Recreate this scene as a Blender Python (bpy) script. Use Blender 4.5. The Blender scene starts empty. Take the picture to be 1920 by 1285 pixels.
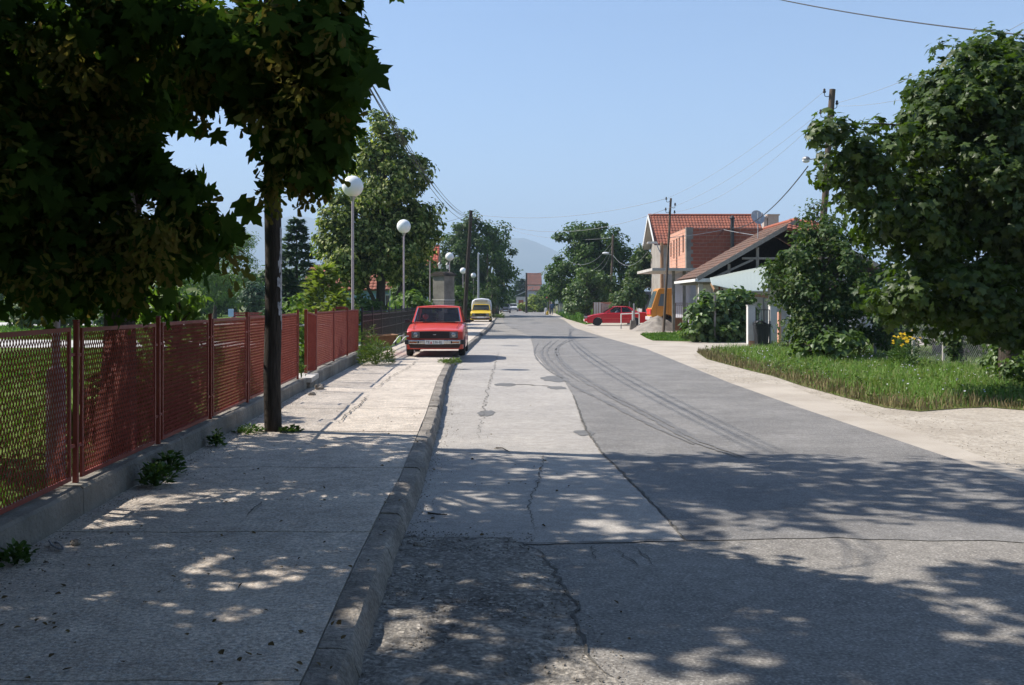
import bpy, bmesh, math, random
import numpy as np
from mathutils import Vector, Matrix, noise as mnoise

scene = bpy.context.scene
COL = scene.collection
R = math.radians

# ------------------------------------------------------------------ camera
FPX, PX0, HOR, EYE = 1900.0, 960.0, 567.0, 1.6      # focal length, axis and horizon on the 1920 wide photograph
cd = bpy.data.cameras.new('camera')
cam = bpy.data.objects.new('camera', cd)
COL.objects.link(cam)
cam.location = (0, 0, EYE)
cam.rotation_euler = (R(90), 0, 0)
cd.sensor_width = 36.0
cd.sensor_fit = 'HORIZONTAL'
cd.lens = 36.0 * FPX / 1920.0
cd.shift_y = -(642.5 - HOR) / 1920.0
cd.clip_start = 0.1
cd.clip_end = 30000
scene.camera = cam

# ------------------------------------------------------------------ light
SUN_EL = R(47.0)
SH = Vector((0.966, -0.26, 0)).normalized()           # direction in which shadows fall on the ground
to_sun = Vector((-SH.x * math.cos(SUN_EL), -SH.y * math.cos(SUN_EL), math.sin(SUN_EL)))
sl = bpy.data.lights.new('sun', 'SUN')
sl.energy = 5.0
sl.angle = R(0.53)
sl.color = (1.0, 0.94, 0.85)
sun = bpy.data.objects.new('sun', sl)
COL.objects.link(sun)
sun.rotation_euler = to_sun.to_track_quat('Z', 'Y').to_euler()
sun.location = (-30, 10, 40)

w = bpy.data.worlds.new('World')
scene.world = w
w.use_nodes = True
nt = w.node_tree
nt.nodes.clear()
sky = nt.nodes.new('ShaderNodeTexSky')
sky.sky_type = 'NISHITA'
sky.sun_disc = False
sky.sun_elevation = SUN_EL
sky.sun_rotation = math.atan2(to_sun.x, to_sun.y)
sky.altitude = 300
sky.air_density = 0.95
sky.dust_density = 0.7
sky.ozone_density = 5.0
bg = nt.nodes.new('ShaderNodeBackground')
bg.inputs["Strength"].default_value = 0.106
wo = nt.nodes.new('ShaderNodeOutputWorld')
nt.links.new(sky.outputs[0], bg.inputs[0])
nt.links.new(bg.outputs[0], wo.inputs[0])

vs = scene.view_settings
vs.view_transform = 'Standard'
vs.look = 'None'
vs.exposure = 0.86
vs.gamma = 1.0
vs.use_curve_mapping = False

cy = scene.cycles
cy.max_bounces = 6
cy.diffuse_bounces = 2
cy.glossy_bounces = 2
cy.transmission_bounces = 4
cy.transparent_max_bounces = 8
cy.volume_bounces = 0
cy.caustics_reflective = False
cy.caustics_refractive = False
cy.use_denoising = True
cy.use_adaptive_sampling = True
cy.adaptive_threshold = 0.015

# ------------------------------------------------------------------ placing by ground position
def G(px, py, z=0.0):
    """the point of a level surface at height z that the photograph shows at (px, py)"""
    Y = FPX * (EYE - z) / (py - HOR)
    return ((px - PX0) / FPX * Y, Y, z)

def W(px, py, Y):
    return ((px - PX0) / FPX * Y, Y, EYE - (py - HOR) * Y / FPX)

# ------------------------------------------------------------------ bookkeeping
def tag(o, label=None, cat=None, group=None, kind=None):
    if label: o['label'] = label
    if cat: o['category'] = cat
    if group: o['group'] = group
    if kind: o['kind'] = kind
    return o

def thing(name, label, cat, loc=(0, 0, 0), rz=0.0, group=None):
    o = bpy.data.objects.new(name, None)
    COL.objects.link(o)
    o.location = loc
    o.rotation_euler = (0, 0, rz)
    o.empty_display_size = 0.2
    return tag(o, label, cat, group)

def link(name, me, parent=None, loc=None, rot=None, kind=None):
    o = bpy.data.objects.new(name, me)
    COL.objects.link(o)
    if parent is not None: o.parent = parent
    if loc is not None: o.location = loc
    if rot is not None: o.rotation_euler = rot
    if kind: o['kind'] = kind
    return o

def dup(root, loc, rz, label, scale=None):
    """a copy of a thing with copies of its parts and sub-parts"""
    r = root.copy(); COL.objects.link(r)
    r.location = loc; r.rotation_euler = (0, 0, rz)
    r['label'] = label
    if scale: r.scale = scale
    for ch in root.children:
        c = ch.copy(); COL.objects.link(c); c.parent = r
        for g in ch.children:
            d = g.copy(); COL.objects.link(d); d.parent = c
    return r

# ------------------------------------------------------------------ mesh builder
class MB:
    def __init__(self):
        self.v = []; self.f = []; self.m = []; self.mi = 0
    def quad(self, a, b, c, d):
        n = len(self.v); self.v += [tuple(a), tuple(b), tuple(c), tuple(d)]
        self.f.append((n, n+1, n+2, n+3)); self.m.append(self.mi)
        return self
    def poly(self, pts):
        n = len(self.v); self.v += [tuple(p) for p in pts]
        self.f.append(tuple(range(n, n+len(pts)))); self.m.append(self.mi)
        return self
    def raw(self, v, f):
        n = len(self.v); self.v += [tuple(p) for p in v]
        for q in f:
            self.f.append(tuple(n+i for i in q)); self.m.append(self.mi)
        return self
    def box(self, c, s, rot=None, taper=None, bev=0.0):
        """box centred at c; taper=(tx,ty) scales the top face"""
        hx, hy, hz = s[0]/2, s[1]/2, s[2]/2
        tx, ty = taper or (1, 1)
        if bev > 0:
            bm = bmesh.new()
            vs_ = [bm.verts.new(p) for p in ((-hx,-hy,-hz),(hx,-hy,-hz),(hx,hy,-hz),(-hx,hy,-hz),(-hx*tx,-hy*ty,hz),(hx*tx,-hy*ty,hz),(hx*tx,hy*ty,hz),(-hx*tx,hy*ty,hz))]
            for q in ((3,2,1,0),(4,5,6,7),(0,1,5,4),(1,2,6,5),(2,3,7,6),(3,0,4,7)):
                bm.faces.new([vs_[i] for i in q])
            bmesh.ops.bevel(bm, geom=bm.edges[:], offset=bev, segments=2, affect='EDGES', profile=0.6)
            bm.verts.index_update()
            P = [v.co.copy() for v in bm.verts]; F = [tuple(v.index for v in f.verts) for f in bm.faces]
            bm.free()
        else:
            P = [Vector(p) for p in ((-hx,-hy,-hz),(hx,-hy,-hz),(hx,hy,-hz),(-hx,hy,-hz),(-hx*tx,-hy*ty,hz),(hx*tx,-hy*ty,hz),(hx*tx,hy*ty,hz),(-hx*tx,hy*ty,hz))]
            F = [(3,2,1,0),(4,5,6,7),(0,1,5,4),(1,2,6,5),(2,3,7,6),(3,0,4,7)]
        M = rot if rot is not None else Matrix.Identity(3)
        C = Vector(c)
        return self.raw([(M @ p) + C for p in P], F)
    def bar(self, a, b, w, h=None, up=(0, 0, 1)):
        """rectangular bar from a to b, w across, h in the up direction"""
        h = h or w
        a, b = Vector(a), Vector(b)
        d = (b - a)
        if d.length < 1e-7: return self
        d.normalize()
        u = Vector(up)
        if abs(d.dot(u)) > 0.98: u = Vector((1, 0, 0))
        s = d.cross(u).normalized(); u = s.cross(d).normalized()
        P = []
        for p in (a, b):
            for i, j in ((-1,-1),(1,-1),(1,1),(-1,1)):
                P.append(p + s*(i*w/2) + u*(j*h/2))
        return self.raw(P, [(3,2,1,0),(4,5,6,7),(0,1,5,4),(1,2,6,5),(2,3,7,6),(3,0,4,7)])
    def tube(self, pts, rad, n=8, cap=True, jitter=0.0, rng=None):
        pts = [Vector(p) for p in pts]
        if not hasattr(rad, '__len__'): rad = [rad]*len(pts)
        rings = []
        ref = None
        for i, p in enumerate(pts):
            if i == 0: d = pts[1]-pts[0]
            elif i == len(pts)-1: d = pts[-1]-pts[-2]
            else: d = pts[i+1]-pts[i-1]
            d.normalize()
            if ref is None:
                ref = Vector((1,0,0)) if abs(d.x) < 0.8 else Vector((0,1,0))
            s = d.cross(ref).normalized(); ref = s.cross(d).normalized()
            rings.append([p + (s*math.cos(2*math.pi*k/n) + ref*math.sin(2*math.pi*k/n))*rad[i]*(1+(rng.uniform(-jitter, jitter) if rng else 0)) for k in range(n)])
        V = [q for r_ in rings for q in r_]; F = []
        for i in range(len(rings)-1):
            for k in range(n):
                F.append((i*n+k, i*n+(k+1) % n, (i+1)*n+(k+1) % n, (i+1)*n+k))
        if cap:
            F.append(tuple(range(n-1, -1, -1))); F.append(tuple((len(rings)-1)*n+k for k in range(n)))
        return self.raw(V, F)
    def lathe(self, prof, c=(0,0,0), n=16, axis='Z'):
        """prof: list of (radius, height)"""
        V = []; F = []
        for r_, h in prof:
            for k in range(n):
                a = 2*math.pi*k/n
                x, y = r_*math.cos(a), r_*math.sin(a)
                V.append({'Z': (x, y, h), 'X': (h, x, y), 'Y': (x, h, y)}[axis])
        for i in range(len(prof)-1):
            for k in range(n):
                q = (i*n+k, i*n+(k+1) % n, (i+1)*n+(k+1) % n, (i+1)*n+k)
                F.append(q if axis != 'Y' else q[::-1])
        F.append(tuple(range(n-1, -1, -1))); F.append(tuple((len(prof)-1)*n+k for k in range(n)))
        return self.raw([Vector(p)+Vector(c) for p in V], F)
    def sphere(self, c, r, nu=16, nv=10):
        rx, ry, rz = r if hasattr(r, '__len__') else (r, r, r)
        V = [(c[0], c[1], c[2]-rz)]; F = []
        for i in range(1, nv):
            t = math.pi*i/nv - math.pi/2
            for k in range(nu):
                a = 2*math.pi*k/nu
                V.append((c[0]+rx*math.cos(t)*math.cos(a), c[1]+ry*math.cos(t)*math.sin(a), c[2]+rz*math.sin(t)))
        V.append((c[0], c[1], c[2]+rz)); top = len(V)-1
        for k in range(nu):
            F.append((0, 1+(k+1) % nu, 1+k))
            F.append((top, 1+(nv-2)*nu+k, 1+(nv-2)*nu+(k+1) % nu))
        for i in range(nv-2):
            for k in range(nu):
                F.append((1+i*nu+k, 1+i*nu+(k+1) % nu, 1+(i+1)*nu+(k+1) % nu, 1+(i+1)*nu+k))
        return self.raw(V, F)
    def mesh(self, name, mats, smooth=False):
        me = bpy.data.meshes.new(name)
        me.from_pydata(self.v, [], self.f)
        mats = mats if isinstance(mats, (list, tuple)) else [mats]
        for m in mats: me.materials.append(m)
        if len(mats) > 1: me.polygons.foreach_set('material_index', self.m)
        if smooth: me.polygons.foreach_set('use_smooth', [True]*len(me.polygons))
        me.update()
        return me
    def build(self, name, mats, parent=None, smooth=False, loc=None, rot=None, kind=None):
        return link(name, self.mesh(name, mats, smooth), parent, loc, rot, kind)

def smooth_by_angle(o, ang=35):
    me = o.data
    me.polygons.foreach_set('use_smooth', [True]*len(me.polygons))
    try: me.set_sharp_from_angle(angle=R(ang))
    except Exception: pass
    return o

def np_mesh(name, V, F, mat, smooth=False):
    """V (n,3), F (m,k) arrays of one face size"""
    me = bpy.data.meshes.new(name)
    V = np.ascontiguousarray(V, dtype=np.float32); F = np.ascontiguousarray(F, dtype=np.int32)
    me.vertices.add(len(V)); me.vertices.foreach_set('co', V.ravel())
    k = F.shape[1]
    me.loops.add(F.size); me.loops.foreach_set('vertex_index', F.ravel())
    me.polygons.add(len(F))
    me.polygons.foreach_set('loop_start', np.arange(0, F.size, k, dtype=np.int32))
    if smooth: me.polygons.foreach_set('use_smooth', np.ones(len(F), dtype=bool))
    me.materials.append(mat)
    me.update(calc_edges=True)
    return me

# ------------------------------------------------------------------ materials
def _new(name):
    m = bpy.data.materials.new(name); m.use_nodes = True
    n = m.node_tree.nodes; b = n['Principled BSDF']
    return m, n, m.node_tree.links, b

def rgb(c): return (c[0], c[1], c[2], 1.0)

def pmat(name, c, rough=0.7, c2=None, scale=4.0, bump=0.0, bscale=60.0, metal=0.0, spec=0.5, stretch=None, lo=0.35, hi=0.65, coat=0.0, speck=None, grain=None):
    """base colour varied by noise between c and c2, relief from a finer noise"""
    m, n, L, b = _new(name)
    b.inputs['Roughness'].default_value = rough
    b.inputs['Metallic'].default_value = metal
    b.inputs['Specular IOR Level'].default_value = spec
    b.inputs['Coat Weight'].default_value = coat
    b.inputs['Base Color'].default_value = rgb(c)
    tc = n.new('ShaderNodeTexCoord'); src = tc.outputs['Object']
    if stretch:
        mp = n.new('ShaderNodeMapping'); mp.inputs['Scale'].default_value = stretch
        L.new(src, mp.inputs[0]); src = mp.outputs[0]
    last = None
    if c2 is not None:
        t = n.new('ShaderNodeTexNoise'); t.inputs['Scale'].default_value = scale; t.inputs['Detail'].default_value = 8
        t.inputs['Roughness'].default_value = 0.62
        L.new(src, t.inputs['Vector'])
        mr = n.new('ShaderNodeMapRange'); mr.inputs[1].default_value = lo; mr.inputs[2].default_value = hi
        L.new(t.outputs[0], mr.inputs[0])
        mx = n.new('ShaderNodeMix'); mx.data_type = 'RGBA'
        mx.inputs[6].default_value = rgb(c); mx.inputs[7].default_value = rgb(c2)
        L.new(mr.outputs[0], mx.inputs[0]); last = mx.outputs[2]
    if speck is not None:     # (colour, scale, threshold): stones and grains of another colour
        sc_, ss_, th_ = speck
        v = n.new('ShaderNodeTexVoronoi'); v.inputs['Scale'].default_value = ss_
        L.new(src, v.inputs['Vector'])
        sp = n.new('ShaderNodeSeparateColor'); L.new(v.outputs['Color'], sp.inputs[0])
        mr2 = n.new('ShaderNodeMapRange'); mr2.inputs[1].default_value = th_; mr2.inputs[2].default_value = 1.0
        L.new(sp.outputs[0], mr2.inputs[0])
        mx2 = n.new('ShaderNodeMix'); mx2.data_type = 'RGBA'
        if last is not None: L.new(last, mx2.inputs[6])
        else: mx2.inputs[6].default_value = rgb(c)
        mx2.inputs[7].default_value = rgb(sc_)
        L.new(mr2.outputs[0], mx2.inputs[0]); last = mx2.outputs[2]
    for gs, ga in (grain or ()):      # fine mottling of the material itself, (scale, amount)
        t3 = n.new('ShaderNodeTexNoise'); t3.inputs['Scale'].default_value = gs; t3.inputs['Detail'].default_value = 3
        L.new(src, t3.inputs['Vector'])
        mr3 = n.new('ShaderNodeMapRange'); mr3.inputs[1].default_value = 0.3; mr3.inputs[2].default_value = 0.7; mr3.inputs[3].default_value = 1-ga; mr3.inputs[4].default_value = 1+ga
        L.new(t3.outputs[0], mr3.inputs[0])
        mx3 = n.new('ShaderNodeMix'); mx3.data_type = 'RGBA'; mx3.blend_type = 'MULTIPLY'; mx3.inputs[0].default_value = 1.0
        if last is not None: L.new(last, mx3.inputs[6])
        else: mx3.inputs[6].default_value = rgb(c)
        L.new(mr3.outputs[0], mx3.inputs[7]); last = mx3.outputs[2]
    if last is not None: L.new(last, b.inputs['Base Color'])
    if bump > 0:
        t2 = n.new('ShaderNodeTexNoise'); t2.inputs['Scale'].default_value = bscale; t2.inputs['Detail'].default_value = 6
        L.new(src, t2.inputs['Vector'])
        bp = n.new('ShaderNodeBump'); bp.inputs['Strength'].default_value = min(1.0, bump); bp.inputs['Distance'].default_value = 0.6/bscale*max(1.0, bump)
        L.new(t2.outputs[0], bp.inputs['Height']); L.new(bp.outputs[0], b.inputs['Normal'])
    return m

def leafmat(name, cols, rough=0.5, trans=0.3, spec=0.35, tint=(1.5, 1.7, 0.6)):
    """each leaf its own green: colour picked by island; part of the light passes through the blade"""
    m, n, L, b = _new(name)
    ge = n.new('ShaderNodeNewGeometry'); oi = n.new('ShaderNodeObjectInfo')
    ad = n.new('ShaderNodeMath'); ad.operation = 'ADD'
    fr = n.new('ShaderNodeMath'); fr.operation = 'FRACT'
    L.new(ge.outputs['Random Per Island'], ad.inputs[0]); L.new(oi.outputs['Random'], ad.inputs[1]); L.new(ad.outputs[0], fr.inputs[0])
    cr = n.new('ShaderNodeValToRGB')
    e = cr.color_ramp.elements
    while len(e) < len(cols): e.new(0.5)
    for i, c in enumerate(cols):
        e[i].position = i/max(1, len(cols)-1); e[i].color = rgb(c)
    L.new(fr.outputs[0], cr.inputs[0])
    L.new(cr.outputs[0], b.inputs['Base Color'])
    b.inputs['Roughness'].default_value = rough
    b.inputs['Specular IOR Level'].default_value = spec
    tr = n.new('ShaderNodeBsdfTranslucent')
    mu = n.new('ShaderNodeMix'); mu.data_type = 'RGBA'; mu.blend_type = 'MULTIPLY'; mu.inputs[0].default_value = 1.0
    L.new(cr.outputs[0], mu.inputs[6]); mu.inputs[7].default_value = rgb(tint)
    L.new(mu.outputs[2], tr.inputs[0])
    ms = n.new('ShaderNodeMixShader'); ms.inputs[0].default_value = trans
    L.new(b.outputs[0], ms.inputs[1]); L.new(tr.outputs[0], ms.inputs[2])
    L.new(ms.outputs[0], n['Material Output'].inputs[0])
    return m

def glassmat(name, tint=(0.75, 0.82, 0.85), alpha=0.45, rough=0.03):
    """thin pane: part mirror, part see-through"""
    m, n, L, b = _new(name)
    b.inputs['Base Color'].default_value = rgb((0.02, 0.025, 0.03)); b.inputs['Roughness'].default_value = rough
    b.inputs['Specular IOR Level'].default_value = 0.9
    tp = n.new('ShaderNodeBsdfTransparent'); tp.inputs[0].default_value = rgb(tint)
    ms = n.new('ShaderNodeMixShader'); ms.inputs[0].default_value = alpha
    L.new(tp.outputs[0], ms.inputs[1]); L.new(b.outputs[0], ms.inputs[2])
    L.new(ms.outputs[0], n['Material Output'].inputs[0])
    return m

M = {}
M['asphalt_new'] = pmat('asphalt_new', (0.148, 0.140, 0.132), 0.82, (0.200, 0.189, 0.176), 1.1, bump=0.55, bscale=170, spec=0.3, speck=((0.26, 0.25, 0.24), 120, 0.72), grain=((70, .28), (11, .12), (1.8, .10), (.35, .07)))
M['asphalt_old'] = pmat('asphalt_old', (0.180, 0.166, 0.150), 0.85, (0.245, 0.226, 0.202), 0.9, bump=0.7, bscale=130, spec=0.3, speck=((0.32, 0.30, 0.27), 95, 0.7), grain=((55, .36), (9, .16)))
M['asphalt_lane'] = pmat('asphalt_lane', (0.285, 0.262, 0.238), 0.85, (0.372, 0.340, 0.304), 0.8, bump=0.45, bscale=170, spec=0.3, speck=((0.34, 0.33, 0.31), 140, 0.75), grain=((75, .26), (8, .12)))
M['asphalt_broken'] = pmat('asphalt_broken', (0.135, 0.122, 0.108), 0.9, (0.25, 0.228, 0.198), 1.6, bump=1.2, bscale=45, spec=0.25, speck=((0.34, 0.31, 0.27), 55, 0.62), grain=((38, .45), (10, .25)))
M['tar_patch'] = pmat('tar_patch', (0.11, 0.108, 0.106), 0.8, (0.15, 0.146, 0.14), 6, bump=0.5, bscale=120)
M['skid'] = pmat('skid', (0.102, 0.098, 0.095), 0.75, (0.165, 0.157, 0.149), 1.6, bump=0.4, bscale=170, lo=0.28, hi=0.68, grain=((70, .28), (11, .12)))
M['crack'] = pmat('crack', (0.055, 0.050, 0.044), 0.95, (0.14, 0.13, 0.112), 9, lo=0.35, hi=0.7)
M['pavement'] = pmat('pavement', (0.410, 0.350, 0.292), 0.9, (0.560, 0.485, 0.405), 1.3, bump=1.1, bscale=55, spec=0.25, speck=((0.42, 0.39, 0.35), 60, 0.66), grain=((42, .34), (7, .16), (120, .25)))
M['kerb'] = pmat('kerb', (0.175, 0.155, 0.133), 0.92, (0.31, 0.275, 0.236), 2.2, bump=1.3, bscale=40, spec=0.2, grain=((45, .30), (6, .2)))
M['dirt'] = pmat('dirt', (0.34, 0.295, 0.24), 0.95, (0.45, 0.40, 0.335), 0.9, bump=0.9, bscale=40, spec=0.2, speck=((0.30, 0.26, 0.21), 30, 0.72), grain=((22, .16), (5, .08)))
M['drive'] = pmat('drive', (0.345, 0.300, 0.248), 0.9, (0.45, 0.398, 0.335), 0.7, bump=0.5, bscale=60, spec=0.25)
M['soil_grass'] = pmat('soil_grass', (0.075, 0.105, 0.025), 0.95, (0.15, 0.155, 0.055), 0.35, bump=1.0, bscale=12, spec=0.1)
M['lawn_base'] = pmat('lawn_base', (0.055, 0.105, 0.016), 0.95, (0.11, 0.16, 0.030), 0.25, bump=1.0, bscale=10, spec=0.1)
M['field'] = pmat('field', (0.09, 0.11, 0.035), 0.95, (0.20, 0.18, 0.08), 0.02, bump=0.5, bscale=2, spec=0.1)
M['path'] = pmat('path', (0.42, 0.40, 0.37), 0.9, (0.52, 0.50, 0.46), 0.5, bump=0.3, bscale=20)
M['concrete'] = pmat('concrete', (0.145, 0.132, 0.114), 0.92, (0.27, 0.248, 0.216), 1.8, bump=0.9, bscale=28, spec=0.2)
M['concrete_pale'] = pmat('concrete_pale', (0.40, 0.37, 0.33), 0.9, (0.52, 0.49, 0.45), 2.0, bump=0.6, bscale=30)
M['red_paint'] = pmat('red_paint', (0.18, 0.019, 0.010), 0.55, (0.25, 0.042, 0.024), 5, bump=0.2, bscale=90)
M['red_mesh'] = pmat('red_mesh', (0.245, 0.028, 0.013), 0.55, (0.33, 0.058, 0.030), 6)
M['black_metal'] = pmat('black_metal', (0.012, 0.012, 0.013), 0.45, (0.03, 0.03, 0.03), 6)
M['black_worn'] = pmat('black_worn', (0.09, 0.085, 0.082), 0.45, (0.17, 0.16, 0.155), 8)
M['lamp_post'] = pmat('lamp_post', (0.42, 0.33, 0.34), 0.5, (0.50, 0.42, 0.43), 3, bump=0.1, bscale=60)
M['lamp_sleeve'] = pmat('lamp_sleeve', (0.33, 0.22, 0.225), 0.7, (0.46, 0.36, 0.36), 9, bump=0.6, bscale=30)
M['globe'] = pmat('globe', (0.86, 0.86, 0.84), 0.35, (0.80, 0.80, 0.77), 3, spec=0.5)
M['globe_dull'] = pmat('globe_dull', (0.36, 0.36, 0.37), 0.5, (0.45, 0.45, 0.45), 4)
M['wood_dark'] = pmat('wood_dark', (0.040, 0.033, 0.028), 0.9, (0.085, 0.070, 0.058), 9, bump=1.0, bscale=24, stretch=(6, 6, 0.5), spec=0.15)
M['wood_pole'] = pmat('wood_pole', (0.095, 0.070, 0.052), 0.9, (0.17, 0.13, 0.10), 9, bump=1.0, bscale=24, stretch=(6, 6, 0.5), spec=0.15)
M['wood_grey'] = pmat('wood_grey', (0.20, 0.18, 0.155), 0.9, (0.31, 0.28, 0.25), 9, bump=0.8, bscale=24, stretch=(6, 6, 0.5), spec=0.15)
M['wood_orange'] = pmat('wood_orange', (0.22, 0.12, 0.06), 0.85, (0.32, 0.18, 0.09), 6, stretch=(5, 5, 0.6))
M['paper'] = pmat('paper', (0.45, 0.45, 0.47), 0.9, (0.22, 0.22, 0.23), 14, bump=0.6, bscale=40, lo=0.45, hi=0.6)
M['bark'] = pmat('bark', (0.060, 0.048, 0.038), 0.95, (0.12, 0.10, 0.08), 10, bump=1.5, bscale=22, stretch=(4, 4, 0.8), spec=0.1)
M['bark_pale'] = pmat('bark_pale', (0.10, 0.085, 0.07), 0.95, (0.20, 0.175, 0.145), 10, bump=1.2, bscale=22, stretch=(4, 4, 0.8), spec=0.1)
M['white_paint'] = pmat('white_paint', (0.78, 0.77, 0.74), 0.55, (0.66, 0.64, 0.60), 4)
M['tile_weathered'] = pmat('tile_weathered', (0.20, 0.085, 0.062), 0.9, (0.13, 0.065, 0.052), 1.2, bump=0.6, bscale=10)
M['white_wall'] = pmat('white_wall', (0.55, 0.51, 0.46), 0.85, (0.46, 0.42, 0.37), 3, bump=0.3, bscale=30)
M['steel'] = pmat('steel', (0.30, 0.30, 0.31), 0.45, (0.38, 0.38, 0.38), 6, metal=0.7)
M['galv'] = pmat('galv', (0.36, 0.37, 0.38), 0.55, (0.44, 0.44, 0.44), 4, metal=0.3)
M['wire'] = pmat('wire', (0.025, 0.025, 0.027), 0.6)
M['wire_pale'] = pmat('wire_pale', (0.30, 0.31, 0.32), 0.5)
M['tyre'] = pmat('tyre', (0.016, 0.016, 0.017), 0.85, (0.03, 0.029, 0.028), 12)
M['rubber'] = pmat('rubber', (0.022, 0.022, 0.023), 0.6)
M['rust'] = pmat('rust', (0.17, 0.075, 0.035), 0.85, (0.25, 0.12, 0.06), 9, bump=0.6, bscale=50)
M['tile_orange'] = pmat('tile_orange', (0.32, 0.098, 0.055), 0.88, (0.19, 0.068, 0.043), 1.3, bump=0.5, bscale=14)
M['tile_old'] = pmat('tile_old', (0.17, 0.085, 0.055), 0.9, (0.095, 0.065, 0.05), 2.0, bump=0.7, bscale=14)
M['tile_red'] = pmat('tile_red', (0.42, 0.075, 0.04), 0.85, (0.34, 0.085, 0.05), 2.0, bump=0.5, bscale=10)
M['ridge'] = pmat('ridge', (0.36, 0.10, 0.05), 0.85, (0.27, 0.08, 0.045), 3)
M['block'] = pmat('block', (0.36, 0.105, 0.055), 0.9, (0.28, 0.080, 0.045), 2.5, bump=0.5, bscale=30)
M['mortar'] = pmat('mortar', (0.46, 0.37, 0.31), 0.95, (0.38, 0.30, 0.25), 4, bump=0.6, bscale=30)
M['plaster_blue'] = pmat('plaster_blue', (0.28, 0.42, 0.55), 0.9, (0.24, 0.37, 0.49), 1.5, bump=0.2, bscale=20)
M['plaster_grey'] = pmat('plaster_grey', (0.40, 0.40, 0.44), 0.9, (0.33, 0.33, 0.36), 1.5)
M['dark_inside'] = pmat('dark_inside', (0.022, 0.020, 0.018), 0.95)
M['window_dark'] = pmat('window_dark', (0.02, 0.024, 0.028), 0.08, spec=0.8)
rng = random.Random(7)
nrng = np.random.default_rng(7)

def interp(tab):
    xs = [t[0] for t in tab]; ys = [t[1] for t in tab]
    return lambda y: float(np.interp(y, xs, ys))

kx = interp([(-8, -0.45), (4, -0.68), (5.5, -0.74), (6.8, -0.78), (8.6, -0.81), (13.2, -0.99), (19.3, -1.29), (24.5, -1.47), (32, -1.50), (45, -1.42), (61, -1.34), (97, -1.45), (200, -1.3)])   # road side of the kerb
fx = interp([(-6, -2.30), (6.4, -2.90), (6.85, -2.94), (17.1, -3.47), (17.7, -3.45), (24.75, -3.74), (45, -3.95), (75, -4.0), (160, -4.0)])   # face of the low wall
rx = interp([(-8, 4.75), (9, 4.54), (15.35, 4.36), (20.1, 4.32), (34.5, 4.60), (46.8, 4.20), (63, 3.9), (92, 4.7), (121, 4.8), (200, 5.0)])    # edge of the asphalt

# ------------------------------------------------------------------ ground, road
def sheet(name, pts, z, mat, kind='structure'):
    b = MB(); b.poly([(p[0], p[1], z) for p in pts])
    o = b.build(name, mat, kind=kind)
    if o.data.polygons[0].normal.z < 0: o.data.flip_normals()
    return o

sheet('ground', [(-9000, -300), (9000, -300), (9000, 9000), (-9000, 9000)], -0.035, M['field'])
sheet('dirt_shoulder', [(2.5, -9), (30, -9), (30, 62), (22, 82), (9.5, 84), (6.3, 120), (6.0, 210), (-3.0, 210), (-3.0, 60), (2.5, 60)], -0.012, M['dirt'])

Ys = list(np.concatenate([np.arange(-8, 30, 1.0), np.arange(30, 211, 5.0)]))
b = MB()
for a, c in zip(Ys[:-1], Ys[1:]):
    b.quad((kx(a)-0.03, a, 0), (rx(a), a, 0), (rx(c), c, 0), (kx(c)-0.03, c, 0))
b.build('road', M['asphalt_old'], kind='structure')

def gpts(L, z=0.0): return [G(x, y, z) for x, y in L]

def jag(pts, step=0.35, amp=0.02, seed=1):
    """walk along a polyline and roughen it"""
    r_ = random.Random(seed); out = []
    for p, q in zip(pts[:-1], pts[1:]):
        p = Vector(p[:2]); q = Vector(q[:2]); n = max(1, int((q-p).length/step))
        d = (q-p).normalized() if (q-p).length > 0 else Vector((1, 0)); s = Vector((-d.y, d.x))
        for i in range(n):
            out.append(p.lerp(q, i/n) + s*r_.uniform(-amp, amp))
    out.append(Vector(pts[-1][:2]))
    return [(v.x, v.y) for v in out]

seam = [G(*p) for p in ((1285, 1015), (1240, 962), (1185, 906), (1130, 851), (1098, 806), (1075, 742), (1060, 716), (1025, 690), (1003, 662), (995, 632))]
seam_j = jag(seam, 0.12, 0.010, 3)
# darker asphalt laid over the middle and right of the road
far_left = [(0.95, 47), (0.3, 58), (-0.5, 72), (-0.9, 100), (-1.0, 200)]
right = [(rx(y)-0.004, y) for y in (200, 121, 92, 63, 46.8, 34.5, 27, 20.1, 15.35, 9.0)]
sheet('asphalt_surface', [tuple(p[:2]) for p in seam_j] + far_left + right + [(4.56, 6.9)] + jag([(4.56, 6.9), (3.4, 6.75), (2.2, 6.86), seam[0]], 0.2, 0.03, 5)[1:-1], 0.005, M['asphalt_new'])
# paler asphalt of the kerb side lane
lane = [(kx(y)+0.02, y) for y in (47, 40, 32, 24.5, 19.3, 13.2, 8.6, 6.95)]
low = jag([(kx(6.95)+0.02, 6.95), G(880, 1019), G(1010, 1022), (seam[0][0]-0.006, seam[0][1])], 0.12, 0.012, 8)
sheet('asphalt_lane_surface', lane + low[1:] + [(p[0]-0.012, p[1]) for p in seam_j[1:]] + [(0.93, 47)], 0.004, M['asphalt_lane'])

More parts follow.
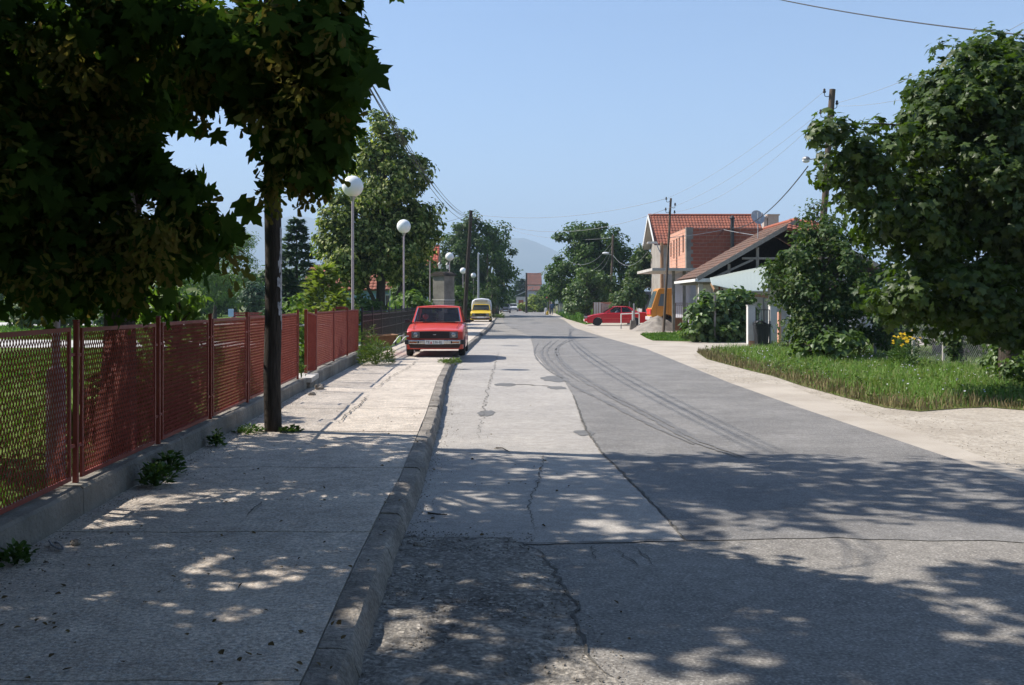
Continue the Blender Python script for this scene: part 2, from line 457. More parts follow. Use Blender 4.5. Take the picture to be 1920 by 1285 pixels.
# broken, gravelly part of the old surface near the kerb
def in_poly(x, y, P):
    c = False; j = len(P)-1
    for i in range(len(P)):
        if (P[i][1] > y) != (P[j][1] > y) and x < (P[j][0]-P[i][0])*(y-P[i][1])/(P[j][1]-P[i][1])+P[i][0]: c = not c
        j = i
    return c
edge_x = lambda y: 0.42 - 0.10*(y-4.2) + 0.10*mnoise.noise((y*2.3, 3.1, 0)) + 0.05*mnoise.noise((y*7.0, 9.1, 0)) - max(0, y-6.4)*0.3
nx, ny = 60, 110
V = []; F = []
for j in range(ny+1):
    y = 3.3 + (6.88-3.3)*j/ny
    x0 = kx(y)-0.02
    x1 = edge_x(y)
    for i in range(nx+1):
        t = i/nx; x = x0 + (x1-x0)*t
        e = min(1.0, (1-t)*6)*min(1.0, (6.9-y)*5)
        h = 0.020*(mnoise.noise((x*2.2, y*2.2, 1))+0.25) + 0.012*mnoise.noise((x*7, y*7, 2)) + 0.006*mnoise.noise((x*19, y*19, 4))
        V.append((x, y, 0.006 + e*(0.008+max(-0.006, h))))
for j in range(ny):
    for i in range(nx):
        a = j*(nx+1)+i; F.append((a, a+1, a+nx+2, a+nx+1))
link('broken_asphalt', np_mesh('broken_asphalt', V, F, M['asphalt_broken'], True), kind='structure')

def ribbon(name, pts, wdt, z, mat, seed=0, step=0.10, amp=0.02, kind='structure', taper=True):
    P = jag(pts, step, amp, seed); r_ = random.Random(seed+50)
    b = MB(); L = []; n = len(P)
    for i, p in enumerate(P):
        q = Vector(P[min(i+1, n-1)]) - Vector(P[max(i-1, 0)])
        s = Vector((-q.y, q.x)).normalized() if q.length > 0 else Vector((1, 0))
        k = wdt*0.5*(r_.uniform(0.45, 1.4) if amp > 0 else 1.0)
        if taper: k *= min(1.0, 0.25+4*min(i, n-1-i)/n)
        L.append(((p[0]+s.x*k, p[1]+s.y*k, z), (p[0]-s.x*k, p[1]-s.y*k, z)))
    for a, c in zip(L[:-1], L[1:]): b.quad(a[1], c[1], c[0], a[0])
    o = b.build(name, mat, kind=kind)
    if o.data.polygons[0].normal.z < 0: o.data.flip_normals()
    return o

ribbon('road_crack', seam[:6], 0.022, 0.012, M['crack'], 3, 0.07, 0.012)
ribbon('road_crack', [G(1285, 1015), G(1150, 1018), G(1010, 1021), G(900, 1018)], 0.016, 0.012, M['crack'], 4, 0.06, 0.012)
ribbon('road_crack', [(edge_x(v)-.002, v) for v in np.arange(4.3, 6.7, .06)], 0.020, 0.0105, M['crack'], 5, 0.05, 0.008)
for i, L in enumerate([[(1150, 1030), (1175, 1048), (1200, 1066)], [(1185, 1025), (1210, 1045), (1228, 1065)], [(1112, 1024), (1116, 1050)], [(1300, 1040), (1420, 1052)], [(1020, 850), (1010, 900), (990, 950), (1005, 1000)]]):
    ribbon('road_crack', gpts(L), 0.009, 0.010, M['crack'], 20+i, 0.05, 0.018)
ribbon('road_crack', gpts([(893, 822), (905, 780), (914, 735), (926, 690), (935, 660)]), 0.013, 0.010, M['crack'], 31, 0.12, 0.04)
ribbon('road_crack', gpts([(930, 722), (985, 722), (1040, 726)]), 0.06, 0.010, M['crack'], 32, 0.12, 0.05)
for i, (px, py, a, d) in enumerate(((1040, 711, 25, 5.5), (912, 776, 17, 6), (1095, 813, 19, 5.5), (948, 722, 22, 3), (1045, 728, 18, 3), (985, 600, 18, 1.3), (1005, 606, 12, 1.5))):
    c = G(px, py); rx_ = a/FPX*c[1]; ry_ = abs(G(px, py-d)[1]-c[1]); r_ = random.Random(i)
    sheet('tar_patch', [(c[0]+rx_*math.cos(t)*r_.uniform(.75, 1.15), c[1]+ry_*math.sin(t)*r_.uniform(.75, 1.15)) for t in np.linspace(0, 2*math.pi, 19)[:-1]], 0.009, M['tar_patch'])

# tyre marks
def curve(pts, n=8):
    """Catmull-Rom through the points"""
    P = [Vector(p) for p in pts]; P = [P[0]*2-P[1]] + P + [P[-1]*2-P[-2]]; out = []
    for i in range(1, len(P)-2):
        for k in range(n):
            t = k/n
            out.append(0.5*((2*P[i]) + (P[i+1]-P[i-1])*t + (2*P[i-1]-5*P[i]+4*P[i+1]-P[i+2])*t*t + (3*P[i]-P[i-1]-3*P[i+1]+P[i+2])*t**3))
    out.append(P[-2])
    return out
c8 = lambda L: curve([G(900+x/3.2, 560+y/3.2) for x, y in L])
for i, (L, wd) in enumerate((
    ([(560, 246), (478, 285), (468, 340), (540, 420), (690, 515), (850, 610), (1100, 735), (1300, 850), (1590, 958)], 0.10),
    ([(520, 250), (462, 292), (455, 345), (520, 425), (660, 520), (820, 612), (1060, 740), (1270, 858), (1560, 962)], 0.08),
    ([(430, 255), (374, 305), (382, 360), (455, 440), (560, 525), (720, 605), (900, 700), (1080, 790), (1280, 880)], 0.09),
    ([(350, 268), (326, 315), (345, 370), (420, 440), (500, 485)], 0.05),
    ([(470, 250), (410, 300), (410, 350), (480, 425), (590, 500)], 0.05))):
    ribbon('tyre_mark', c8(L), wd, 0.013, M['skid'], 60+i, 0.6, 0.006)

# ------------------------------------------------------------------ kerb: one stone after another
kerb = thing('kerb', None, None); kerb['kind'] = 'structure'
y = 1.2; k = 0
while y < 78:
    L = rng.uniform(0.9, 1.15) if y < 30 else 2.2
    y2 = y + L
    if 44.5 < y < 47.0: y = y2; continue
    n = 26 if y < 9 else (14 if y < 15 else (6 if y < 30 else 3))
    hgt = rng.uniform(0.132, 0.146) - (0.02 if y > 40 else 0)
    V = []; F = []
    prof = [(0.055, -0.03), (0.045, 0.02), (0.030, 0.07), (0.012, 0.118), (-0.006, 0.136), (-0.05, 0.141), (-0.130, 0.141), (-0.132, -0.03)]
    gap = 0.004
    for i in range(n+1):
        yy = y+gap + (L-2*gap)*i/n
        for q, (dx, dz) in enumerate(prof):
            s = 0.008 if q in (1, 2, 3, 4) else 0.004
            nz = mnoise.noise((yy*4.5, q*1.7, k*3.1)); nf = mnoise.noise((yy*14, q*2.3, k))
            chip = 0.045*max(0, mnoise.noise((yy*2.1, 5.5, 0.3*q))-0.18) if q in (3, 4) else 0
            zz = dz*hgt/0.14 if dz > 0 else dz
            V.append((kx(yy)+dx + s*nz + 0.5*s*nf - chip, yy, zz + (s*0.5*nz if dz > 0.05 else 0) - chip*0.7))
    m_ = len(prof)
    for i in range(n):
        for q in range(m_-1):
            F.append((i*m_+q, i*m_+q+1, (i+1)*m_+q+1, (i+1)*m_+q))
    b = MB(); b.raw(V, F); b.poly([V[q] for q in range(m_-1, -1, -1)]); b.poly([V[n*m_+q] for q in range(m_)])
    o = b.build('kerb_stone', M['kerb'], kerb)
    o.data.polygons.foreach_set('use_smooth', [True]*len(o.data.polygons))
    if sum(p.normal.z*p.area for p in o.data.polygons) < 0: o.data.flip_normals()
    try: o.data.set_sharp_from_angle(angle=R(28))
    except Exception: pass
    y = y2; k += 1

# ------------------------------------------------------------------ pavement: slab after slab
PZ = 0.14
sheet('pavement_bed', [(kx(yy)-0.1, yy) for yy in (-8, 4, 8, 13, 19, 25, 32, 45, 61, 97, 160)] + [(fx(yy)-0.3, yy) for yy in (160, 75, 45, 24.75, 17, 6.4, -6)], 0.085, M['dirt'])
pave = thing('pavement', None, None); pave['kind'] = 'structure'
y = -1.0; k = 0
while y < 84:
    L = rng.uniform(1.2, 1.32) if y < 40 else 2.5
    n = 10 if y < 12 else (5 if y < 30 else 2); m_ = 14 if y < 12 else (6 if y < 30 else 3)
    V = []; F = []; tz = rng.uniform(-0.004, 0.004); tx = rng.uniform(-0.003, 0.003)
    g = 0.0026
    for i in range(n+1):
        yy = y+g+(L-2*g)*i/n
        xa, xb = fx(yy)-0.05, kx(yy)-0.1365
        wob = 0.010*mnoise.noise((k*9.1, i*0.0+yy*0.5, 2))
        for q in range(m_+1):
            t = q/m_; x = xa+(xb-xa)*t
            yj = yy + (0.012*mnoise.noise((x*3.5, round(y, 2)*3 if i == 0 else 0, 1.0)) if i in (0,) else 0) + (0.012*mnoise.noise((x*3.5, round(y+L, 2)*3, 1.0)) if i == n else 0)
            V.append((x, yj, PZ + tz + tx*(t-.5) + 0.007*mnoise.noise((x*1.7, yy*1.7, 0)) + 0.004*mnoise.noise((x*6, yy*6, 3))))
    for i in range(n):
        for q in range(m_):
            a = i*(m_+1)+q; F.append((a, a+1, a+m_+2, a+m_+1))
    b = MB(); b.raw(V, F)
    for row in (0, n):
        for q in range(m_):
            a, c = V[row*(m_+1)+q], V[row*(m_+1)+q+1]
            lo_ = lambda p: (p[0], p[1], p[2]-0.05)
            b.quad(*((lo_(a), lo_(c), c, a) if row == 0 else (a, c, lo_(c), lo_(a))))
    for i in range(n):
        a, c = V[i*(m_+1)+m_], V[(i+1)*(m_+1)+m_]
        b.quad(a, (a[0], a[1], a[2]-.05), (c[0], c[1], c[2]-.05), c)
    o = b.build('paving_slab', M['pavement'], pave)
    y += L; k += 1
g4 = lambda L: [G(660+x/4.8, 540+y_/4.8, PZ) for x, y_ in L]
ribbon('pavement_crack', g4([(180, 930), (270, 864), (400, 770), (470, 740), (540, 695), (600, 645)]), 0.016, PZ+0.018, M['crack'], 71, 0.12, 0.03)
ribbon('pavement_crack', [G(634, 796, PZ), G(655, 775, PZ), G(676, 758, PZ), G(692, 742, PZ)], 0.018, PZ+0.018, M['crack'], 72, 0.1, 0.03)
ribbon('pavement_crack', [G(462, 972, PZ), G(478, 955, PZ), G(490, 945, PZ)], 0.013, PZ+0.018, M['crack'], 73, 0.05, 0.015)
ribbon('pavement_crack', [G(700, 600+40, PZ), G(740, 650, PZ), G(790, 655, PZ)], 0.014, PZ+0.018, M['crack'], 74, 0.15, 0.03)

# ------------------------------------------------------------------ right-hand side: driveway, concrete strip, verge
sheet('driveway', gpts([(1131, 633), (1105, 617), (1085, 610), (1118, 609), (1215, 610), (1300, 612), (1290, 628), (1205, 626), (1200, 629), (1225, 640.5), (1300, 642), (1420, 642), (1420, 654), (1335, 657), (1300, 664), (1310, 676), (1330, 690), (1300, 690), (1250, 680), (1216, 655)]), -0.006, M['drive'])
sheet('concrete_strip', gpts([(1366, 718), (1473, 719.5), (1600, 770), (1760, 825), (1930, 889), (1930, 908), (1500, 765)]), -0.004, M['drive'])
verge = gpts([(1306, 660), (1325, 673), (1400, 693), (1450, 705), (1500, 722), (1580, 744), (1660, 764), (1725, 771), (1800, 765), (1850, 763), (1925, 769), (2100, 790)]) + [(24, 13), (30, 40), (9.4, 37), (8.1, 34.9)]
verge = [p[:2] for p in verge]
sheet('verge', verge, -0.003, M['soil_grass'])
patch = [p[:2] for p in gpts([(1200, 627), (1212, 634), (1224, 638.5), (1290, 640), (1420, 640), (1420, 626), (1300, 622)])]
sheet('lawn_patch', patch, -0.003, M['lawn_base'])
far_verge = [p[:2] for p in gpts([(1042, 588), (1062, 598), (1098, 608.5), (1110, 607), (1140, 600), (1170, 585), (1060, 582)])]
sheet('far_verge', far_verge, -0.003, M['lawn_base'])

# ------------------------------------------------------------------ park on the left
LZ = 0.12
sheet('park_lawn', [(fx(yy)-0.22, yy) for yy in (-6, 6.4, 17, 25, 45, 75, 160)] + [(-160, 160), (-160, -6)], LZ, M['lawn_base'])
sheet('park_path', [(-60, 30.5), (-5.2, 33.5), (-5.2, 37.0), (-22, 40.5), (-60, 43)], LZ+0.006, M['path'])
sheet('park_path', [(-60, 62), (-13, 66), (-13, 72), (-60, 76)], LZ+0.006, M['path'])

# ------------------------------------------------------------------ far hills
def ridge(name, pts, Y, mat, depth=900):
    """pts: skyline as (px, py); built as a long hill with slopes on both sides"""
    V = []; F = []
    xs = np.linspace(pts[0][0], pts[-1][0], 90)
    hs = np.interp(xs, [p[0] for p in pts], [p[1] for p in pts])
    m_ = 13
    for i, (px, py) in enumerate(zip(xs, hs)):
        top = W(px, py, Y)
        for j in range(m_):
            t = (j/(m_-1))*2-1
            f_ = max(0, 1-abs(t))**0.85
            nz = mnoise.fractal((px*0.05, t*3, Y*0.01), 0.8, 2.1, 5)*0.06 * (1 if abs(t) > 0.05 else 0.15) * (1 if abs(t) < 0.99 else 0)
            V.append((top[0] + t*60*mnoise.noise((px*0.03, t, 1)), Y + t*depth, -2 + (top[2]+2)*max(0, f_+nz*(1-abs(t)) )))
    for i in range(len(xs)-1):
        for j in range(m_-1):
            a = i*m_+j; F.append((a, a+m_, a+m_+1, a+1))
    o = link(name, np_mesh(name, V, F, mat, True), kind='structure')
    return o
M['hill'] = pmat('hill', (0.055, 0.075, 0.035), 0.95, (0.11, 0.115, 0.06), 0.004, spec=0.1)
ridge('mountains', [(-500, 470), (-200, 440), (60, 452), (250, 430), (400, 425), (480, 418), (530, 408), (565, 405), (600, 413), (640, 425), (700, 440), (800, 470), (900, 500)], 6500, M['hill'])
ridge('mountains', [(700, 540), (820, 500), (880, 468), (930, 455), (965, 446), (985, 447), (1010, 456), (1040, 470), (1100, 492), (1200, 515), (1400, 530), (1700, 520), (2000, 500), (2500, 520)], 5200, M['hill'])
ridge('hill', [(300, 510), (450, 502), (560, 500), (620, 502), (750, 515), (900, 540), (960, 541), (1000, 538), (1060, 548), (1200, 555), (1600, 548), (2200, 545)], 3000, M['hill'], 500)
# ------------------------------------------------------------------ red mesh fence on its low concrete wall
def diamond_mesh(name, L, H, cw, ch, width, thick, tilt, mat):
    """expanded metal: nodes on a staggered grid joined by flat slanting strands; u along x, height along z"""
    nu = int(round(L/(cw/2))); nv = int(round(H/(ch/2)))
    du, dv = L/nu, H/nv
    V = []; F = []
    cN, cP = math.cos(tilt), math.sin(tilt)
    for i in range(nu):
        for j in range(nv+1):
            if (i+j) % 2: continue
            for s in (1, -1):
                j2 = j+s
                if j2 < 0 or j2 > nv: continue
                a = Vector((i*du, 0, j*dv)); c = Vector(((i+1)*du, 0, j2*dv))
                d = (c-a).normalized(); pin = Vector((0, 1, 0)).cross(d)
                if pin.z < 0: pin = -pin
                wv = (Vector((0, 1, 0))*cP + pin*cN)*width*0.5
                tv = d.cross(wv).normalized()*thick*0.5
                n = len(V)
                for p in (a, c):
                    V += [p+wv+tv, p-wv+tv, p-wv-tv, p+wv-tv]
                for q in range(4):
                    F.append((n+q, n+(q+1) % 4, n+4+(q+1) % 4, n+4+q))
    return np_mesh(name, np.array([tuple(v) for v in V]), np.array(F), mat)

def fence_dir(y0, y1):
    a = Vector((fx(y0)-0.09, y0, 0)); c = Vector((fx(y1)-0.09, y1, 0))
    return a, c

H0, H1 = 0.365, 1.42
def fence_panel(parent, a, c, mesh, length, lean=0.0, z0=H0, z1=H1, brackets=True):
    """framed panel from a to c, its mesh a sub-part"""
    d = (c-a); L = d.length; d.normalize(); ang = math.atan2(d.y, d.x)
    H = z1-z0; t = 0.030
    b = MB()
    b.box((L/2, 0, H-t/2), (L, 0.018, t)); b.box((L/2, 0, t/2), (L, 0.018, t))
    b.box((t/2, 0, H/2), (t, 0.0185, H-2*t)); b.box((L-t/2, 0, H/2), (t, 0.0185, H-2*t))
    fr = b.build('panel_frame', M['red_paint'], parent)
    fr.location = (a.x, a.y, z0); fr.rotation_euler = (0, -lean, ang)
    o = link('mesh_infill', mesh, fr, loc=(t, 0, t)); o.scale = ((L-2*t)/length, 1, (H-2*t)/(H1-H0-0.07))
    if brackets:
        for u, dx in ((0, -1), (L, 1)):
            for z in (0.22*H, 0.82*H):
                bb = MB(); bb.box((u+dx*0.045, 0, z), (0.09, 0.012, 0.022)); bb.build('bracket', M['red_paint'], fr)
    return fr

infill = diamond_mesh('mesh_infill', 1.70, H1-H0-0.07, 0.043, 0.072, 0.0066, 0.0022, R(68), M['red_mesh'])

fence = thing('mesh_fence', 'red expanded-metal fence on a low concrete wall, nearest the camera along the park', 'fence')
posts = [1.25, 3.2, 5.13, 7.06, 9.0, 10.87, 12.77, 14.75, 16.74]
for i, y in enumerate(posts):
    b = MB(); b.box((0, 0, 0.56), (0.034, 0.034, 1.14), bev=0.004); b.box((0, 0, 1.137), (0.038, 0.038, 0.012))
    b.build('post', M['red_paint'], fence, loc=(fx(y)-0.09, y, 0.335), rot=(rng.uniform(-.006, .006), rng.uniform(-.006, .006), 0))
for i, (y0, y1) in enumerate(zip(posts[:-1], posts[1:])):
    a, c = fence_dir(y0, y1); d = (c-a).normalized()
    fence_panel(fence, a+d*0.10, c-d*0.10, infill, 1.70, lean=rng.uniform(-.006, .006))

def plinth(parent, y0, y1, top, wd=0.22, L=2.4):
    y = y0
    while y < y1-0.05:
        y2 = min(y1, y+L*rng.uniform(.85, 1.15))
        if y1-y2 < 0.6: y2 = y1
        n = max(3, int((y2-y)/0.18)); V = []; F = []; tp = top+rng.uniform(-.008, .008)
        prof = [(0.012, 0.0), (0.006, 0.12), (0.0, tp-0.02), (-0.02, tp), (-wd, tp), (-wd, 0.0)]
        for i in range(n+1):
            yy = y+0.006+(y2-y-0.012)*i/n
            for q, (dx, z) in enumerate(prof):
                nz = mnoise.noise((yy*2.2, q*1.3, z*4)); nf = mnoise.noise((yy*9, q*2.7, 1))
                V.append((fx(yy)+dx+0.007*nz+0.004*nf, yy, z+(0.006*nz+0.004*nf if q in (2, 3, 4) else 0)))
        m_ = len(prof)
        for i in range(n):
            for q in range(m_-1): F.append((i*m_+q, i*m_+q+1, (i+1)*m_+q+1, (i+1)*m_+q))
        b = MB(); b.raw(V, F); b.poly([V[q] for q in range(m_-1, -1, -1)]); b.poly([V[n*m_+q] for q in range(m_)])
        o = b.build('plinth_block', M['concrete'], parent)
        if sum(p.normal.z*p.area for p in o.data.polygons) < 0: o.data.flip_normals()
        y = y2
plinth(fence, 0.3, 17.12, 0.335)

# second stretch, beyond the gap
fence2 = thing('mesh_fence', 'shorter red mesh fence past the gap, first panel leaning', 'fence')
posts2 = [18.65, 21.05, 23.4, 25.55]
plinth(fence2, 17.72, 25.3, 0.37)
for y in posts2[:3]:
    b = MB(); b.box((0, 0, 0.545), (0.042, 0.042, 1.10), bev=0.004); b.box((0, 0, 1.10), (0.046, 0.046, 0.012))
    b.build('post', M['red_paint'], fence2, loc=(fx(y)-0.12, y, 0.37))
for y0, y1 in zip(posts2[:-1], posts2[1:]):
    a = Vector((fx(y0)-0.12, y0, 0)); c = Vector((fx(y1)-0.12, y1, 0)); d = (c-a).normalized()
    fence_panel(fence2, a+d*0.07, c-d*0.06, infill, 1.70, z0=0.40)
lf = fence_panel(fence2, Vector((fx(17.66)-0.14, 17.66, 0)), Vector((fx(18.5)-0.1, 18.5, 0)), infill, 1.70, lean=R(-4), z0=0.39, z1=1.44, brackets=False)
b = MB(); b.bar((0, 0, -0.01), (0.02, 0.0, 1.10), 0.05); b.build('post', M['red_paint'], fence2, loc=(fx(17.62)-0.13, 17.62, 0.38), rot=(R(5), 0, 0))
# red box column at the far end of the mesh fence
b = MB(); b.box((0, 0, 0.03), (0.22, 0.16, 0.06)); b.build('post_cap', M['red_paint'], fence2, loc=(fx(23.4)-0.25, 23.3, 1.44))

# broken slab and rubble in the gap
sl_ = thing('concrete_slab', 'broken concrete slab lying across the gap between the red fences', 'slab', (fx(17.4)-0.1, 17.42, 0))
b = MB(); b.box((0, 0, 0.30), (0.36, 0.62, 0.085), rot=Matrix.Rotation(R(3), 3, 'X'), bev=0.01); b.build('slab', M['concrete_pale'], sl_)
b = MB(); b.box((0.04, 0.0, 0.2), (0.20, 0.46, 0.14), bev=0.02); b.build('support_block', M['kerb'], sl_)

def stone_mesh(name, r, seed, mat, squash=0.65):
    b = MB(); b.sphere((0, 0, 0), (r, r*0.85, r*squash), 8, 6)
    b.v = [tuple(Vector(p)*(1+0.35*mnoise.noise(Vector(p)*(1.6/r)+Vector((seed*7.1, 0, 0))))) for p in b.v]
    return b.mesh(name, mat)
for i, (px, py, r_, lab) in enumerate(((600, 730, .09, 'rough broken stone in the gap at the foot of the second red fence'), (585, 742, .06, 'smaller broken stone just in front of the gap in the red fence'),
        (142, 1022, .035, 'small pale stone at the foot of the low wall near the string'), (784, 1027, .035, 'single pale stone on the road by the broken asphalt edge'))):
    z = 0.0 if px > 700 else PZ
    p = G(px, py, z)
    o = link('stone', stone_mesh('stone', r_, i, M['kerb'] if i < 4 else M['bark']), loc=(p[0], p[1], z+r_*0.4)); o.data.polygons.foreach_set('use_smooth', [False]*len(o.data.polygons))
    tag(o, lab, 'stone', 'loose stones on the pavement and road')

# pale string lying over the low wall
b = MB(); p0 = Vector(W(62, 975, 6.2)); 
b.tube(curve([W(64, 972, 6.35), W(75, 992, 6.30), W(92, 1015, 6.28), G(110, 1018, 0.16), G(118, 1030, 0.155), G(100, 1024, 0.155), G(92, 1014, 0.16)], 5), 0.006, 6)
tag(b.build('string', M['paper']), 'pale frayed string hanging down the low wall', 'string')

# ------------------------------------------------------------------ black iron fence further along
bf = thing('iron_fence', 'black iron fence with dense uprights beyond the red fence', 'fence')
yb = [25.75+2.05*i for i in range(17)]
Lb = 2.05
b = MB()
for i in range(26):
    x = 0.03+(Lb-0.06)*i/25
    b.box((x, 0, 0.40), (0.016, 0.012, 0.84))
    b.box((x, 0, 0.86), (0.022, 0.012, 0.05), taper=(0.2, 1))
picket_me = b.mesh('picket_infill', M['black_metal'])
b = MB()
for i in range(33):
    x = 0.06+(Lb-0.06)*i/33
    for z, hh in ((0.70, 0.05), (0.30, 0.045)):
        b.box((x, 0.014, z), (0.034, 0.010, hh)); 
rings_me = b.mesh('ornament_row', M['black_worn'])
def rail_me(z, h): 
    b = MB(); b.box((Lb/2, 0.012, z), (Lb, 0.03, h)); return b.mesh('rail', M['black_worn'])
rails = [rail_me(0.775, 0.035), rail_me(0.62, 0.02), rail_me(0.37, 0.02), rail_me(0.02, 0.03)]
b = MB(); b.box((0, 0, 0.68), (0.05, 0.05, 1.36)); b.box((0, 0, 1.38), (0.03, 0.03, 0.08), taper=(0.1, 0.1)); ip = b.mesh('post', M['black_metal'])
for i, y in enumerate(yb):
    x = fx(y)-0.06
    link('post', ip, bf, loc=(x, y, 0.10))
    if i == len(yb)-1: break
    x2 = fx(yb[i+1])-0.06; ang = math.atan2(yb[i+1]-y, x2-x)
    pf = link('picket_infill', picket_me, bf, loc=(x, y, 0.49), rot=(0, 0, ang)); pf['kind'] = 'stuff'
    link('ornament_row', rings_me, pf)
    for r_ in rails: link('rail', r_, pf)

# ------------------------------------------------------------------ white pipe behind the gap
pr = thing('pipe_rail', 'thin white pipe rail behind the gap in the red fence', 'railing')
a, c = Vector((-5.35, 22.0, 1.075)), Vector((-3.95, 22.0, 1.115))
b = MB(); b.tube([a, c], 0.02, 8); b.build('rail', M['white_paint'], pr)
for p in (a, c):
    b = MB(); b.tube([(p.x, p.y, LZ), (p.x, p.y, p.z)], 0.018, 8); b.build('post', M['galv'], pr)

# ------------------------------------------------------------------ globe lamps
def globe_lamp(label, Y, X, H=4.46, globe='globe', rad=0.262, sleeve=False):
    t = thing('street_lamp', label, 'lamp', (X, Y, 0.10), 0, 'globe lamps along the park fence')
    b = MB(); b.tube([(0, 0, 0), (0, 0, H-rad-0.16)], [0.034, 0.032], 10); smooth_by_angle(b.build('pole', M['lamp_post'], t))
    if sleeve:
        b = MB(); b.lathe([(0.078, 0), (0.078, 0.9), (0.07, 0.93), (0.04, 0.95)], n=14); smooth_by_angle(b.build('pole_sleeve', M['lamp_sleeve'], t))
    b = MB(); b.lathe([(0.034, H-rad-0.20), (0.05, H-rad-0.17), (0.085, H-rad-0.08), (0.10, H-rad-0.04), (0.10, H-rad+0.01)], n=14); smooth_by_angle(b.build('collar', M['steel'], t))
    b = MB(); b.sphere((0, 0, H-0.10), rad, 28, 18); b.build('globe', M[globe], t, smooth=True)
    return t
globe_lamp('pinkish globe lamp post with a thick sleeve behind the nearest red fence panels', 8.6, -3.87, sleeve=True)
globe_lamp('tallest looking white globe lamp, behind the far end of the red fence', 25.0, -3.93)
globe_lamp('white globe lamp in front of the big linden, second of the row', 38.2, -4.08)
globe_lamp('dull grey globe lamp between the linden and the brick pillar', 51.0, -4.13, globe='globe_dull')
globe_lamp('white globe lamp just behind the lantern pillar', 63.6, -3.92)
globe_lamp('small white globe lamp half hidden by the leaning pole', 92.0, -4.45, rad=0.28)
globe_lamp('farthest small white globe lamp, above the yellow pickup', 108.0, -4.1, rad=0.28)

# ------------------------------------------------------------------ gate pillar with lanterns
gp = thing('gate_pillar', 'stout grey and brick pillar with curved roof and two lanterns behind the iron fence', 'pillar', (-3.78, 56.0, LZ), R(-38))
w_, d_ = 0.86, 0.86
M['mortar_dark'] = pmat('mortar_dark', (0.13, 0.115, 0.105), .95)
b = MB(); b.box((0, 0, 2.28), (w_-0.02, d_-0.02, 1.30)); b.build('upper_shaft', M['concrete'], gp)
b = MB(); b.box((0, 0, 0.80), (w_-0.05, d_-0.05, 1.60)); b.build('core', M['mortar_dark'], gp)
M['grey_brick'] = pmat('grey_brick', (0.27, 0.24, 0.215), 0.9, (0.36, 0.33, 0.30), 3)
b = MB(); b.box((0, 0, 0), (0.195, 0.04, 0.085)); brick_x = b.mesh('brick', M['grey_brick'])
b = MB(); b.box((0, 0, 0), (0.04, 0.195, 0.085)); brick_y = b.mesh('brick', M['grey_brick'])
for row in range(14):
    z = 0.10+row*0.112
    for i in range(4):
        u = -w_/2+0.105+i*0.213+(0.05 if row % 2 else -0.0)
        u = min(u, w_/2-0.11)
        link('brick', brick_x, gp, loc=(u, -d_/2+0.012, z)); link('brick', brick_y, gp, loc=(w_/2-0.012, u, z+0.004)); 
b = MB(); b.box((0, 0, 1.615), (w_+0.04, d_+0.04, 0.05)); b.build('ledge', M['concrete_pale'], gp)
b = MB()
n = 10; V = []
for i in range(n+1):
    a = math.pi*i/n
    for yy in (-0.52, 0.52):
        V.append((0.52*math.cos(a), yy, 2.93+0.24*math.sin(a)))
F = [(2*i, 2*i+1, 2*i+3, 2*i+2) for i in range(n)]
b.raw(V, F); b.poly([V[2*i] for i in range(n+1)]); b.poly([V[2*i+1] for i in range(n, -1, -1)]); b.quad(V[0], V[2*n], V[2*n+1], V[1])
b.build('curved_cap', M['wood_dark'], gp)
for s in (-1, 1):
    b = MB(); b.tube([(0, 0.32*s, 3.10), (0, 0.32*s, 3.30)], 0.02, 8); b.lathe([(0.03, 3.28), (0.075, 3.32), (0.02, 3.34)], (0, 0.32*s, 0), 8); lp = b.build('lantern_stem', M['black_metal'], gp)
    b = MB(); b.lathe([(0.055, 3.33), (0.10, 3.56), (0.10, 3.565)], (0, 0.32*s, 0), 6); b.build('lantern_glass', M['globe'], lp)
    b = MB(); b.lathe([(0.135, 3.565), (0.06, 3.64), (0.015, 3.70), (0.004, 3.74)], (0, 0.32*s, 0), 6); b.build('lantern_hat', M['black_metal'], lp)

# ------------------------------------------------------------------ poles
def wood_pole(name, label, base, top, r0, r1, mat, group='wooden poles along the road', n=14, segs=10):
    t = thing(name, label, 'pole', base, 0, group)
    d = Vector(top)-Vector(base)
    pr_ = random.Random(int(base[1]*10))
    pts = [d*(i/segs)+Vector((pr_.uniform(-.012, .012), pr_.uniform(-.012, .012), 0))*(1 if 0 < i < segs else 0) for i in range(segs+1)]
    b = MB(); b.tube(pts, [r0+(r1-r0)*i/segs for i in range(segs+1)], n)
    smooth_by_angle(b.build('shaft', M[mat], t), 60)
    return t
pole_a = wood_pole('utility_pole', 'thick dark wooden pole on the pavement, scraps of paper on its side', (-2.71, 11.5, 0.10), (-2.74, 11.5, 6.7), 0.097, 0.088, 'wood_dark')
r_ = random.Random(4)
for k in range(34):        # torn poster remains, each a scrap bent round the pole
    z = r_.uniform(1.62, 2.25) if k < 27 else r_.uniform(1.25, 1.6)
    a0 = R(r_.uniform(-35, 5)); hw = R(r_.uniform(6, 16)); hh = r_.uniform(.02, .07)
    if k < 8: z = 2.0+k*0.04; a0 = R(r_.uniform(-12, 12)); hw = R(18); hh = .06
    nA = 4; rr = 0.0985; V = []; F = []
    for q in range(nA+1):
        a = a0-hw+2*hw*q/nA
        e1, e2 = r_.uniform(-.02, .02), r_.uniform(-.02, .02)
        for zz in (z-hh+e1, z+hh+e2):
            V.append((rr*math.cos(a)-0.001*zz, rr*math.sin(a), zz))
    for q in range(nA): F.append((2*q, 2*q+2, 2*q+3, 2*q+1))
    b = MB(); b.raw(V, F); b.build('paper_scrap', M['paper'], pole_a)
bw = W(883, 395, 62); pole_b = wood_pole('utility_pole', 'dark wooden pole leaning right behind the red hatchback', (W(870.5, 612, 62)[0], 62, 0.08), bw, 0.13, 0.105, 'wood_dark')
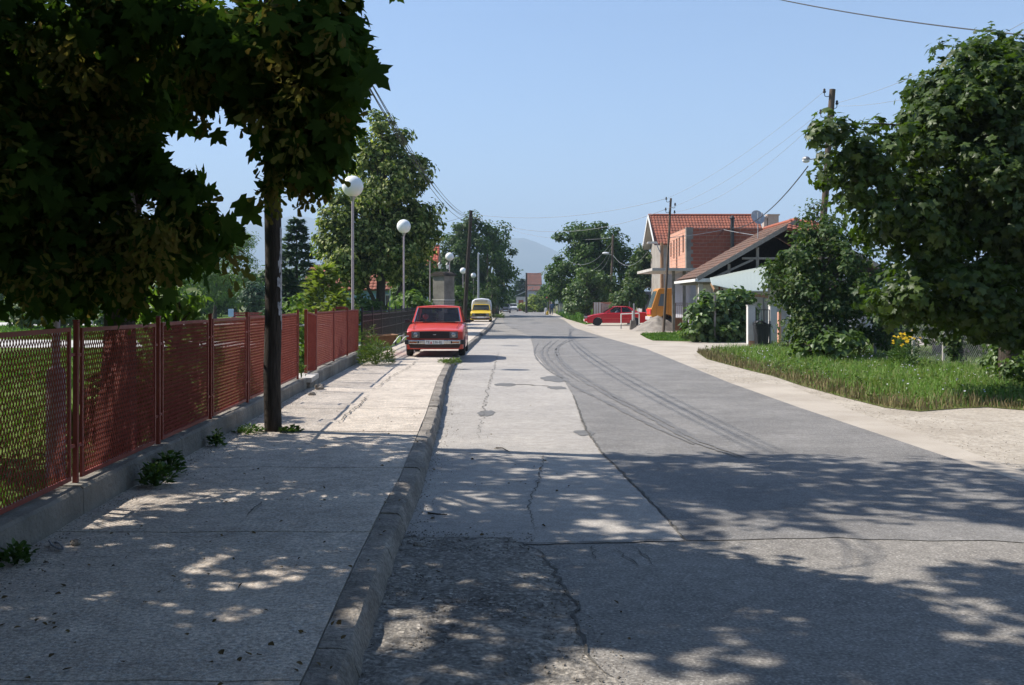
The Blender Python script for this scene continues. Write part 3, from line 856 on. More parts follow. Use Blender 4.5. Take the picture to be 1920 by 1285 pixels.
a = W(1258, 372, 53.5); pole_c = wood_pole('utility_pole', 'brown wooden pole leaning beside the sand heap, insulators at the top', (W(1244, 622, 53.5)[0], 53.5, 0.0), a, 0.072, 0.058, 'wood_pole')
a = W(1561, 168, 34); pole_d = wood_pole('utility_pole', 'tall wooden pole rising out of the big shrub on the right', (W(1527, 640, 34)[0], 34, 0.0), a, 0.125, 0.10, 'wood_pole')
a = W(1149.5, 441, 88); pole_e = wood_pole('utility_pole', 'wooden pole with lamp arm in front of the trees behind the stacked blocks', (W(1144, 600, 88)[0], 88, 0.0), a, 0.12, 0.09, 'wood_pole')
b = MB(); b.tube([W(1149, 478, 88.0)] + [W(1143, 478, 88), W(1138, 475.5, 88)], 0.03, 6)
o = b.build('lamp_arm', M['galv']); o.parent = pole_e; o.matrix_parent_inverse = Matrix.Translation(-Vector(pole_e.location))
b = MB(); c = Vector(W(1136, 475, 88)); b.sphere(tuple(c), (0.32, 0.13, 0.10), 10, 6)
o = b.build('lamp_head', M['globe'], smooth=True); o.parent = pole_e; o.matrix_parent_inverse = Matrix.Translation(-Vector(pole_e.location))
a = W(914, 468, 112); wood_pole('utility_pole', 'thin brown pole in front of the dark walnut tree', (a[0], 112, 0.1), a, 0.12, 0.09, 'wood_pole')
a = W(987, 512, 150); wood_pole('utility_pole', 'dark pole standing before the red roofed house at the road end', (a[0], 150, 0), a, 0.17, 0.13, 'wood_dark')
a = W(1031, 520, 140); pf = wood_pole('utility_pole', 'orange topped pole at the far bend beside the walker', (W(1031, 592, 140)[0], 140, 0), a, 0.11, 0.09, 'wood_pole')
b = MB(); b.box((0.0, 0, 0), (0.42, 0.3, 0.62)); o = b.build('top_box', M['wood_orange'], pf, loc=(0.0, -0.12, a[2]-0.2))
mp_ = thing('metal_pole', 'pale metal pole behind the yellow pickup', 'pole', (W(897, 600, 92)[0], 92, 0.1))
b = MB(); b.tube([(0, 0, 0), (0, 0, W(897, 475, 92)[2]-0.1)], [0.11, 0.075], 10); smooth_by_angle(b.build('shaft', M['galv'], mp_))
mp2 = thing('metal_pole', 'slim pale metal post in front of the linden, behind the iron fence', 'pole', (W(731, 600, 47)[0], 47, 0.1))
b = MB(); b.tube([(0, 0, 0), (0, 0, W(731, 545, 47)[2]-0.1)], [0.035, 0.03], 8); smooth_by_angle(b.build('shaft', M['galv'], mp2))

def insulator(parent, p, side):
    """hooked bracket with a dark bell; p in world space"""
    p = Vector(p); q = p-Vector(parent.location)
    b = MB(); b.tube(curve([q, q+Vector((side*0.10, 0, -0.06)), q+Vector((side*0.20, 0, -0.04)), q+Vector((side*0.22, 0, 0.06))], 4), 0.012, 6)
    h = b.build('insulator_hook', M['black_metal'], parent)
    c = q+Vector((side*0.22, 0, 0.06))
    b = MB(); b.lathe([(0.03, 0), (0.055, 0.02), (0.05, 0.06), (0.03, 0.08), (0.045, 0.10), (0.03, 0.14), (0.01, 0.15)], tuple(c), 10)
    smooth_by_angle(b.build('insulator_bell', M['rubber'], h))
    return p+Vector((side*0.22, 0, 0.12))
ins_d = [insulator(pole_d, W(1558, 178, 34), -1), insulator(pole_d, W(1551, 217, 34), -1), insulator(pole_d, W(1557, 200, 34), 1)]
ins_c = [insulator(pole_c, W(1257, 377, 53.5), -1), insulator(pole_c, W(1256, 397, 53.5), -1), insulator(pole_c, W(1258, 388, 53.5), 1), insulator(pole_c, W(1257, 402, 53.5), 1)]
b = MB(); q = Vector(W(1513, 300, 34))-Vector(pole_d.location); a = Vector(W(1543, 296, 34))-Vector(pole_d.location)
b.tube([a, q], 0.02, 6); arm = b.build('lamp_arm', M['galv'], pole_d)
b = MB(); b.sphere(tuple(q+Vector((-0.03, 0, -0.02))), (0.13, 0.09, 0.085), 12, 8); b.build('lamp_bulb', M['white_paint'], arm, smooth=True)
b = MB(); b.lathe([(0.14, 0.0), (0.10, 0.06), (0.02, 0.09)], tuple(q+Vector((-0.03, 0, 0.03))), 10); b.build('lamp_hood', M['steel'], arm)
# wood post with street lamp at the house
a = W(1241, 455, 68); lp = wood_pole('utility_pole', 'orange wood pole with a street lamp beside the truck cab', (a[0], 68, 0), a, 0.12, 0.10, 'wood_orange')
q = Vector(W(1233, 456, 68))-Vector(lp.location)
b = MB(); b.tube([Vector((0, 0, a[2]-0.9)), Vector((-0.3, 0, a[2]-0.25)), q], 0.035, 6); arm = b.build('lamp_arm', M['galv'], lp)
b = MB(); b.box(tuple(q+Vector((-0.35, 0, 0.02))), (0.75, 0.28, 0.14), taper=(0.8, 0.7), bev=0.02); b.build('lamp_head', M['concrete_pale'], arm)

# ------------------------------------------------------------------ overhead wires
def wire(label, a, c, sag, r=0.008, mat='wire', n=16, group='overhead wires across the street'):
    a, c = Vector(a), Vector(c); P = []
    for i in range(n+1):
        t = i/n; p = a.lerp(c, t); p.z -= sag*4*t*(1-t); P.append(p)
    b = MB(); b.tube(P, r, 5)
    return tag(b.build('power_line', M[mat], smooth=True), label, 'wire', group)
ta = Vector(pole_a.location)+Vector((-0.03, 0, 6.4)); tb = Vector(W(882, 402, 62))
for i, (dx, dz) in enumerate(((-0.3, 0.0), (-0.12, -0.12), (0.12, 0.0), (0.3, -0.12))):
    wire(('topmost', 'second', 'third', 'lowest')[i] + ' dark wire from the near pole past the linden to the leaning pole', ta+Vector((dx*0.6, 0, dz-0.2*i)), tb+Vector((dx, 0, -0.1*i)), 0.75+0.14*i, 0.009)
for i in range(2):
    wire(('upper', 'lower')[i] + ' pale wire crossing from the leaning pole to the sand heap pole', tb+Vector((0.1, 0, -0.15*i)), Vector(ins_c[i]), 0.55+0.5*i, 0.010, 'wire_pale')
wire('wire from the leaning pole down into the trees by the iron fence', tb+Vector((-.1, 0, -0.2)), W(790, 463, 60), 0.8, 0.008)
wire('wire running level from the leaning pole toward the linden', tb+Vector((-.1, 0, -0.05)), W(770, 428, 50), 0.1, 0.008)
wire('highest thin wire between the tall pole and the sand heap pole', ins_d[0], ins_c[0], 0.35, 0.006, 'wire_pale')
wire('middle thin wire between the tall pole and the sand heap pole', ins_d[1], ins_c[1], 0.4, 0.006, 'wire_pale')
wire('third thin wire between the tall pole and the sand heap pole', Vector(ins_d[1])+Vector((0.05, 0, -.12)), ins_c[3], 0.65, 0.006, 'wire_pale')
wire('thick dark cable dropping from the tall pole to the brick extension', W(1515, 312, 34), W(1372, 428, 55), 0.55, 0.020)
wire('pale cable from the brick extension to the sand heap pole', W(1357, 431, 55), W(1252, 446, 53.5), 0.05, 0.016, 'wire_pale')
wire('pale cable from the brick extension into the gable shed', W(1357, 431, 55), W(1462, 446, 50), 0.05, 0.016, 'wire_pale')
wire('loose dark cable looping down the brick extension', W(1357, 431, 55), W(1300, 455, 54.5), 0.35, 0.012)
wire('dark cable crossing the upper right corner of the sky', W(1455, -2, 30), W(1960, 70, 22), 0.10, 0.016)
wire('upper pale wire from the tall pole toward the right maple top', ins_d[2], W(1960, 20, 20), 0.2, 0.006, 'wire_pale')
wire('lower pale wire from the tall pole behind the right maple', Vector(ins_d[2])+Vector((0, 0, -.1)), W(1960, 96, 20), 0.3, 0.006, 'wire_pale')
for i, (q, sg) in enumerate((((1060, 475), 1.2), ((1085, 485), 1.3), ((1110, 492), 1.0))):
    wire(('leftmost', 'middle', 'rightmost')[i] + ' sagging wire at the pole with lamp arm', W(1149, 452+6*i, 88), W(q[0], q[1]+10, 92), sg, 0.012, 'wire_pale')
wire('sagging wire from the pole with lamp arm toward the tiled house', W(1149, 478, 88), W(1216, 470, 72), 1.0, 0.012, 'wire_pale')
wire('pale wire above the trees from the lamp arm pole to the lantern pole', W(1149, 446, 88), W(960, 432, 110), 0.5, 0.012, 'wire_pale')
wire('far wire dropping from the dark pole to the walnut tree', W(987, 514, 150), W(950, 528, 120), 0.4, 0.014)
wire('far wire rising from the dark pole over the red roofed house', W(987, 514, 150), W(1040, 500, 130), 0.3, 0.014)
# ------------------------------------------------------------------ leaves
def fan(outline, centre):
    V = [centre]+outline; n = len(outline)
    return np.array(V, dtype=float), np.array([(0, 1+i, 1+(i+1) % n) for i in range(n)])
def maple_leaf():
    half = [(0.06, -0.02), (0.30, -0.10), (0.56, 0.02), (0.36, 0.16), (0.50, 0.24), (0.78, 0.50), (0.52, 0.50), (0.44, 0.58), (0.22, 0.52), (0.26, 0.74), (0.15, 0.80)]
    right = [(x, y) for x, y in half]; left = [(-x, y) for x, y in reversed(half)]
    o = right+[(0.0, 1.08)]+left
    z = lambda x, y: -0.22*abs(x)**1.3 - 0.18*max(0, y-.4)**2 + 0.03*math.sin(9*x+4*y)
    return fan([(x, y, z(x, y)) for x, y in o], (0, 0.30, 0.03))
def oval_leaf(wd=0.36, fold=0.10):
    o = [(0, 0, 0), (wd*.8, .28, fold*.8), (wd, .52, fold), (wd*.55, .82, fold*.4), (0, 1.06, -.10), (-wd*.55, .82, fold*.4), (-wd, .52, fold), (-wd*.8, .28, fold*.8)]
    V = np.array(o); F = np.array([(0, 1, 2), (0, 2, 3), (0, 3, 4), (0, 4, 5), (0, 5, 6), (0, 6, 7)])
    return V, F
def lance_leaf(wd=0.13):
    o = [(0, 0, 0), (wd, .45, .03), (0, 1.0, -.12), (-wd, .45, .03)]
    return np.array(o), np.array([(0, 1, 2), (0, 2, 3)])
def spray():          # a conifer spray: a ragged flat frond
    o = [(0, 0, 0), (.16, .18, .02), (.10, .26, 0), (.24, .46, .02), (.12, .52, 0), (.18, .76, -.03), (.05, .78, -.03), (0, 1.05, -.10), (-.05, .78, -.03), (-.18, .74, -.03), (-.11, .50, 0), (-.25, .44, .02), (-.10, .24, 0), (-.16, .16, .02)]
    return fan(o, (0, .42, .03))
def wing():           # one half of a maple key
    o = [(0, 0, 0), (.14, .12, .01), (.13, .26, .01), (.32, .5, .03), (.40, .8, .0), (.20, 1.0, -.04), (-.06, .9, 0), (-.10, .4, 0), (-.12, .14, 0)]
    return fan(o, (.05, .4, .02))
LEAF = {'maple': maple_leaf(), 'oval': oval_leaf(), 'round': oval_leaf(.46, .07), 'lance': lance_leaf(), 'spray': spray(), 'wing': wing()}

def frames(P, N, rg, spin=None):
    """columns x,y,z for leaves at P whose blade faces N; the tip direction leans downward"""
    n = len(P)
    N = N/np.maximum(np.linalg.norm(N, axis=1, keepdims=True), 1e-6)
    t = rg.normal(size=(n, 3)); t[:, 2] -= 0.9
    if spin is not None: t = spin
    t = t-N*np.sum(t*N, axis=1, keepdims=True)
    t /= np.maximum(np.linalg.norm(t, axis=1, keepdims=True), 1e-6)
    x = np.cross(t, N)
    return np.stack([x, t, N], axis=2)      # (n,3,3) columns

def leaf_cloud(name, P, N, size, kind, mat, rg, var=0.35, spin=None):
    T, F = LEAF[kind]
    A = frames(P, N, rg, spin)
    s = size*(1+rg.uniform(-var, var, size=len(P)))
    V = np.einsum('nij,vj->nvi', A, T)*s[:, None, None]+P[:, None, :]
    nf = (F[None]+(np.arange(len(P))*len(T))[:, None, None]).reshape(-1, 3)
    return np_mesh(name, V.reshape(-1, 3), nf, mat)

def crown_points(rg, ells, n_sub, sub_r, n, flat=0.75, keep=None):
    """leaf places gathered in clumps spread through the ellipsoids (centre, radii)"""
    vol = np.array([e[1][0]*e[1][1]*e[1][2] for e in ells]); vol = vol**0.62/np.sum(vol**0.62)
    k = rg.choice(len(ells), size=n_sub, p=vol)
    d = rg.normal(size=(n_sub, 3)); d /= np.linalg.norm(d, axis=1, keepdims=True)
    r = rg.uniform(0.25, 1.0, size=n_sub)**0.55
    lump = 1+0.16*np.sin(d[:, 0]*5+k*2)*np.cos(d[:, 2]*4+d[:, 1]*3)
    c = np.array([ells[i][0] for i in k])+d*np.array([ells[i][1] for i in k])*(r*lump)[:, None]
    cc = np.array([ells[i][0] for i in k])
    j = rg.integers(0, n_sub, size=n)
    q = rg.normal(size=(n, 3)); q /= np.linalg.norm(q, axis=1, keepdims=True)
    rr = rg.uniform(0.1, 1.0, size=n)**0.5
    sr = sub_r*rg.uniform(.6, 1.35, size=n_sub)
    P = c[j]+q*rr[:, None]*sr[j][:, None]*np.array([1, 1, flat])
    out = P-cc[j]; out /= np.maximum(np.linalg.norm(out, axis=1, keepdims=True), 1e-6)
    N = q*0.55+out*0.45+np.array([0, 0, 0.55])+rg.normal(size=(n, 3))*0.42
    if keep is not None:
        m = keep(P); P, N = P[m], N[m]
    return P, N, c

def limbs(b, base, top, r0, targets, rg, n=8, start=0.3, r_end=0.012):
    """limbs from the trunk to clump centres"""
    base, top = Vector(base), Vector(top)
    for t in targets:
        t = Vector(t); f_ = min(0.95, max(start, (t.z-base.z)/(top.z-base.z+1e-6)*0.75))
        s = base.lerp(top, f_); m1 = s.lerp(t, 0.5)+Vector((rg.uniform(-.15, .15), rg.uniform(-.15, .15), 0.12*(t-s).length))
        r = r0*(1-f_)*0.55+r_end
        b.tube(curve([s, m1, t], 4), list(np.linspace(r, r_end*0.6, 9)), n, cap=False)

def tree(name, label, cat, base, top, r0, ells, n_sub, sub_r, n, size, kind, lm, bm_='bark', seed=1, n_limbs=14, lean=None, group=None, flat=0.75, keep=None, forks=None, part='crown'):
    rg = np.random.default_rng(seed); r_ = random.Random(seed)
    t = thing(name, label, cat, base, 0, group)
    off = np.array(base)
    P, N, c = crown_points(rg, ells, n_sub, sub_r, n, flat, keep)
    me = leaf_cloud('crown', P-off, N, size, kind, LM[lm], rg)
    o = link(part, me, t); o['kind'] = 'stuff'
    b = MB(); B = Vector((0, 0, -0.05)); T = Vector(top)-Vector(base)
    pts = [B.lerp(T, k/7)+Vector((r_.uniform(-.05, .05), r_.uniform(-.05, .05), 0))*(1 if 0 < k < 7 else 0) for k in range(8)]
    b.tube(pts, [r0*1.35]+[r0*(1-0.80*k/7) for k in range(1, 8)], 10, cap=True)
    idx = rg.choice(len(c), size=min(n_limbs, len(c)), replace=False)
    limbs(b, B, T, r0, [tuple(c[i]-off) for i in idx], r_, 6)
    for fk in forks or ():
        b.tube(curve([Vector(p)-Vector(base) for p in fk[0]], 5), list(np.linspace(fk[1], fk[2], 5*(len(fk[0])-1)+1)), 8)
    smooth_by_angle(b.build('trunk', M[bm_], t), 60)
    return t

LM = {
    'maple': leafmat('leaf_maple', [(0.030, 0.058, 0.014), (0.044, 0.082, 0.018), (0.062, 0.105, 0.022), (0.036, 0.066, 0.018)], 0.7, 0.24, 0.0),
    'maple2': leafmat('leaf_maple_lit', [(0.030, 0.054, 0.011), (0.050, 0.084, 0.015), (0.070, 0.108, 0.020), (0.036, 0.060, 0.016)], 0.45, 0.34, 0.28),
    'keys': leafmat('maple_keys', [(0.135, 0.15, 0.040), (0.185, 0.185, 0.052), (0.16, 0.13, 0.045), (0.115, 0.135, 0.034)], 0.8, 0.34, 0.0, (1.3, 1.2, 0.7)),
    'linden': leafmat('leaf_linden', [(0.034, 0.062, 0.013), (0.060, 0.100, 0.018), (0.105, 0.145, 0.028), (0.46, 0.47, 0.19), (0.18, 0.21, 0.055), (0.042, 0.074, 0.014)], 0.5, 0.36, 0.16),  # palest tones put sunlit highlights into the colour of some leaves
    'walnut': leafmat('leaf_walnut', [(0.028, 0.062, 0.012), (0.046, 0.090, 0.018), (0.075, 0.125, 0.024)], 0.55, 0.32, 0.2),
    'bright': leafmat('leaf_bright', [(0.085, 0.145, 0.030), (0.13, 0.20, 0.045), (0.10, 0.165, 0.035)], 0.55, 0.35, 0.3),
    'mid': leafmat('leaf_mid', [(0.050, 0.090, 0.022), (0.075, 0.125, 0.032), (0.10, 0.15, 0.04)], 0.55, 0.3, 0.3),
    'shrub': leafmat('leaf_shrub', [(0.030, 0.060, 0.017), (0.048, 0.088, 0.025), (0.070, 0.112, 0.034), (0.11, 0.135, 0.045)], 0.5, 0.3, 0.22),
    'vine': leafmat('leaf_vine', [(0.055, 0.10, 0.022), (0.085, 0.14, 0.032), (0.12, 0.18, 0.05), (0.045, 0.08, 0.02)], 0.42, 0.28, 0.45),
    'spruce': leafmat('needle_spruce', [(0.026, 0.058, 0.024), (0.042, 0.084, 0.034), (0.06, 0.105, 0.045)], 0.6, 0.1, 0.25),
    'larch': leafmat('needle_larch', [(0.15, 0.19, 0.032), (0.21, 0.25, 0.05), (0.12, 0.165, 0.03)], 0.6, 0.3, 0.25),
    'weed': leafmat('leaf_weed', [(0.060, 0.105, 0.022), (0.095, 0.15, 0.035), (0.14, 0.17, 0.05)], 0.55, 0.3, 0.3),
    'weed_dark': leafmat('leaf_weed_dark', [(0.045, 0.09, 0.020), (0.065, 0.12, 0.028), (0.09, 0.145, 0.04)], 0.55, 0.25, 0.3),
    'grass': leafmat('blade_grass', [(0.095, 0.20, 0.030), (0.135, 0.26, 0.042), (0.16, 0.27, 0.060), (0.27, 0.28, 0.12), (0.11, 0.22, 0.034)], 0.6, 0.3, 0.25, (1.3, 1.4, 0.7)),
    'lawn': leafmat('blade_lawn', [(0.055, 0.125, 0.016), (0.085, 0.17, 0.024), (0.12, 0.20, 0.034)], 0.6, 0.3, 0.25, (1.3, 1.4, 0.7)),
    'dry': leafmat('blade_dry', [(0.26, 0.21, 0.11), (0.20, 0.16, 0.08), (0.16, 0.15, 0.06)], 0.8, 0.2, 0.2, (1, 1, 1)),
    'yellow': leafmat('petal_yellow', [(0.75, 0.48, 0.02), (0.80, 0.58, 0.04)], 0.6, 0.3, 0.2, (1, 1, 1)),
    'redfl': leafmat('petal_red', [(0.65, 0.06, 0.02), (0.75, 0.12, 0.05)], 0.6, 0.3, 0.2, (1, 1, 1)),
}

# ------------------------------------------------------------------ big maple over the pavement
def pe(px, py, Y, rx_, rz_, ry_):
    """an ellipsoid of foliage about the place seen at (px, py) at depth Y; radii across and up in photograph pixels"""
    return (W(px, py, Y), (rx_*Y/FPX, ry_, rz_*Y/FPX))

rg = np.random.default_rng(11)
mt = thing('maple_tree', 'big dark maple with hanging yellowish keys, its boughs shading the pavement and road', 'tree', (-3.75, 9.6, LZ))
mbase = np.array((-3.75, 9.6, LZ))
low = [pe(40, 110, 7.4, 170, 150, .8), pe(60, 330, 7.2, 130, 130, .7), pe(40, 500, 7.3, 110, 70, .5), pe(150, 485, 7.6, 120, 95, .6), pe(265, 500, 7.7, 75, 85, .5), pe(20, 230, 9.5, 150, 190, .9),
       pe(325, 455, 7.4, 60, 62, .5), pe(385, 400, 7.1, 72, 52, .45), pe(425, 395, 7.0, 42, 38, .3), pe(330, 340, 7.4, 55, 55, .4), pe(210, 290, 7.6, 100, 100, .7), pe(262, 190, 7.8, 80, 75, .7),
       pe(230, 70, 7.2, 150, 110, .8), pe(400, 70, 6.8, 110, 95, .7), pe(470, 130, 6.6, 70, 60, .5), pe(540, 50, 6.4, 95, 90, .6), pe(620, 50, 6.3, 58, 85, .5), pe(585, 150, 6.5, 80, 85, .5), pe(630, 130, 6.3, 35, 85, .4),
       pe(545, 235, 6.7, 62, 75, .45), pe(600, 250, 6.6, 52, 75, .4), pe(505, 330, 6.9, 20, 48, .2), pe(590, 305, 6.6, 55, 40, .3), pe(395, 165, 7.0, 55, 30, .4)]
high = [((-3.0, 10.4, 7.0), (3.0, 1.8, 2.3)), ((-5.4, 10.6, 3.9), (1.45, 1.5, 1.5)), ((-5.6, 10.6, 6.6), (2.2, 1.6, 1.9)), ((-6.8, 10.2, 4.6), (1.8, 2.0, 1.5)), ((-4.6, 8.9, 5.7), (1.2, .9, .8))]
P1, N1, C1 = crown_points(rg, low, 600, 0.22, 9600, 1.0)
# hanging leaves: blades face outward and droop
N1 = N1*np.array([1, 1, 0.7])
def in_view_free(P):
    """open sky between the boughs, kept free of leaves in space"""
    px = PX0+FPX*P[:, 0]/P[:, 1]; py = HOR-FPX*(P[:, 2]-EYE)/P[:, 1]
    hole = ((px-400)/104)**2+((py-274)/64)**2 < 1
    hole |= ((px-446)/58)**2+((py-325)/104)**2 < 1
    hole |= (px > 690) & (py < 420) & (py > -60)
    hole |= (px > 672) & (py > 215) & (py < 420)
    hole |= (px > 535) & (py > 352) | (px > 480) & (py > 395)
    hole |= (py > 612) & (px < 760)
    hole |= (px > 612) & (py > 312) & (px < 760)
    hole |= (px > 335) & (py > 520) & (px < 760)
    return ~hole
m = in_view_free(P1); P1, N1 = P1[m], N1[m]
P2, N2, C2 = crown_points(rg, high, 480, 0.36, 14000, 0.7)
m = in_view_free(P2); P2, N2 = P2[m], N2[m]
# 300 nearest leaves in view are leaves of their own
px = PX0+FPX*P1[:, 0]/P1[:, 1]; py = HOR-FPX*(P1[:, 2]-EYE)/P1[:, 1]
vis = (px > 5) & (px < 760) & (py > 5) & (py < 620)
order = np.argsort(np.where(vis, P1[:, 1], 99)); near = order[:290]; rest = np.setdiff1d(np.arange(len(P1)), near)
me = leaf_cloud('foliage', np.concatenate([P1[rest], P2])-mbase, np.concatenate([N1[rest], N2]), 0.100, 'maple', LM['maple'], rg, 0.5)
link('foliage', me, mt, kind='stuff')
lf = np_mesh('leaf', LEAF['maple'][0], LEAF['maple'][1], LM['maple'])
A = frames(P1[near], N1[near], rg)
def leaf_obj(mesh, p, a, s, parent, name='leaf'):
    o = link(name, mesh, parent)
    o.matrix_basis = Matrix.LocRotScale(Vector(p), Matrix(a.tolist()).to_quaternion(), Vector((s, s, s)))
    return o
for i, k in enumerate(near): leaf_obj(lf, P1[k]-mbase, A[i], 0.102*rg.uniform(.6, 1.55), mt)
# lone leaves at the outer edge of the boughs
for (px_, py_, Y_, s_, nx_, nz_) in ((690, 150, 5.7, .17, .3, .2), (700, 155, 5.75, .12, .5, -.2), (340, 255, 7.0, .15, .2, .3), (372, 262, 7.0, .13, -.3, .3), (402, 272, 7.0, .12, .5, .2), (470, 305, 7.0, .12, -.2, .1), (447, 400, 7.0, .15, .4, .2), (462, 415, 7.0, .16, .5, .1), (425, 455, 7.0, .14, .3, .2), (735, 8, 5.6, .09, .3, .3)):
    a = frames(np.array([[0, 0, 0.]]), np.array([[nx_, -0.8, nz_]]), rg, np.array([[0.6, 0.1, -0.6]]))[0]
    leaf_obj(lf, np.array(W(px_, py_-25, Y_))-mbase, a, s_, mt)
# bunches of keys
keyme = []
for k in range(4):
    n = 34; p = rg.normal(size=(n, 3))*np.array([.05, .05, .075]); p[:, 2] -= .06
    nn = rg.normal(size=(n, 3)); sp = p*1.5+rg.normal(size=(n, 3))*.03; sp[:, 2] -= .05
    keyme.append(leaf_cloud('seed_bunch', p, nn, 0.066, 'wing', LM['keys'], rg, .2, sp))
kp, _, _ = crown_points(rg, low, 300, 0.22, 900, 1.0); kp[:, 1] -= 0.22
kp = kp[in_view_free(kp) & in_view_free(kp-np.array([0, 0, .16])) & in_view_free(kp+np.array([.10, 0, -.05]))]
for i, p in enumerate(kp[:200]):
    o = link('seed_bunch', keyme[i % 4], mt, kind='stuff', loc=tuple(p-mbase), rot=(rg.uniform(-.3, .3), rg.uniform(-.3, .3), rg.uniform(0, 6.28))); s = rg.uniform(.8, 1.25); o.scale = (s, s, s)
for (px_, py_, Y_) in ((378, 205, 6.9), (505, 365, 6.9), (585, 338, 6.5), (610, 318, 6.5), (600, 312, 6.5), (560, 345, 6.5), (520, 310, 6.7)):
    for q in range(2):
        link('seed_bunch', keyme[q], mt, kind='stuff', loc=tuple(np.array(W(px_+rg.uniform(-8, 8), py_-15, Y_))-mbase), rot=(0, 0, rg.uniform(0, 6.28)))
b = MB(); rr_ = random.Random(3)
b.tube([(0, 0, -.05), (0.03, 0.02, 1.2), (-0.02, 0.03, 2.4), (0.15, 0.0, 4.2), (0.5, 0.3, 6.5), (0.7, 0.5, 8.2)], [0.19, 0.145, 0.13, 0.11, 0.07, 0.02], 12)
idx = rg.choice(len(C1), size=46, replace=False)
cpx = PX0+FPX*C1[idx, 0]/C1[idx, 1]
limbs(b, (0, 0, 0), (0.4, 0.2, 6), 0.12, [tuple(C1[i]-mbase) for i in idx[cpx < 300]]+[tuple(C2[i]-mbase) for i in range(26)], rr_, 6, 0.35, 0.007)
for i in idx[cpx >= 470][:4]:          # the boughs over the pavement come down from higher limbs
    t_ = Vector(tuple(C1[i]-mbase)); b.tube(curve([(.25, .3, 5.0), (t_.x*.45, t_.y*.35, 5.3), (t_.x*.85, t_.y*.8, 4.2), t_], 4), list(np.linspace(.011, .003, 13)), 5, cap=False)
smooth_by_angle(b.build('trunk', M['bark'], mt), 60)

# second maple, left of the camera: only its shade and top leaves reach the picture
rg = np.random.default_rng(23)
t2 = thing('maple_tree', 'second maple left of the camera whose crown throws the nearest dappled shade', 'tree', (-4.4, 4.2, LZ))
o2 = np.array((-4.4, 4.2, LZ))
P, N, C = crown_points(rg, [((-2.6, 6.3, 6.8), (3.3, 1.25, 2.0)), ((-5.6, 6.2, 4.3), (1.9, 1.9, 1.5)), ((-4.4, 3.6, 6.2), (2.4, 2.2, 2.0)), ((-1.3, 1.2, 4.9), (2.6, 2.2, 1.1)), ((-4.7, 2.0, 3.3), (1.4, 2.2, 1.7)), ((-1.5, -2.5, 5.0), (3, 2.5, 1.6)), ((-6.2, 5.4, 3.8), (1.6, 1.4, 1.3))], 700, 0.34, 22500, .7)  # clumps over and behind the camera are added to block sky light
m = in_view_free(P); 
link('foliage', leaf_cloud('foliage', P[m]-o2, N[m], 0.15, 'maple', LM['maple'], rg, .3), t2, kind='stuff')
b = MB(); b.tube([(0, 0, -.05), (0.05, 0, 2), (0.3, 0.2, 4.5), (0.8, 0.5, 7)], [.2, .15, .11, .03], 12)
limbs(b, (0, 0, 0), (0.6, 0.4, 6), .12, [tuple(C[i]-o2) for i in range(40)], rr_, 6, .4, .008)
smooth_by_angle(b.build('trunk', M['bark'], t2), 60)

# trees added out of view beside and behind the camera: they close off the sky over the shaded foreground
def offside(label, X, Y, H, rad, n, seed, lm='maple'):
    z0 = LZ if X < -3 else 0.0
    return tree('added_tree', label, 'tree', (X, Y, z0), (X+.2, Y+.1, H*.8), .2, [((X, Y, H*.62), (rad, rad, H*.36)), ((X+rad*.3, Y-rad*.2, H*.45), (rad*.8, rad*.8, H*.25))], 150, rad*.24, n, .27, 'maple', lm, 'bark', seed, 16, group='added trees out of view that block sky light')
tree('added_hedge', 'unseen dense hedge added behind the red fence to block light beside the camera', 'hedge', (-4.0, 1.0, LZ), (-4.0, 1.0, 1.5), .05, [((-4.0, -1.5, 1.0), (.6, 2.2, 1.0)), ((-4.1, 1.6, 1.0), (.6, 2.0, 1.0))], 120, .3, 3800, .13, 'oval', 'walnut', 'bark', 511, 20)  # out-of-view hedge, added to cut low light from the left
for a in (('park maple just left of the camera', -9.2, 1.2, 10.5, 3.6, 8200, 501), ('park maple behind the camera by the red fence', -5.2, -6.5, 10.5, 3.9, 5200, 502), ('park maple left of the near fence panels', -12.5, 8.2, 8.0, 3.0, 6500, 503),
          ('street tree behind the camera on the far side of the road', 8.4, -7.5, 10.0, 4.0, 5200, 504), ('yard tree right of the camera', 11.5, 0.2, 10.0, 4.2, 5200, 505), ('lower yard tree near the right edge of the dirt shoulder', 10.4, 4.8, 8.4, 3.4, 5200, 510), ('park maple well behind the camera', -4.8, -15, 11.0, 4.2, 4200, 506), ('street tree well behind the camera', 7.6, -16, 11.0, 4.4, 4200, 507), ('back park maple left of the camera', -15, -4, 11.0, 4.0, 4200, 508), ('slim park maple between the two left of the camera', -9.4, 4.3, 9.8, 2.3, 4200, 509)):
    offside(*a)

# ------------------------------------------------------------------ maple on the right
rg = np.random.default_rng(31)
mr_ = thing('maple_tree', 'broad leafy maple at the right edge over the chain-link fence', 'tree', (9.6, 19.6, 0))
ob = np.array((9.6, 19.6, 0))
E = [pe(1850, 190, 18.5, 150, 110, 1.7), pe(1780, 300, 18, 150, 150, 1.7), pe(1640, 280, 17, 95, 70, .9), pe(1570, 265, 16.6, 48, 48, .5), pe(1690, 390, 17, 105, 95, 1.1), pe(1850, 420, 18, 150, 150, 1.8), pe(1780, 540, 17.2, 120, 80, 1.2), pe(1710, 565, 16.6, 68, 50, .7), pe(1900, 575, 17.2, 110, 75, 1.3), pe(1850, 300, 17.6, 130, 200, 1.6), pe(1960, 200, 18.5, 130, 130, 1.7), pe(2050, 350, 18.5, 170, 230, 2.0), pe(1600, 325, 16.8, 50, 50, .5), pe(1760, 210, 18, 70, 60, .9), pe(1850, 110, 18.5, 55, 40, .8)]
P, N, C = crown_points(rg, E, 820, 0.33, 34000, .8)
dist = P[:, 1]+P[:, 0]*0.35
px = PX0+FPX*P[:, 0]/P[:, 1]
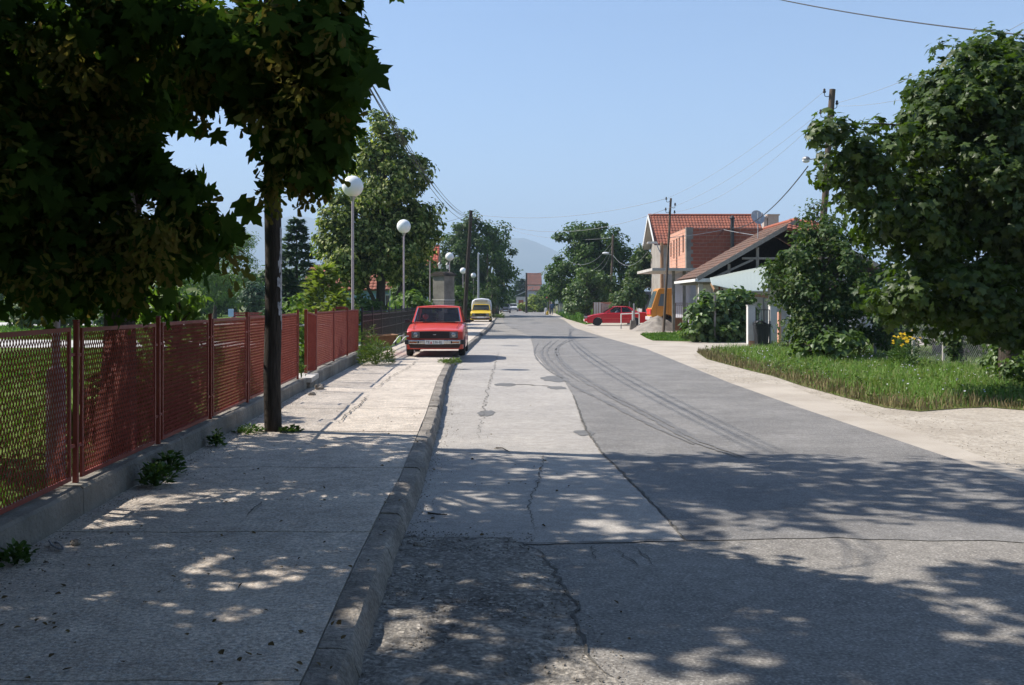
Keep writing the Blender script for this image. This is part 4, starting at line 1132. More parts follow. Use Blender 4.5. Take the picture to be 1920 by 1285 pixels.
order = np.argsort(np.where(px < 1915, dist, 99)); near = order[:290]; rest = order[290:]
link('foliage', leaf_cloud('foliage', P[rest]-ob, N[rest], 0.112, 'maple', LM['maple2'], rg, .4), mr_, kind='stuff')
lf2 = np_mesh('leaf', LEAF['maple'][0], LEAF['maple'][1], LM['maple2']); A = frames(P[near], N[near], rg)
for i, k in enumerate(near): leaf_obj(lf2, P[k]-ob, A[i], 0.115*rg.uniform(.65, 1.4), mr_)
b = MB(); b.tube([(0, 0, -.05), (0.02, 0.02, 1.4), (-0.05, 0.0, 2.8), (0.1, 0.1, 4.6), (0.2, 0.2, 6.0)], [.20, .15, .125, .08, .02], 12)
limbs(b, (0, 0, 0), (0.1, 0.1, 5.4), .12, [tuple(C[i]-ob) for i in range(60)], rr_, 6, .25, .01)
smooth_by_angle(b.build('trunk', M['bark'], mr_), 60)

# ------------------------------------------------------------------ other trees and shrubs
def ct(px, py, Y): return W(px, py, Y)
tree('linden_tree', 'tall conical linden with sun highlights in its leaf colours behind the globe lamps', 'tree', (W(714, 600, 48)[0], 48, LZ), W(716, 250, 48), 0.26,
     [pe(722, 262, 48, 42, 52, 1.1), pe(715, 330, 48, 72, 70, 1.9), pe(745, 400, 48, 66, 70, 1.9), pe(680, 410, 47.5, 66, 62, 1.9), pe(715, 470, 48, 92, 58, 2.3), pe(655, 480, 47, 58, 58, 1.5), pe(635, 410, 47, 28, 26, .7), pe(775, 330, 48, 34, 52, 1.1), pe(620, 455, 47, 34, 18, .6), pe(790, 420, 48, 32, 45, 1.0)],
     250, 0.58, 34000, 0.18, 'oval', 'linden', 'bark', 41, 40, forks=[([W(712, 590, 48), W(690, 540, 47.6), W(660, 490, 47)], .12, .04), ([W(713, 585, 48), W(738, 565, 48.3), W(755, 530, 48.5)], .13, .05)])
tree('walnut_tree', 'large dark rounded walnut behind the yellow pickup', 'tree', (W(928, 590, 128)[0], 128, 0.1), W(905, 450, 118), 0.36,
     [pe(895, 470, 112, 66, 62, 4.2), pe(860, 480, 112, 42, 58, 3), pe(935, 495, 118, 32, 70, 2.6), pe(905, 540, 114, 52, 44, 3.2), pe(885, 430, 112, 38, 24, 2), pe(930, 440, 114, 22, 20, 1.5), pe(875, 560, 108, 40, 34, 2.5)],
     170, 0.95, 19000, 0.28, 'oval', 'walnut', 'bark', 42, 20, forks=[([W(932, 590, 128), W(931, 560, 128), W(915, 520, 120)], .3, .12)])
tree('leafy_tree', 'light green bushy tree between the linden and the walnut', 'tree', (W(785, 610, 58)[0], 58, LZ), W(785, 500, 58), 0.16,
     [pe(785, 515, 58, 45, 42, 1.4), pe(765, 545, 57, 36, 34, 1.1), pe(815, 530, 60, 24, 42, 1.0), pe(770, 500, 58, 28, 24, .9)], 80, 0.5, 7500, 0.175, 'oval', 'mid', 'bark', 43, 12)
tree('leafy_shrub', 'bright bushy shrub behind the iron fence right of the linden trunk', 'shrub', (W(770, 620, 44)[0], 44, LZ), W(770, 570, 44), 0.06,
     [pe(765, 568, 44, 34, 26, .9), pe(790, 585, 44, 22, 22, .7)], 40, 0.32, 1800, 0.2, 'oval', 'bright', 'bark', 44, 8)
tree('leafy_shrub', 'bushy shrub behind the iron fence left of the linden trunk', 'shrub', (W(690, 620, 46)[0], 46, LZ), W(690, 580, 46), 0.05,
     [pe(685, 582, 46, 30, 22, .9), pe(655, 588, 46, 20, 18, .7)], 36, 0.32, 1500, 0.19, 'oval', 'mid', 'bark', 45, 8)
tree('leafy_shrub', 'dark hedge shrub at the foot of the walnut behind the iron fence', 'shrub', (W(840, 610, 80)[0], 80, LZ), W(840, 590, 80), 0.06,
     [pe(860, 575, 84, 34, 40, 1.4), pe(800, 590, 72, 40, 22, 1.2)], 50, 0.5, 2600, 0.28, 'oval', 'walnut', 'bark', 46, 8)
tree('cypress_tree', 'greyish green pointed tree right of the metal pole before the walnut', 'tree', (W(925, 600, 105)[0], 105, 0.1), W(922, 520, 105), 0.10,
     [pe(922, 555, 105, 16, 36, .9), pe(908, 570, 104, 12, 26, .7)], 40, 0.45, 1800, 0.3, 'lance', 'shrub', 'bark', 47, 6)
tree('robinia_tree', 'feathery yellowish green robinia standing in the park left of the near pole', 'tree', (W(402, 601, 82)[0], 82, LZ), W(408, 470, 82), 0.16,
     [pe(412, 500, 82, 62, 45, 2.4), pe(450, 470, 82, 38, 34, 1.7), pe(370, 520, 81, 42, 34, 1.7), pe(425, 550, 82, 66, 28, 2.4), pe(440, 450, 82, 26, 18, 1.1)], 130, 0.75, 10500, 0.26, 'lance', 'bright', 'bark', 48, 14)
tree('leafy_tree', 'dark shaded tree low behind the robinia, next to the orange roofed house', 'tree', (W(440, 598, 88)[0], 88, LZ), W(440, 560, 88), 0.16,
     [pe(440, 535, 88, 60, 32, 2), pe(400, 548, 87, 40, 24, 1.8)], 60, 0.8, 2400, 0.34, 'oval', 'walnut', 'bark', 49, 8)
tree('leafy_tree', 'mid green bushes in front of the grey house wall on the far left', 'tree', (W(330, 600, 92)[0], 92, LZ), W(330, 560, 92), 0.14,
     [pe(335, 560, 92, 46, 30, 2), pe(290, 572, 90, 40, 22, 1.8), pe(380, 575, 92, 34, 20, 1.6)], 60, 0.8, 2600, 0.3, 'oval', 'mid', 'bark', 50, 8)
for i, (px_, py_, Y_, w2, h2, lab) in enumerate(((60, 585, 56, 70, 22, 'low bushes at the far left edge of the park by the bench'), (215, 590, 58, 28, 26, 'small round bush beside the white kiosk in the park'), (20, 560, 90, 70, 40, 'dark tree crown low at the left edge beyond the park path'), (160, 545, 100, 90, 40, 'dark tree behind the white kiosk in the park'), (478, 560, 75, 22, 32, 'blue green conifer bush between the robinia and the near pole'))):
    tree('park_bush' if i in (0, 1) else 'park_tree', lab, 'bush' if i in (0, 1) else 'tree', (W(px_, 600, Y_)[0], Y_, LZ), (W(px_, 600, Y_)[0], Y_, W(px_, py_, Y_)[2]), 0.10,
         [pe(px_, py_, Y_, w2, h2, 1.4), pe(px_+w2*.5, py_+h2*.3, Y_+1, w2*.6, h2*.7, 1.1)], 50, 0.02*Y_**0.8, 1900, 0.26, 'oval', ('weed', 'mid', 'walnut', 'walnut', 'spruce')[i], 'bark', 60+i, 6)
# hedge that closes the back of the park
for i in range(9):
    X = -60+i*6.6; Y_ = 118+3*math.sin(i*2.1)
    tree('hedge_tree', ('darkest', 'rounder', 'lower', 'paler', 'broad', 'narrow', 'taller', 'ragged', 'last')[i]+' of the trees closing the back of the park, counted from the left', 'tree', (X, Y_, LZ), (X, Y_, 3.5), 0.2,
         [((X, Y_, 2.6+.5*math.sin(i*1.7)), (4.2, 2.2, 2.4+.5*math.sin(i*1.7)))], 50, 1.0, 1700, 0.5, 'oval', 'walnut' if i % 2 else 'mid', 'bark', 80+i, 6, group='trees closing the back of the park')

def conifer(name, label, X, Y, base_z, H, rad, n, size, lm, seed, up=0.0, kind='spray', jit=1.0, cat='tree'):
    rg = np.random.default_rng(seed)
    t = thing(name, label, cat, (X, Y, base_z))
    z = H*(0.06+0.94*rg.uniform(0, 1, n)**1.25)
    tier = np.round(z/H*13)/13*H+rg.normal(size=n)*H*0.012
    z = np.clip(tier, 0.05*H, H*.99)
    a = rg.uniform(0, 2*math.pi, n)
    lump = 1+0.30*np.sin(a*5+np.round(z/H*13)*2.4)
    R_ = rad*(1-z/H)**0.85*lump*rg.uniform(.25, 1.0, n)**.5*jit+0.05
    P = np.stack([R_*np.cos(a), R_*np.sin(a), z-R_*0.22+up*R_], 1)
    sp = np.stack([np.cos(a), np.sin(a), -0.35+1.6*up+0*a], 1)+rg.normal(size=(n, 3))*.25
    N = np.stack([-0.2*np.cos(a), -0.2*np.sin(a), 1+0*a], 1)+rg.normal(size=(n, 3))*.35
    link('foliage', leaf_cloud('foliage', P, N, size, kind, LM[lm], rg, .3, sp), t, kind='stuff')
    b = MB(); b.tube([(0, 0, -.05), (0, 0, H*.5), (0, 0, H*.98)], [H*.022, H*.013, .008], 8)
    smooth_by_angle(b.build('trunk', M['bark'], t), 60)
    return t
conifer('spruce_tree', 'dark blue green spruce just right of the near pole, open pointed top', W(556, 600, 55)[0], 55, LZ, 5.95, 1.75, 3000, 0.42, 'spruce', 91)
conifer('spruce_tree', 'dense dark conifer at the foot of the spruce by the pale house', W(535, 600, 52)[0], 52, LZ, 3.1, 1.3, 1900, 0.36, 'spruce', 92)
conifer('larch_shrub', 'yellow green spiky conifer shrub behind the gap of the red fence', W(606, 600, 37)[0], 37, LZ, 2.7, 1.05, 900, 0.40, 'larch', 93, up=0.5, cat='shrub')
conifer('larch_shrub', 'lower spiky conifer shrub leaning left of the first lamp', W(632, 600, 36)[0], 36, LZ, 1.75, 0.75, 420, 0.34, 'larch', 94, up=0.5, cat='shrub')
conifer('pine_tree', 'dark distant pine beyond the metal roofed shed', W(977, 570, 230)[0], 230, 0, 6.8, 3.2, 1100, 1.2, 'spruce', 95)
# shrubs directly behind the red fence
tree('lilac_shrub', 'bright leaved sapling rising over the red fence panels', 'shrub', (-4.35, 13.2, LZ), (-4.3, 13.1, 1.7), 0.03, [((-4.35, 13.2, 1.15), (.5, .5, .75)), ((-4.15, 12.9, 1.75), (.32, .4, .3)), ((-4.6, 13.4, 1.6), (.3, .4, .35))], 46, .2, 620, .15, 'oval', 'bright', 'bark', 101, 14)
tree('lilac_shrub', 'dark shrub in the shade behind the second red panel', 'shrub', (-4.1, 10.1, LZ), (-4.1, 10.1, .9), 0.04, [((-4.0, 10.2, .6), (.35, .8, .5)), ((-3.9, 11.2, .55), (.3, .6, .45))], 40, .2, 900, .12, 'oval', 'maple', 'bark', 102, 10)
tree('lilac_shrub', 'dark shrub behind the third red panel', 'shrub', (-4.2, 12.1, LZ), (-4.2, 12.1, .9), 0.04, [((-4.1, 12.0, .55), (.3, .6, .45))], 26, .2, 500, .12, 'oval', 'maple', 'bark', 103, 8)
tree('lilac_shrub', 'green undergrowth seen through the gap in the red fence', 'shrub', (-4.7, 20.5, LZ), (-4.7, 20.5, 1.0), 0.03, [((-4.7, 20.5, .65), (.55, .9, .62)), ((-4.95, 22.4, .9), (.5, .8, .8))], 50, .24, 1500, .12, 'oval', 'bright', 'bark', 104, 8)
# right-hand side
tree('walnut_tree', 'rounded walnut right of the far road, wires sagging before it', 'tree', (W(1100, 600, 95)[0], 95, 0), W(1110, 450, 95), 0.3,
     [pe(1112, 470, 95, 62, 48, 3.2), pe(1075, 510, 93, 48, 46, 2.6), pe(1150, 510, 96, 46, 52, 2.6), pe(1105, 435, 95, 40, 20, 1.8), pe(1050, 525, 94, 28, 34, 1.6), pe(1182, 500, 97, 26, 36, 1.6), pe(1070, 450, 95, 26, 24, 1.4)],
     150, 0.85, 17000, 0.26, 'oval', 'walnut', 'bark', 111, 18)
tree('fruit_tree', 'dark glossy leaved tree bending over the verge left of the stacked blocks', 'tree', (W(1100, 600, 84)[0], 84, 0), W(1100, 520, 84), 0.14,
     [pe(1098, 545, 84, 34, 40, 1.5), pe(1125, 540, 85, 26, 34, 1.3), pe(1075, 570, 83, 20, 20, 1.0), pe(1085, 555, 83, 24, 28, 1.0)], 90, 0.5, 7500, 0.20, 'oval', 'vine', 'bark', 112, 10)
tree('fruit_tree', 'small greyish tree behind the red sedan roof', 'tree', (W(1178, 605, 74)[0], 74, 0), W(1178, 540, 74), 0.08,
     [pe(1178, 556, 74, 30, 26, 1.1), pe(1165, 575, 73, 20, 16, .8)], 50, 0.38, 2100, 0.2, 'oval', 'shrub', 'bark', 113, 10)
tree('leafy_tree', 'dark bushy tree beside the tiled house gable', 'tree', (W(1206, 605, 84)[0], 84, 0), W(1206, 510, 84), 0.16,
     [pe(1206, 510, 84, 27, 44, 1.7), pe(1192, 535, 84, 22, 34, 1.4), pe(1222, 480, 84, 14, 24, .9)], 70, 0.55, 5000, 0.22, 'oval', 'shrub', 'bark', 114, 8)
tree('leafy_shrub', 'yellow green bush at the bend where the road ends', 'shrub', (W(1003, 585, 165)[0], 165, 0), W(1003, 570, 165), 0.1,
     [pe(1005, 570, 165, 22, 14, 2), pe(990, 577, 163, 18, 8, 1.6), pe(1000, 563, 165, 10, 10, 1.2)], 40, 0.7, 1600, 0.42, 'oval', 'larch', 'bark', 115, 6)
tree('leafy_tree', 'dark tree beside the red roofed house at the road end', 'tree', (W(1022, 585, 172)[0], 172, 0), W(1022, 560, 172), 0.15,
     [pe(1024, 556, 172, 14, 26, 2)], 36, 0.9, 1500, 0.5, 'oval', 'walnut', 'bark', 116, 6)
tree('leafy_shrub', 'bright green bush left of the far parked cars', 'shrub', (W(950, 582, 200)[0], 200, 0), W(950, 570, 200), 0.1,
     [pe(951, 568, 200, 12, 10, 2), pe(925, 574, 185, 10, 12, 2)], 26, 0.8, 900, 0.5, 'oval', 'bright', 'bark', 117, 6)
for i, X in enumerate((-36, -26, -15, -7, 1, 9, 19, 30, 41, 53)):
    Y_ = 262+8*math.sin(i*3)
    tree('roadside_tree', ('first', 'second', 'third', 'fourth', 'fifth', 'sixth', 'seventh', 'eighth', 'ninth', 'tenth')[i]+' of the far trees beyond the road end, from the left', 'tree', (X, Y_, 0), (X, Y_, 4), 0.25,
         [((X, Y_, 3.0+math.sin(i*1.3)*.8), (5.6, 3, 2.9+math.sin(i*1.3)*.8))], 50, 1.2, 1300, 0.8, 'oval', 'walnut', 'bark', 130+i, 5, group='far trees beyond the end of the road')
tree('hazel_shrub', 'big dense shrub with small dark leaves between the bin and the maple', 'shrub', (8.6, 28.5, 0), W(1545, 440, 28.5), 0.09,
     [pe(1540, 530, 28.5, 100, 85, 1.6), pe(1512, 560, 28, 50, 70, 1.2), pe(1600, 500, 29, 75, 85, 1.4), pe(1545, 440, 28.5, 48, 38, .8), pe(1620, 590, 28, 75, 60, 1.3), pe(1448, 522, 28.3, 26, 34, .6), pe(1490, 480, 28.4, 34, 40, .8), pe(1530, 622, 27.5, 50, 38, 1.0)], 260, 0.30, 13500, 0.115, 'oval', 'shrub', 'bark', 121, 40)
tree('hazel_shrub', 'thin twiggy shoots rising above the big shrub before the tall pole', 'shrub', (W(1520, 500, 29.3)[0], 29.3, 0), W(1520, 420, 29.3), 0.03,
     [pe(1515, 415, 29.3, 16, 36, .3), pe(1535, 400, 29.4, 14, 26, .3), pe(1560, 420, 29.4, 26, 20, .4)], 34, 0.22, 420, 0.10, 'oval', 'shrub', 'bark', 122, 24)
tree('grape_vine', 'large leaved vine covering the garden fence beside the rusty gate', 'vine', (W(1335, 637, 41)[0], 41, 0), W(1335, 560, 41), 0.05,
     [pe(1312, 600, 41, 28, 30, .8), pe(1345, 585, 41.3, 40, 42, .8), pe(1385, 590, 41.5, 34, 42, .8), pe(1325, 618, 40.7, 52, 20, .6), pe(1365, 620, 40.8, 46, 18, .6), pe(1335, 560, 41.5, 16, 16, .4), pe(1372, 550, 42, 28, 14, .5), pe(1405, 560, 42, 18, 14, .4)], 130, 0.30, 4300, 0.20, 'round', 'vine', 'bark', 123, 20)
tree('ivy_plant', 'leafy climber on a fence post under the right maple', 'climber', (W(1790, 668, 24.3)[0], 24.3, 0), W(1790, 600, 24.3), 0.025,
     [pe(1788, 640, 24.3, 24, 38, .25), pe(1780, 605, 24.3, 18, 14, .2)], 30, 0.14, 620, 0.085, 'oval', 'shrub', 'bark', 124, 10)
tree('leafy_shrub', 'rank green weeds climbing at the right edge of the verge', 'shrub', (W(1895, 690, 20.5)[0], 20.5, 0), W(1895, 640, 20.5), 0.03,
     [pe(1895, 668, 20.5, 46, 36, .5), pe(1920, 700, 19, 40, 24, .5), pe(1870, 700, 20, 26, 20, .4)], 60, 0.18, 1500, 0.10, 'oval', 'vine', 'bark', 125, 12)
tree('leafy_shrub', 'broad leaved weeds at the foot of the big shrub facing the verge', 'shrub', (W(1545, 668, 26.5)[0], 26.5, 0), W(1545, 640, 26.5), 0.03,
     [pe(1560, 648, 26.3, 46, 20, .5), pe(1580, 636, 26.5, 36, 18, .5), pe(1510, 655, 27, 30, 14, .4)], 50, 0.18, 900, 0.15, 'round', 'vine', 'bark', 126, 10)
tree('leafy_shrub', 'dry yellowish weeds beside the white gate pillar with bin', 'shrub', (W(1478, 655, 33)[0], 33, 0), W(1478, 620, 33), 0.02,
     [pe(1478, 640, 33, 22, 18, .4), pe(1500, 645, 32, 22, 14, .4), pe(1490, 612, 32.5, 18, 20, .4)], 36, 0.2, 900, 0.10, 'lance', 'weed', 'bark', 127, 10)

tree('added_hedge', 'dark hedge added to darken the background behind the chain-link fence', 'hedge', (14.0, 29.0, 0), (14.0, 29.0, 1.4), .06, [((12.4, 31.5, .8), (1.6, .7, .9)), ((14.6, 28.5, .9), (1.8, .8, 1.0)), ((16.2, 26.2, 1.0), (1.8, .8, 1.1)), ((13.3, 30.0, .9), (1.4, .7, 1.0)), ((12.6, 27.5, .8), (1.0, .6, .9))], 150, .34, 6500, .16, 'oval', 'walnut', 'bark', 512, 14)  # added so the background behind the wire mesh comes out dark
# ------------------------------------------------------------------ weeds
def weed(label, x, y, z, r, h, n, size, lm='weed', kind='lance', seed=1, name='weed_clump', cat='weed', group='weeds along the pavement'):
    rg = np.random.default_rng(seed)
    t = thing(name, label, cat, (x, y, z), 0, group)
    a = rg.uniform(0, 2*math.pi, n); ra = r*rg.uniform(0, 1, n)**.5; zz = h*rg.uniform(.05, 1, n)*(1-0.55*(ra/r)**2)
    P = np.stack([ra*np.cos(a), ra*np.sin(a), zz], 1)
    sp = np.stack([np.cos(a)*.6, np.sin(a)*.6, .7+0*a], 1)+rg.normal(size=(n, 3))*.4
    N = np.stack([-np.cos(a)*.5, -np.sin(a)*.5, 1+0*a], 1)+rg.normal(size=(n, 3))*.4
    o = link('foliage', leaf_cloud('foliage', P, N, size, kind, LM[lm], rg, .4, sp), t, kind='stuff')
    b = MB(); r_ = random.Random(seed)
    for k in range(10):
        an = r_.uniform(0, 6.28); rr = r_.uniform(.2, .8)*r
        b.tube([(0.1*rr*math.cos(an), 0.1*rr*math.sin(an), 0), (rr*.5*math.cos(an), rr*.5*math.sin(an), h*.5), (rr*math.cos(an), rr*math.sin(an), h*.85)], [.006, .005, .002], 5)
    b.build('stem', LM[lm], t)
    return t
for args in (('big bushy weed on the pavement in front of the wheelbarrow', *G(706, 684, PZ), .42, .62, 1500, .085, 'weed', 'lance', 201),
             ('taller weed at the end of the second red fence', -3.55, 25.3, PZ, .25, .95, 520, .09, 'weed', 'lance', 202),
             ('leafy weed at the foot of the wall below the second red panel', *G(292, 912, PZ), .12, .20, 150, .055, 'weed_dark', 'oval', 203),
             ('leafy weed beside the larger one, nearer the post shadow', *G(318, 890, PZ), .10, .22, 130, .055, 'weed_dark', 'oval', 204),
             ('weed at the wall below the third red panel', *G(405, 838, PZ), .07, .17, 90, .045, 'weed_dark', 'oval', 205),
             ('weed at the wall by the bottom left corner', *G(30, 1058, PZ), .08, .12, 80, .045, 'weed_dark', 'oval', 206),
             ('low weed between the wall and the near pole', *G(468, 812, PZ), .16, .08, 150, .04, 'weed_dark', 'oval', 207),
             ('low weed at the right side of the near pole', *G(545, 810, PZ), .12, .06, 120, .04, 'weed_dark', 'oval', 208),
             ('grass tuft growing at the kerb in front of the red hatchback', *G(848, 682, PZ), .19, .13, 170, .09, 'weed', 'lance', 209),
             ('small tuft on the pavement left of the kerb tuft', *G(832, 681, PZ), .12, .10, 80, .08, 'weed', 'lance', 210),
             ('tuft of grass beyond the yellow pickup at the road edge', *G(935, 597, 0.08), .5, .5, 260, .25, 'weed', 'lance', 211),
             ('dry sprig in the gap of the red fence', *G(570, 708, PZ), .14, .35, 90, .07, 'weed', 'lance', 212),
             ('small plant growing on the wall end at the gap', fx(17.0)-.06, 16.95, .34, .08, .30, 60, .06, 'weed', 'lance', 213)):
    weed(*args)
fl = weed('bush of yellow daisies before the chain-link fence', *G(1695, 694, 0.0), .30, .85, 480, .13, 'weed_dark', 'lance', 221, 'flower_bush', 'flowers', None)
b = MB(); r_ = random.Random(9); P = []
for k in range(34): P.append((r_.gauss(0, .12), r_.gauss(0, .12)-.05, r_.gauss(.76, .08)))
P = np.array(P); rg = np.random.default_rng(5)
link('blossom', leaf_cloud('blossom', np.repeat(P, 6, 0), np.tile(np.array([[0, -.7, .8]]), (len(P)*6, 1))+rg.normal(size=(len(P)*6, 3))*.2, .042, 'round', LM['yellow'], rg, .2, rg.normal(size=(len(P)*6, 3))), fl, kind='stuff')
cl = weed('tall yellowing stalk plant at the left end of the chain-link fence', *G(1611, 672, 0.0), .16, 1.35, 240, .20, 'larch', 'lance', 222, 'maize_plant', 'plant', None)
for k, (px_, py_) in enumerate(((735, 470), (748, 500), (690, 490))):
    pass

# ------------------------------------------------------------------ grass
def grass(name, label, poly, n, h0, h1, lm, seed, z=0.0, wd=0.0045, cat='grass', hfun=None, dens=None, lean=.55):
    rg = np.random.default_rng(seed)
    P = np.array([p[:2] for p in poly]); lo, hi = P.min(0), P.max(0)
    pts = []; got = 0; xs, ys = P[:, 0], P[:, 1]
    while got < n:
        q = rg.uniform(lo, hi, size=(n*2, 2))
        ins = np.zeros(len(q), bool); j = len(P)-1
        for i in range(len(P)):
            cnd = ((ys[i] > q[:, 1]) != (ys[j] > q[:, 1])) & (q[:, 0] < (xs[j]-xs[i])*(q[:, 1]-ys[i])/(ys[j]-ys[i]+1e-12)+xs[i])
            ins ^= cnd; j = i
        if dens is not None: ins &= rg.uniform(0, 1, len(q)) < dens(q)
        q = q[ins]; pts.append(q); got += len(q)
    q = np.concatenate(pts)[:n]
    cl_ = 0.5+0.5*np.sin(q[:, 0]*2.3+1.3*np.sin(q[:, 1]*1.7))*np.cos(q[:, 1]*2.1+np.sin(q[:, 0]*2.9))
    h = (h0+(h1-h0)*rg.uniform(0, 1, n)**1.5)*(0.55+0.9*cl_)
    if hfun is not None: h *= hfun(q)
    w_ = wd*(1+q[:, 1]/18.0)                    # blades gather into broader tufts with distance
    a = rg.uniform(0, 2*math.pi, n); la = rg.uniform(0, 2*math.pi, n); le = rg.uniform(.05, lean, n)*h
    sx, sy = np.cos(a)*w_, np.sin(a)*w_; dx, dy = np.cos(la)*le, np.sin(la)*le
    Z = np.full(n, z)
    v0 = np.stack([q[:, 0]-sx, q[:, 1]-sy, Z], 1); v1 = np.stack([q[:, 0]+sx, q[:, 1]+sy, Z], 1)
    v2 = np.stack([q[:, 0]+sx*.7+dx*.35, q[:, 1]+sy*.7+dy*.35, Z+h*.6], 1); v3 = np.stack([q[:, 0]-sx*.7+dx*.35, q[:, 1]-sy*.7+dy*.35, Z+h*.6], 1)
    v4 = np.stack([q[:, 0]+dx, q[:, 1]+dy, Z+h*(1-.25*le/h)], 1)
    V = np.stack([v0, v1, v2, v3, v4], 1).reshape(-1, 3)
    F = (np.array([(0, 1, 2), (0, 2, 3), (3, 2, 4)])[None]+(np.arange(n)*5)[:, None, None]).reshape(-1, 3)
    o = link(name, np_mesh(name, V, F, LM[lm]), kind='stuff')
    return tag(o, label, cat)
vp = np.array(verge[:12])
def edge_d(q):
    """how far a place is from the roadside edge of the verge"""
    d = np.full(len(q), 9.0)
    for a, c in zip(vp[:-1], vp[1:]):
        t = np.clip(((q-a)@(c-a))/((c-a)@(c-a)), 0, 1); d = np.minimum(d, np.linalg.norm(q-(a+t[:, None]*(c-a)), axis=1))
    return d
vin = [tuple(p) for p in verge[:12]]+[(16, 14), (16, 30), (12, 36), (9.4, 36.5), (8.1, 34.9)]
grass('grass', 'tall rough grass of the verge between the dirt edge and the chain-link fence', vin, 105000, .05, .25, 'grass', 301, wd=.0030, lean=1.05, hfun=lambda q: np.clip(.30+edge_d(q)*.75, .3, 1.15), dens=lambda q: np.clip(.10+edge_d(q)*1.3+.45*np.sin(q[:, 0]*2.7+np.sin(q[:, 1]*3.1))*np.sin(q[:, 1]*1.9), 0.02, 1)*np.clip(30/q[:, 1]-.4, .25, 1))
grass('dry_grass', 'straw coloured dry grass along the roadside edge of the verge', vin, 8000, .05, .20, 'dry', 302, dens=lambda q: np.clip(1.1-edge_d(q)*.8, 0.03, 1))
grass('grass', 'short bright lawn strip in front of the vine', patch, 9000, .05, .12, 'lawn', 303, wd=.006)
grass('grass', 'green verge left of the red sedan far up the road', far_verge, 9000, .10, .5, 'lawn', 304, wd=.008)
grass('grass', 'park lawn seen through the near red fence panels', [(fx(3)-.25, 3), (fx(17)-.25, 17), (fx(25)-.25, 25), (fx(34)-.25, 32), (-14, 32), (-14, 16.6), (-4.9, 16.6), (-4.9, 15.8), (-14, 15.8), (-9, 5)], 30000, .05, .14, 'lawn', 305, z=LZ, wd=.006)
grass('grass', 'sunny strip of park lawn beyond the pale path', [(-5, 38), (-5, 60), (-40, 61), (-40, 44), (-22, 41)], 14000, .08, .2, 'lawn', 306, z=LZ, wd=.010)

# broad leaved weeds and small flowers in the verge
rg = np.random.default_rng(330)
qq = rg.uniform((5.5, 14.5), (12.5, 33), size=(60000, 2))
def inside(q, P):
    xs, ys = np.array([p[0] for p in P]), np.array([p[1] for p in P]); ins = np.zeros(len(q), bool); j = len(P)-1
    for i in range(len(P)):
        ins ^= ((ys[i] > q[:, 1]) != (ys[j] > q[:, 1])) & (q[:, 0] < (xs[j]-xs[i])*(q[:, 1]-ys[i])/(ys[j]-ys[i]+1e-12)+xs[i]); j = i
    return ins
qq = qq[inside(qq, vin)]; pat = np.sin(qq[:, 0]*1.9+2*np.sin(qq[:, 1]*.8))*np.cos(qq[:, 1]*1.3)+.4*np.sin(qq[:, 0]*5+qq[:, 1]*4)
ql = qq[(pat > .35) & (edge_d(qq) > .15)][:9000]
zz = rg.uniform(.02, .20, len(ql))*np.clip(edge_d(ql)+.3, .3, 1)
tag(link('undergrowth', leaf_cloud('undergrowth', np.stack([ql[:, 0], ql[:, 1], zz], 1), rg.normal(size=(len(ql), 3))*.5+np.array([0, 0, 1]), .055, 'oval', LM['weed'], rg, .5), kind='stuff'), 'patches of broad leaved weeds among the grass of the verge', 'weeds')
qf = qq[(pat < -.2) & (edge_d(qq) > .3)][:420]
LM['pale_petal'] = leafmat('petal_pale', [(0.55, 0.55, 0.62), (0.62, 0.60, 0.52), (0.42, 0.42, 0.60)], .7, .3, .1, (1, 1, 1))
tag(link('wildflowers', leaf_cloud('wildflowers', np.stack([qf[:, 0], qf[:, 1], rg.uniform(.12, .32, len(qf))], 1), rg.normal(size=(len(qf), 3))*.4+np.array([0, -.5, 1]), .028, 'round', LM['pale_petal'], rg, .4), kind='stuff'), 'tiny pale wildflowers dotted over the verge grass', 'flowers')
# gravel, leaf litter
def pebbles(name, label, pos, smin, smax, mat, seed, cat='gravel'):
    rg = np.random.default_rng(seed); n = len(pos)
    T = np.array([(1, 0, 0), (-1, 0, 0), (0, 1, 0), (0, -1, 0), (0, 0, .7), (0, 0, -.5)], float); F = np.array([(0, 2, 4), (2, 1, 4), (1, 3, 4), (3, 0, 4), (2, 0, 5), (1, 2, 5), (3, 1, 5), (0, 3, 5)])
    s = rg.uniform(smin, smax, n)*rg.uniform(.5, 1, n); an = rg.uniform(0, 6.28, n)
    V = T[None]*rg.uniform(.6, 1.3, size=(n, 6, 1))*s[:, None, None]
    x = V[..., 0]*np.cos(an)[:, None]-V[..., 1]*np.sin(an)[:, None]; y = V[..., 0]*np.sin(an)[:, None]+V[..., 1]*np.cos(an)[:, None]
    V = np.stack([x, y, V[..., 2]], 2)+np.asarray(pos)[:, None, :]
    o = link(name, np_mesh(name, V.reshape(-1, 3), (F[None]+(np.arange(n)*6)[:, None, None]).reshape(-1, 3), mat), kind='stuff')
    return tag(o, label, cat)
rg = np.random.default_rng(400)
n = 3200; yy = 3.4+3.6*rg.uniform(0, 1, n)**.9; xx = np.array([kx(v) for v in yy])+.02+rg.uniform(0, 1, n)**1.6*(1.25-.12*(yy-4))
pebbles('gravel', 'loose gravel on the broken asphalt beside the near kerb', np.stack([xx, yy, np.full(n, .016)], 1), .003, .011, M['kerb'], 401)
n = 1500; yy = rg.uniform(6.5, 24, n); xx = np.array([kx(v) for v in yy])+.03+rg.exponential(.10, n)
pebbles('gravel', 'grit gathered along the foot of the kerb further up', np.stack([xx, yy, np.full(n, .008)], 1), .003, .010, M['kerb'], 402)
n = 1700; yy = rg.uniform(3, 17, n); xx = np.array([fx(v) for v in yy])+.02+rg.exponential(.14, n)
pebbles('gravel', 'grit gathered along the foot of the low wall', np.stack([xx, yy, np.full(n, PZ+.004)], 1), .003, .010, M['kerb'], 403)
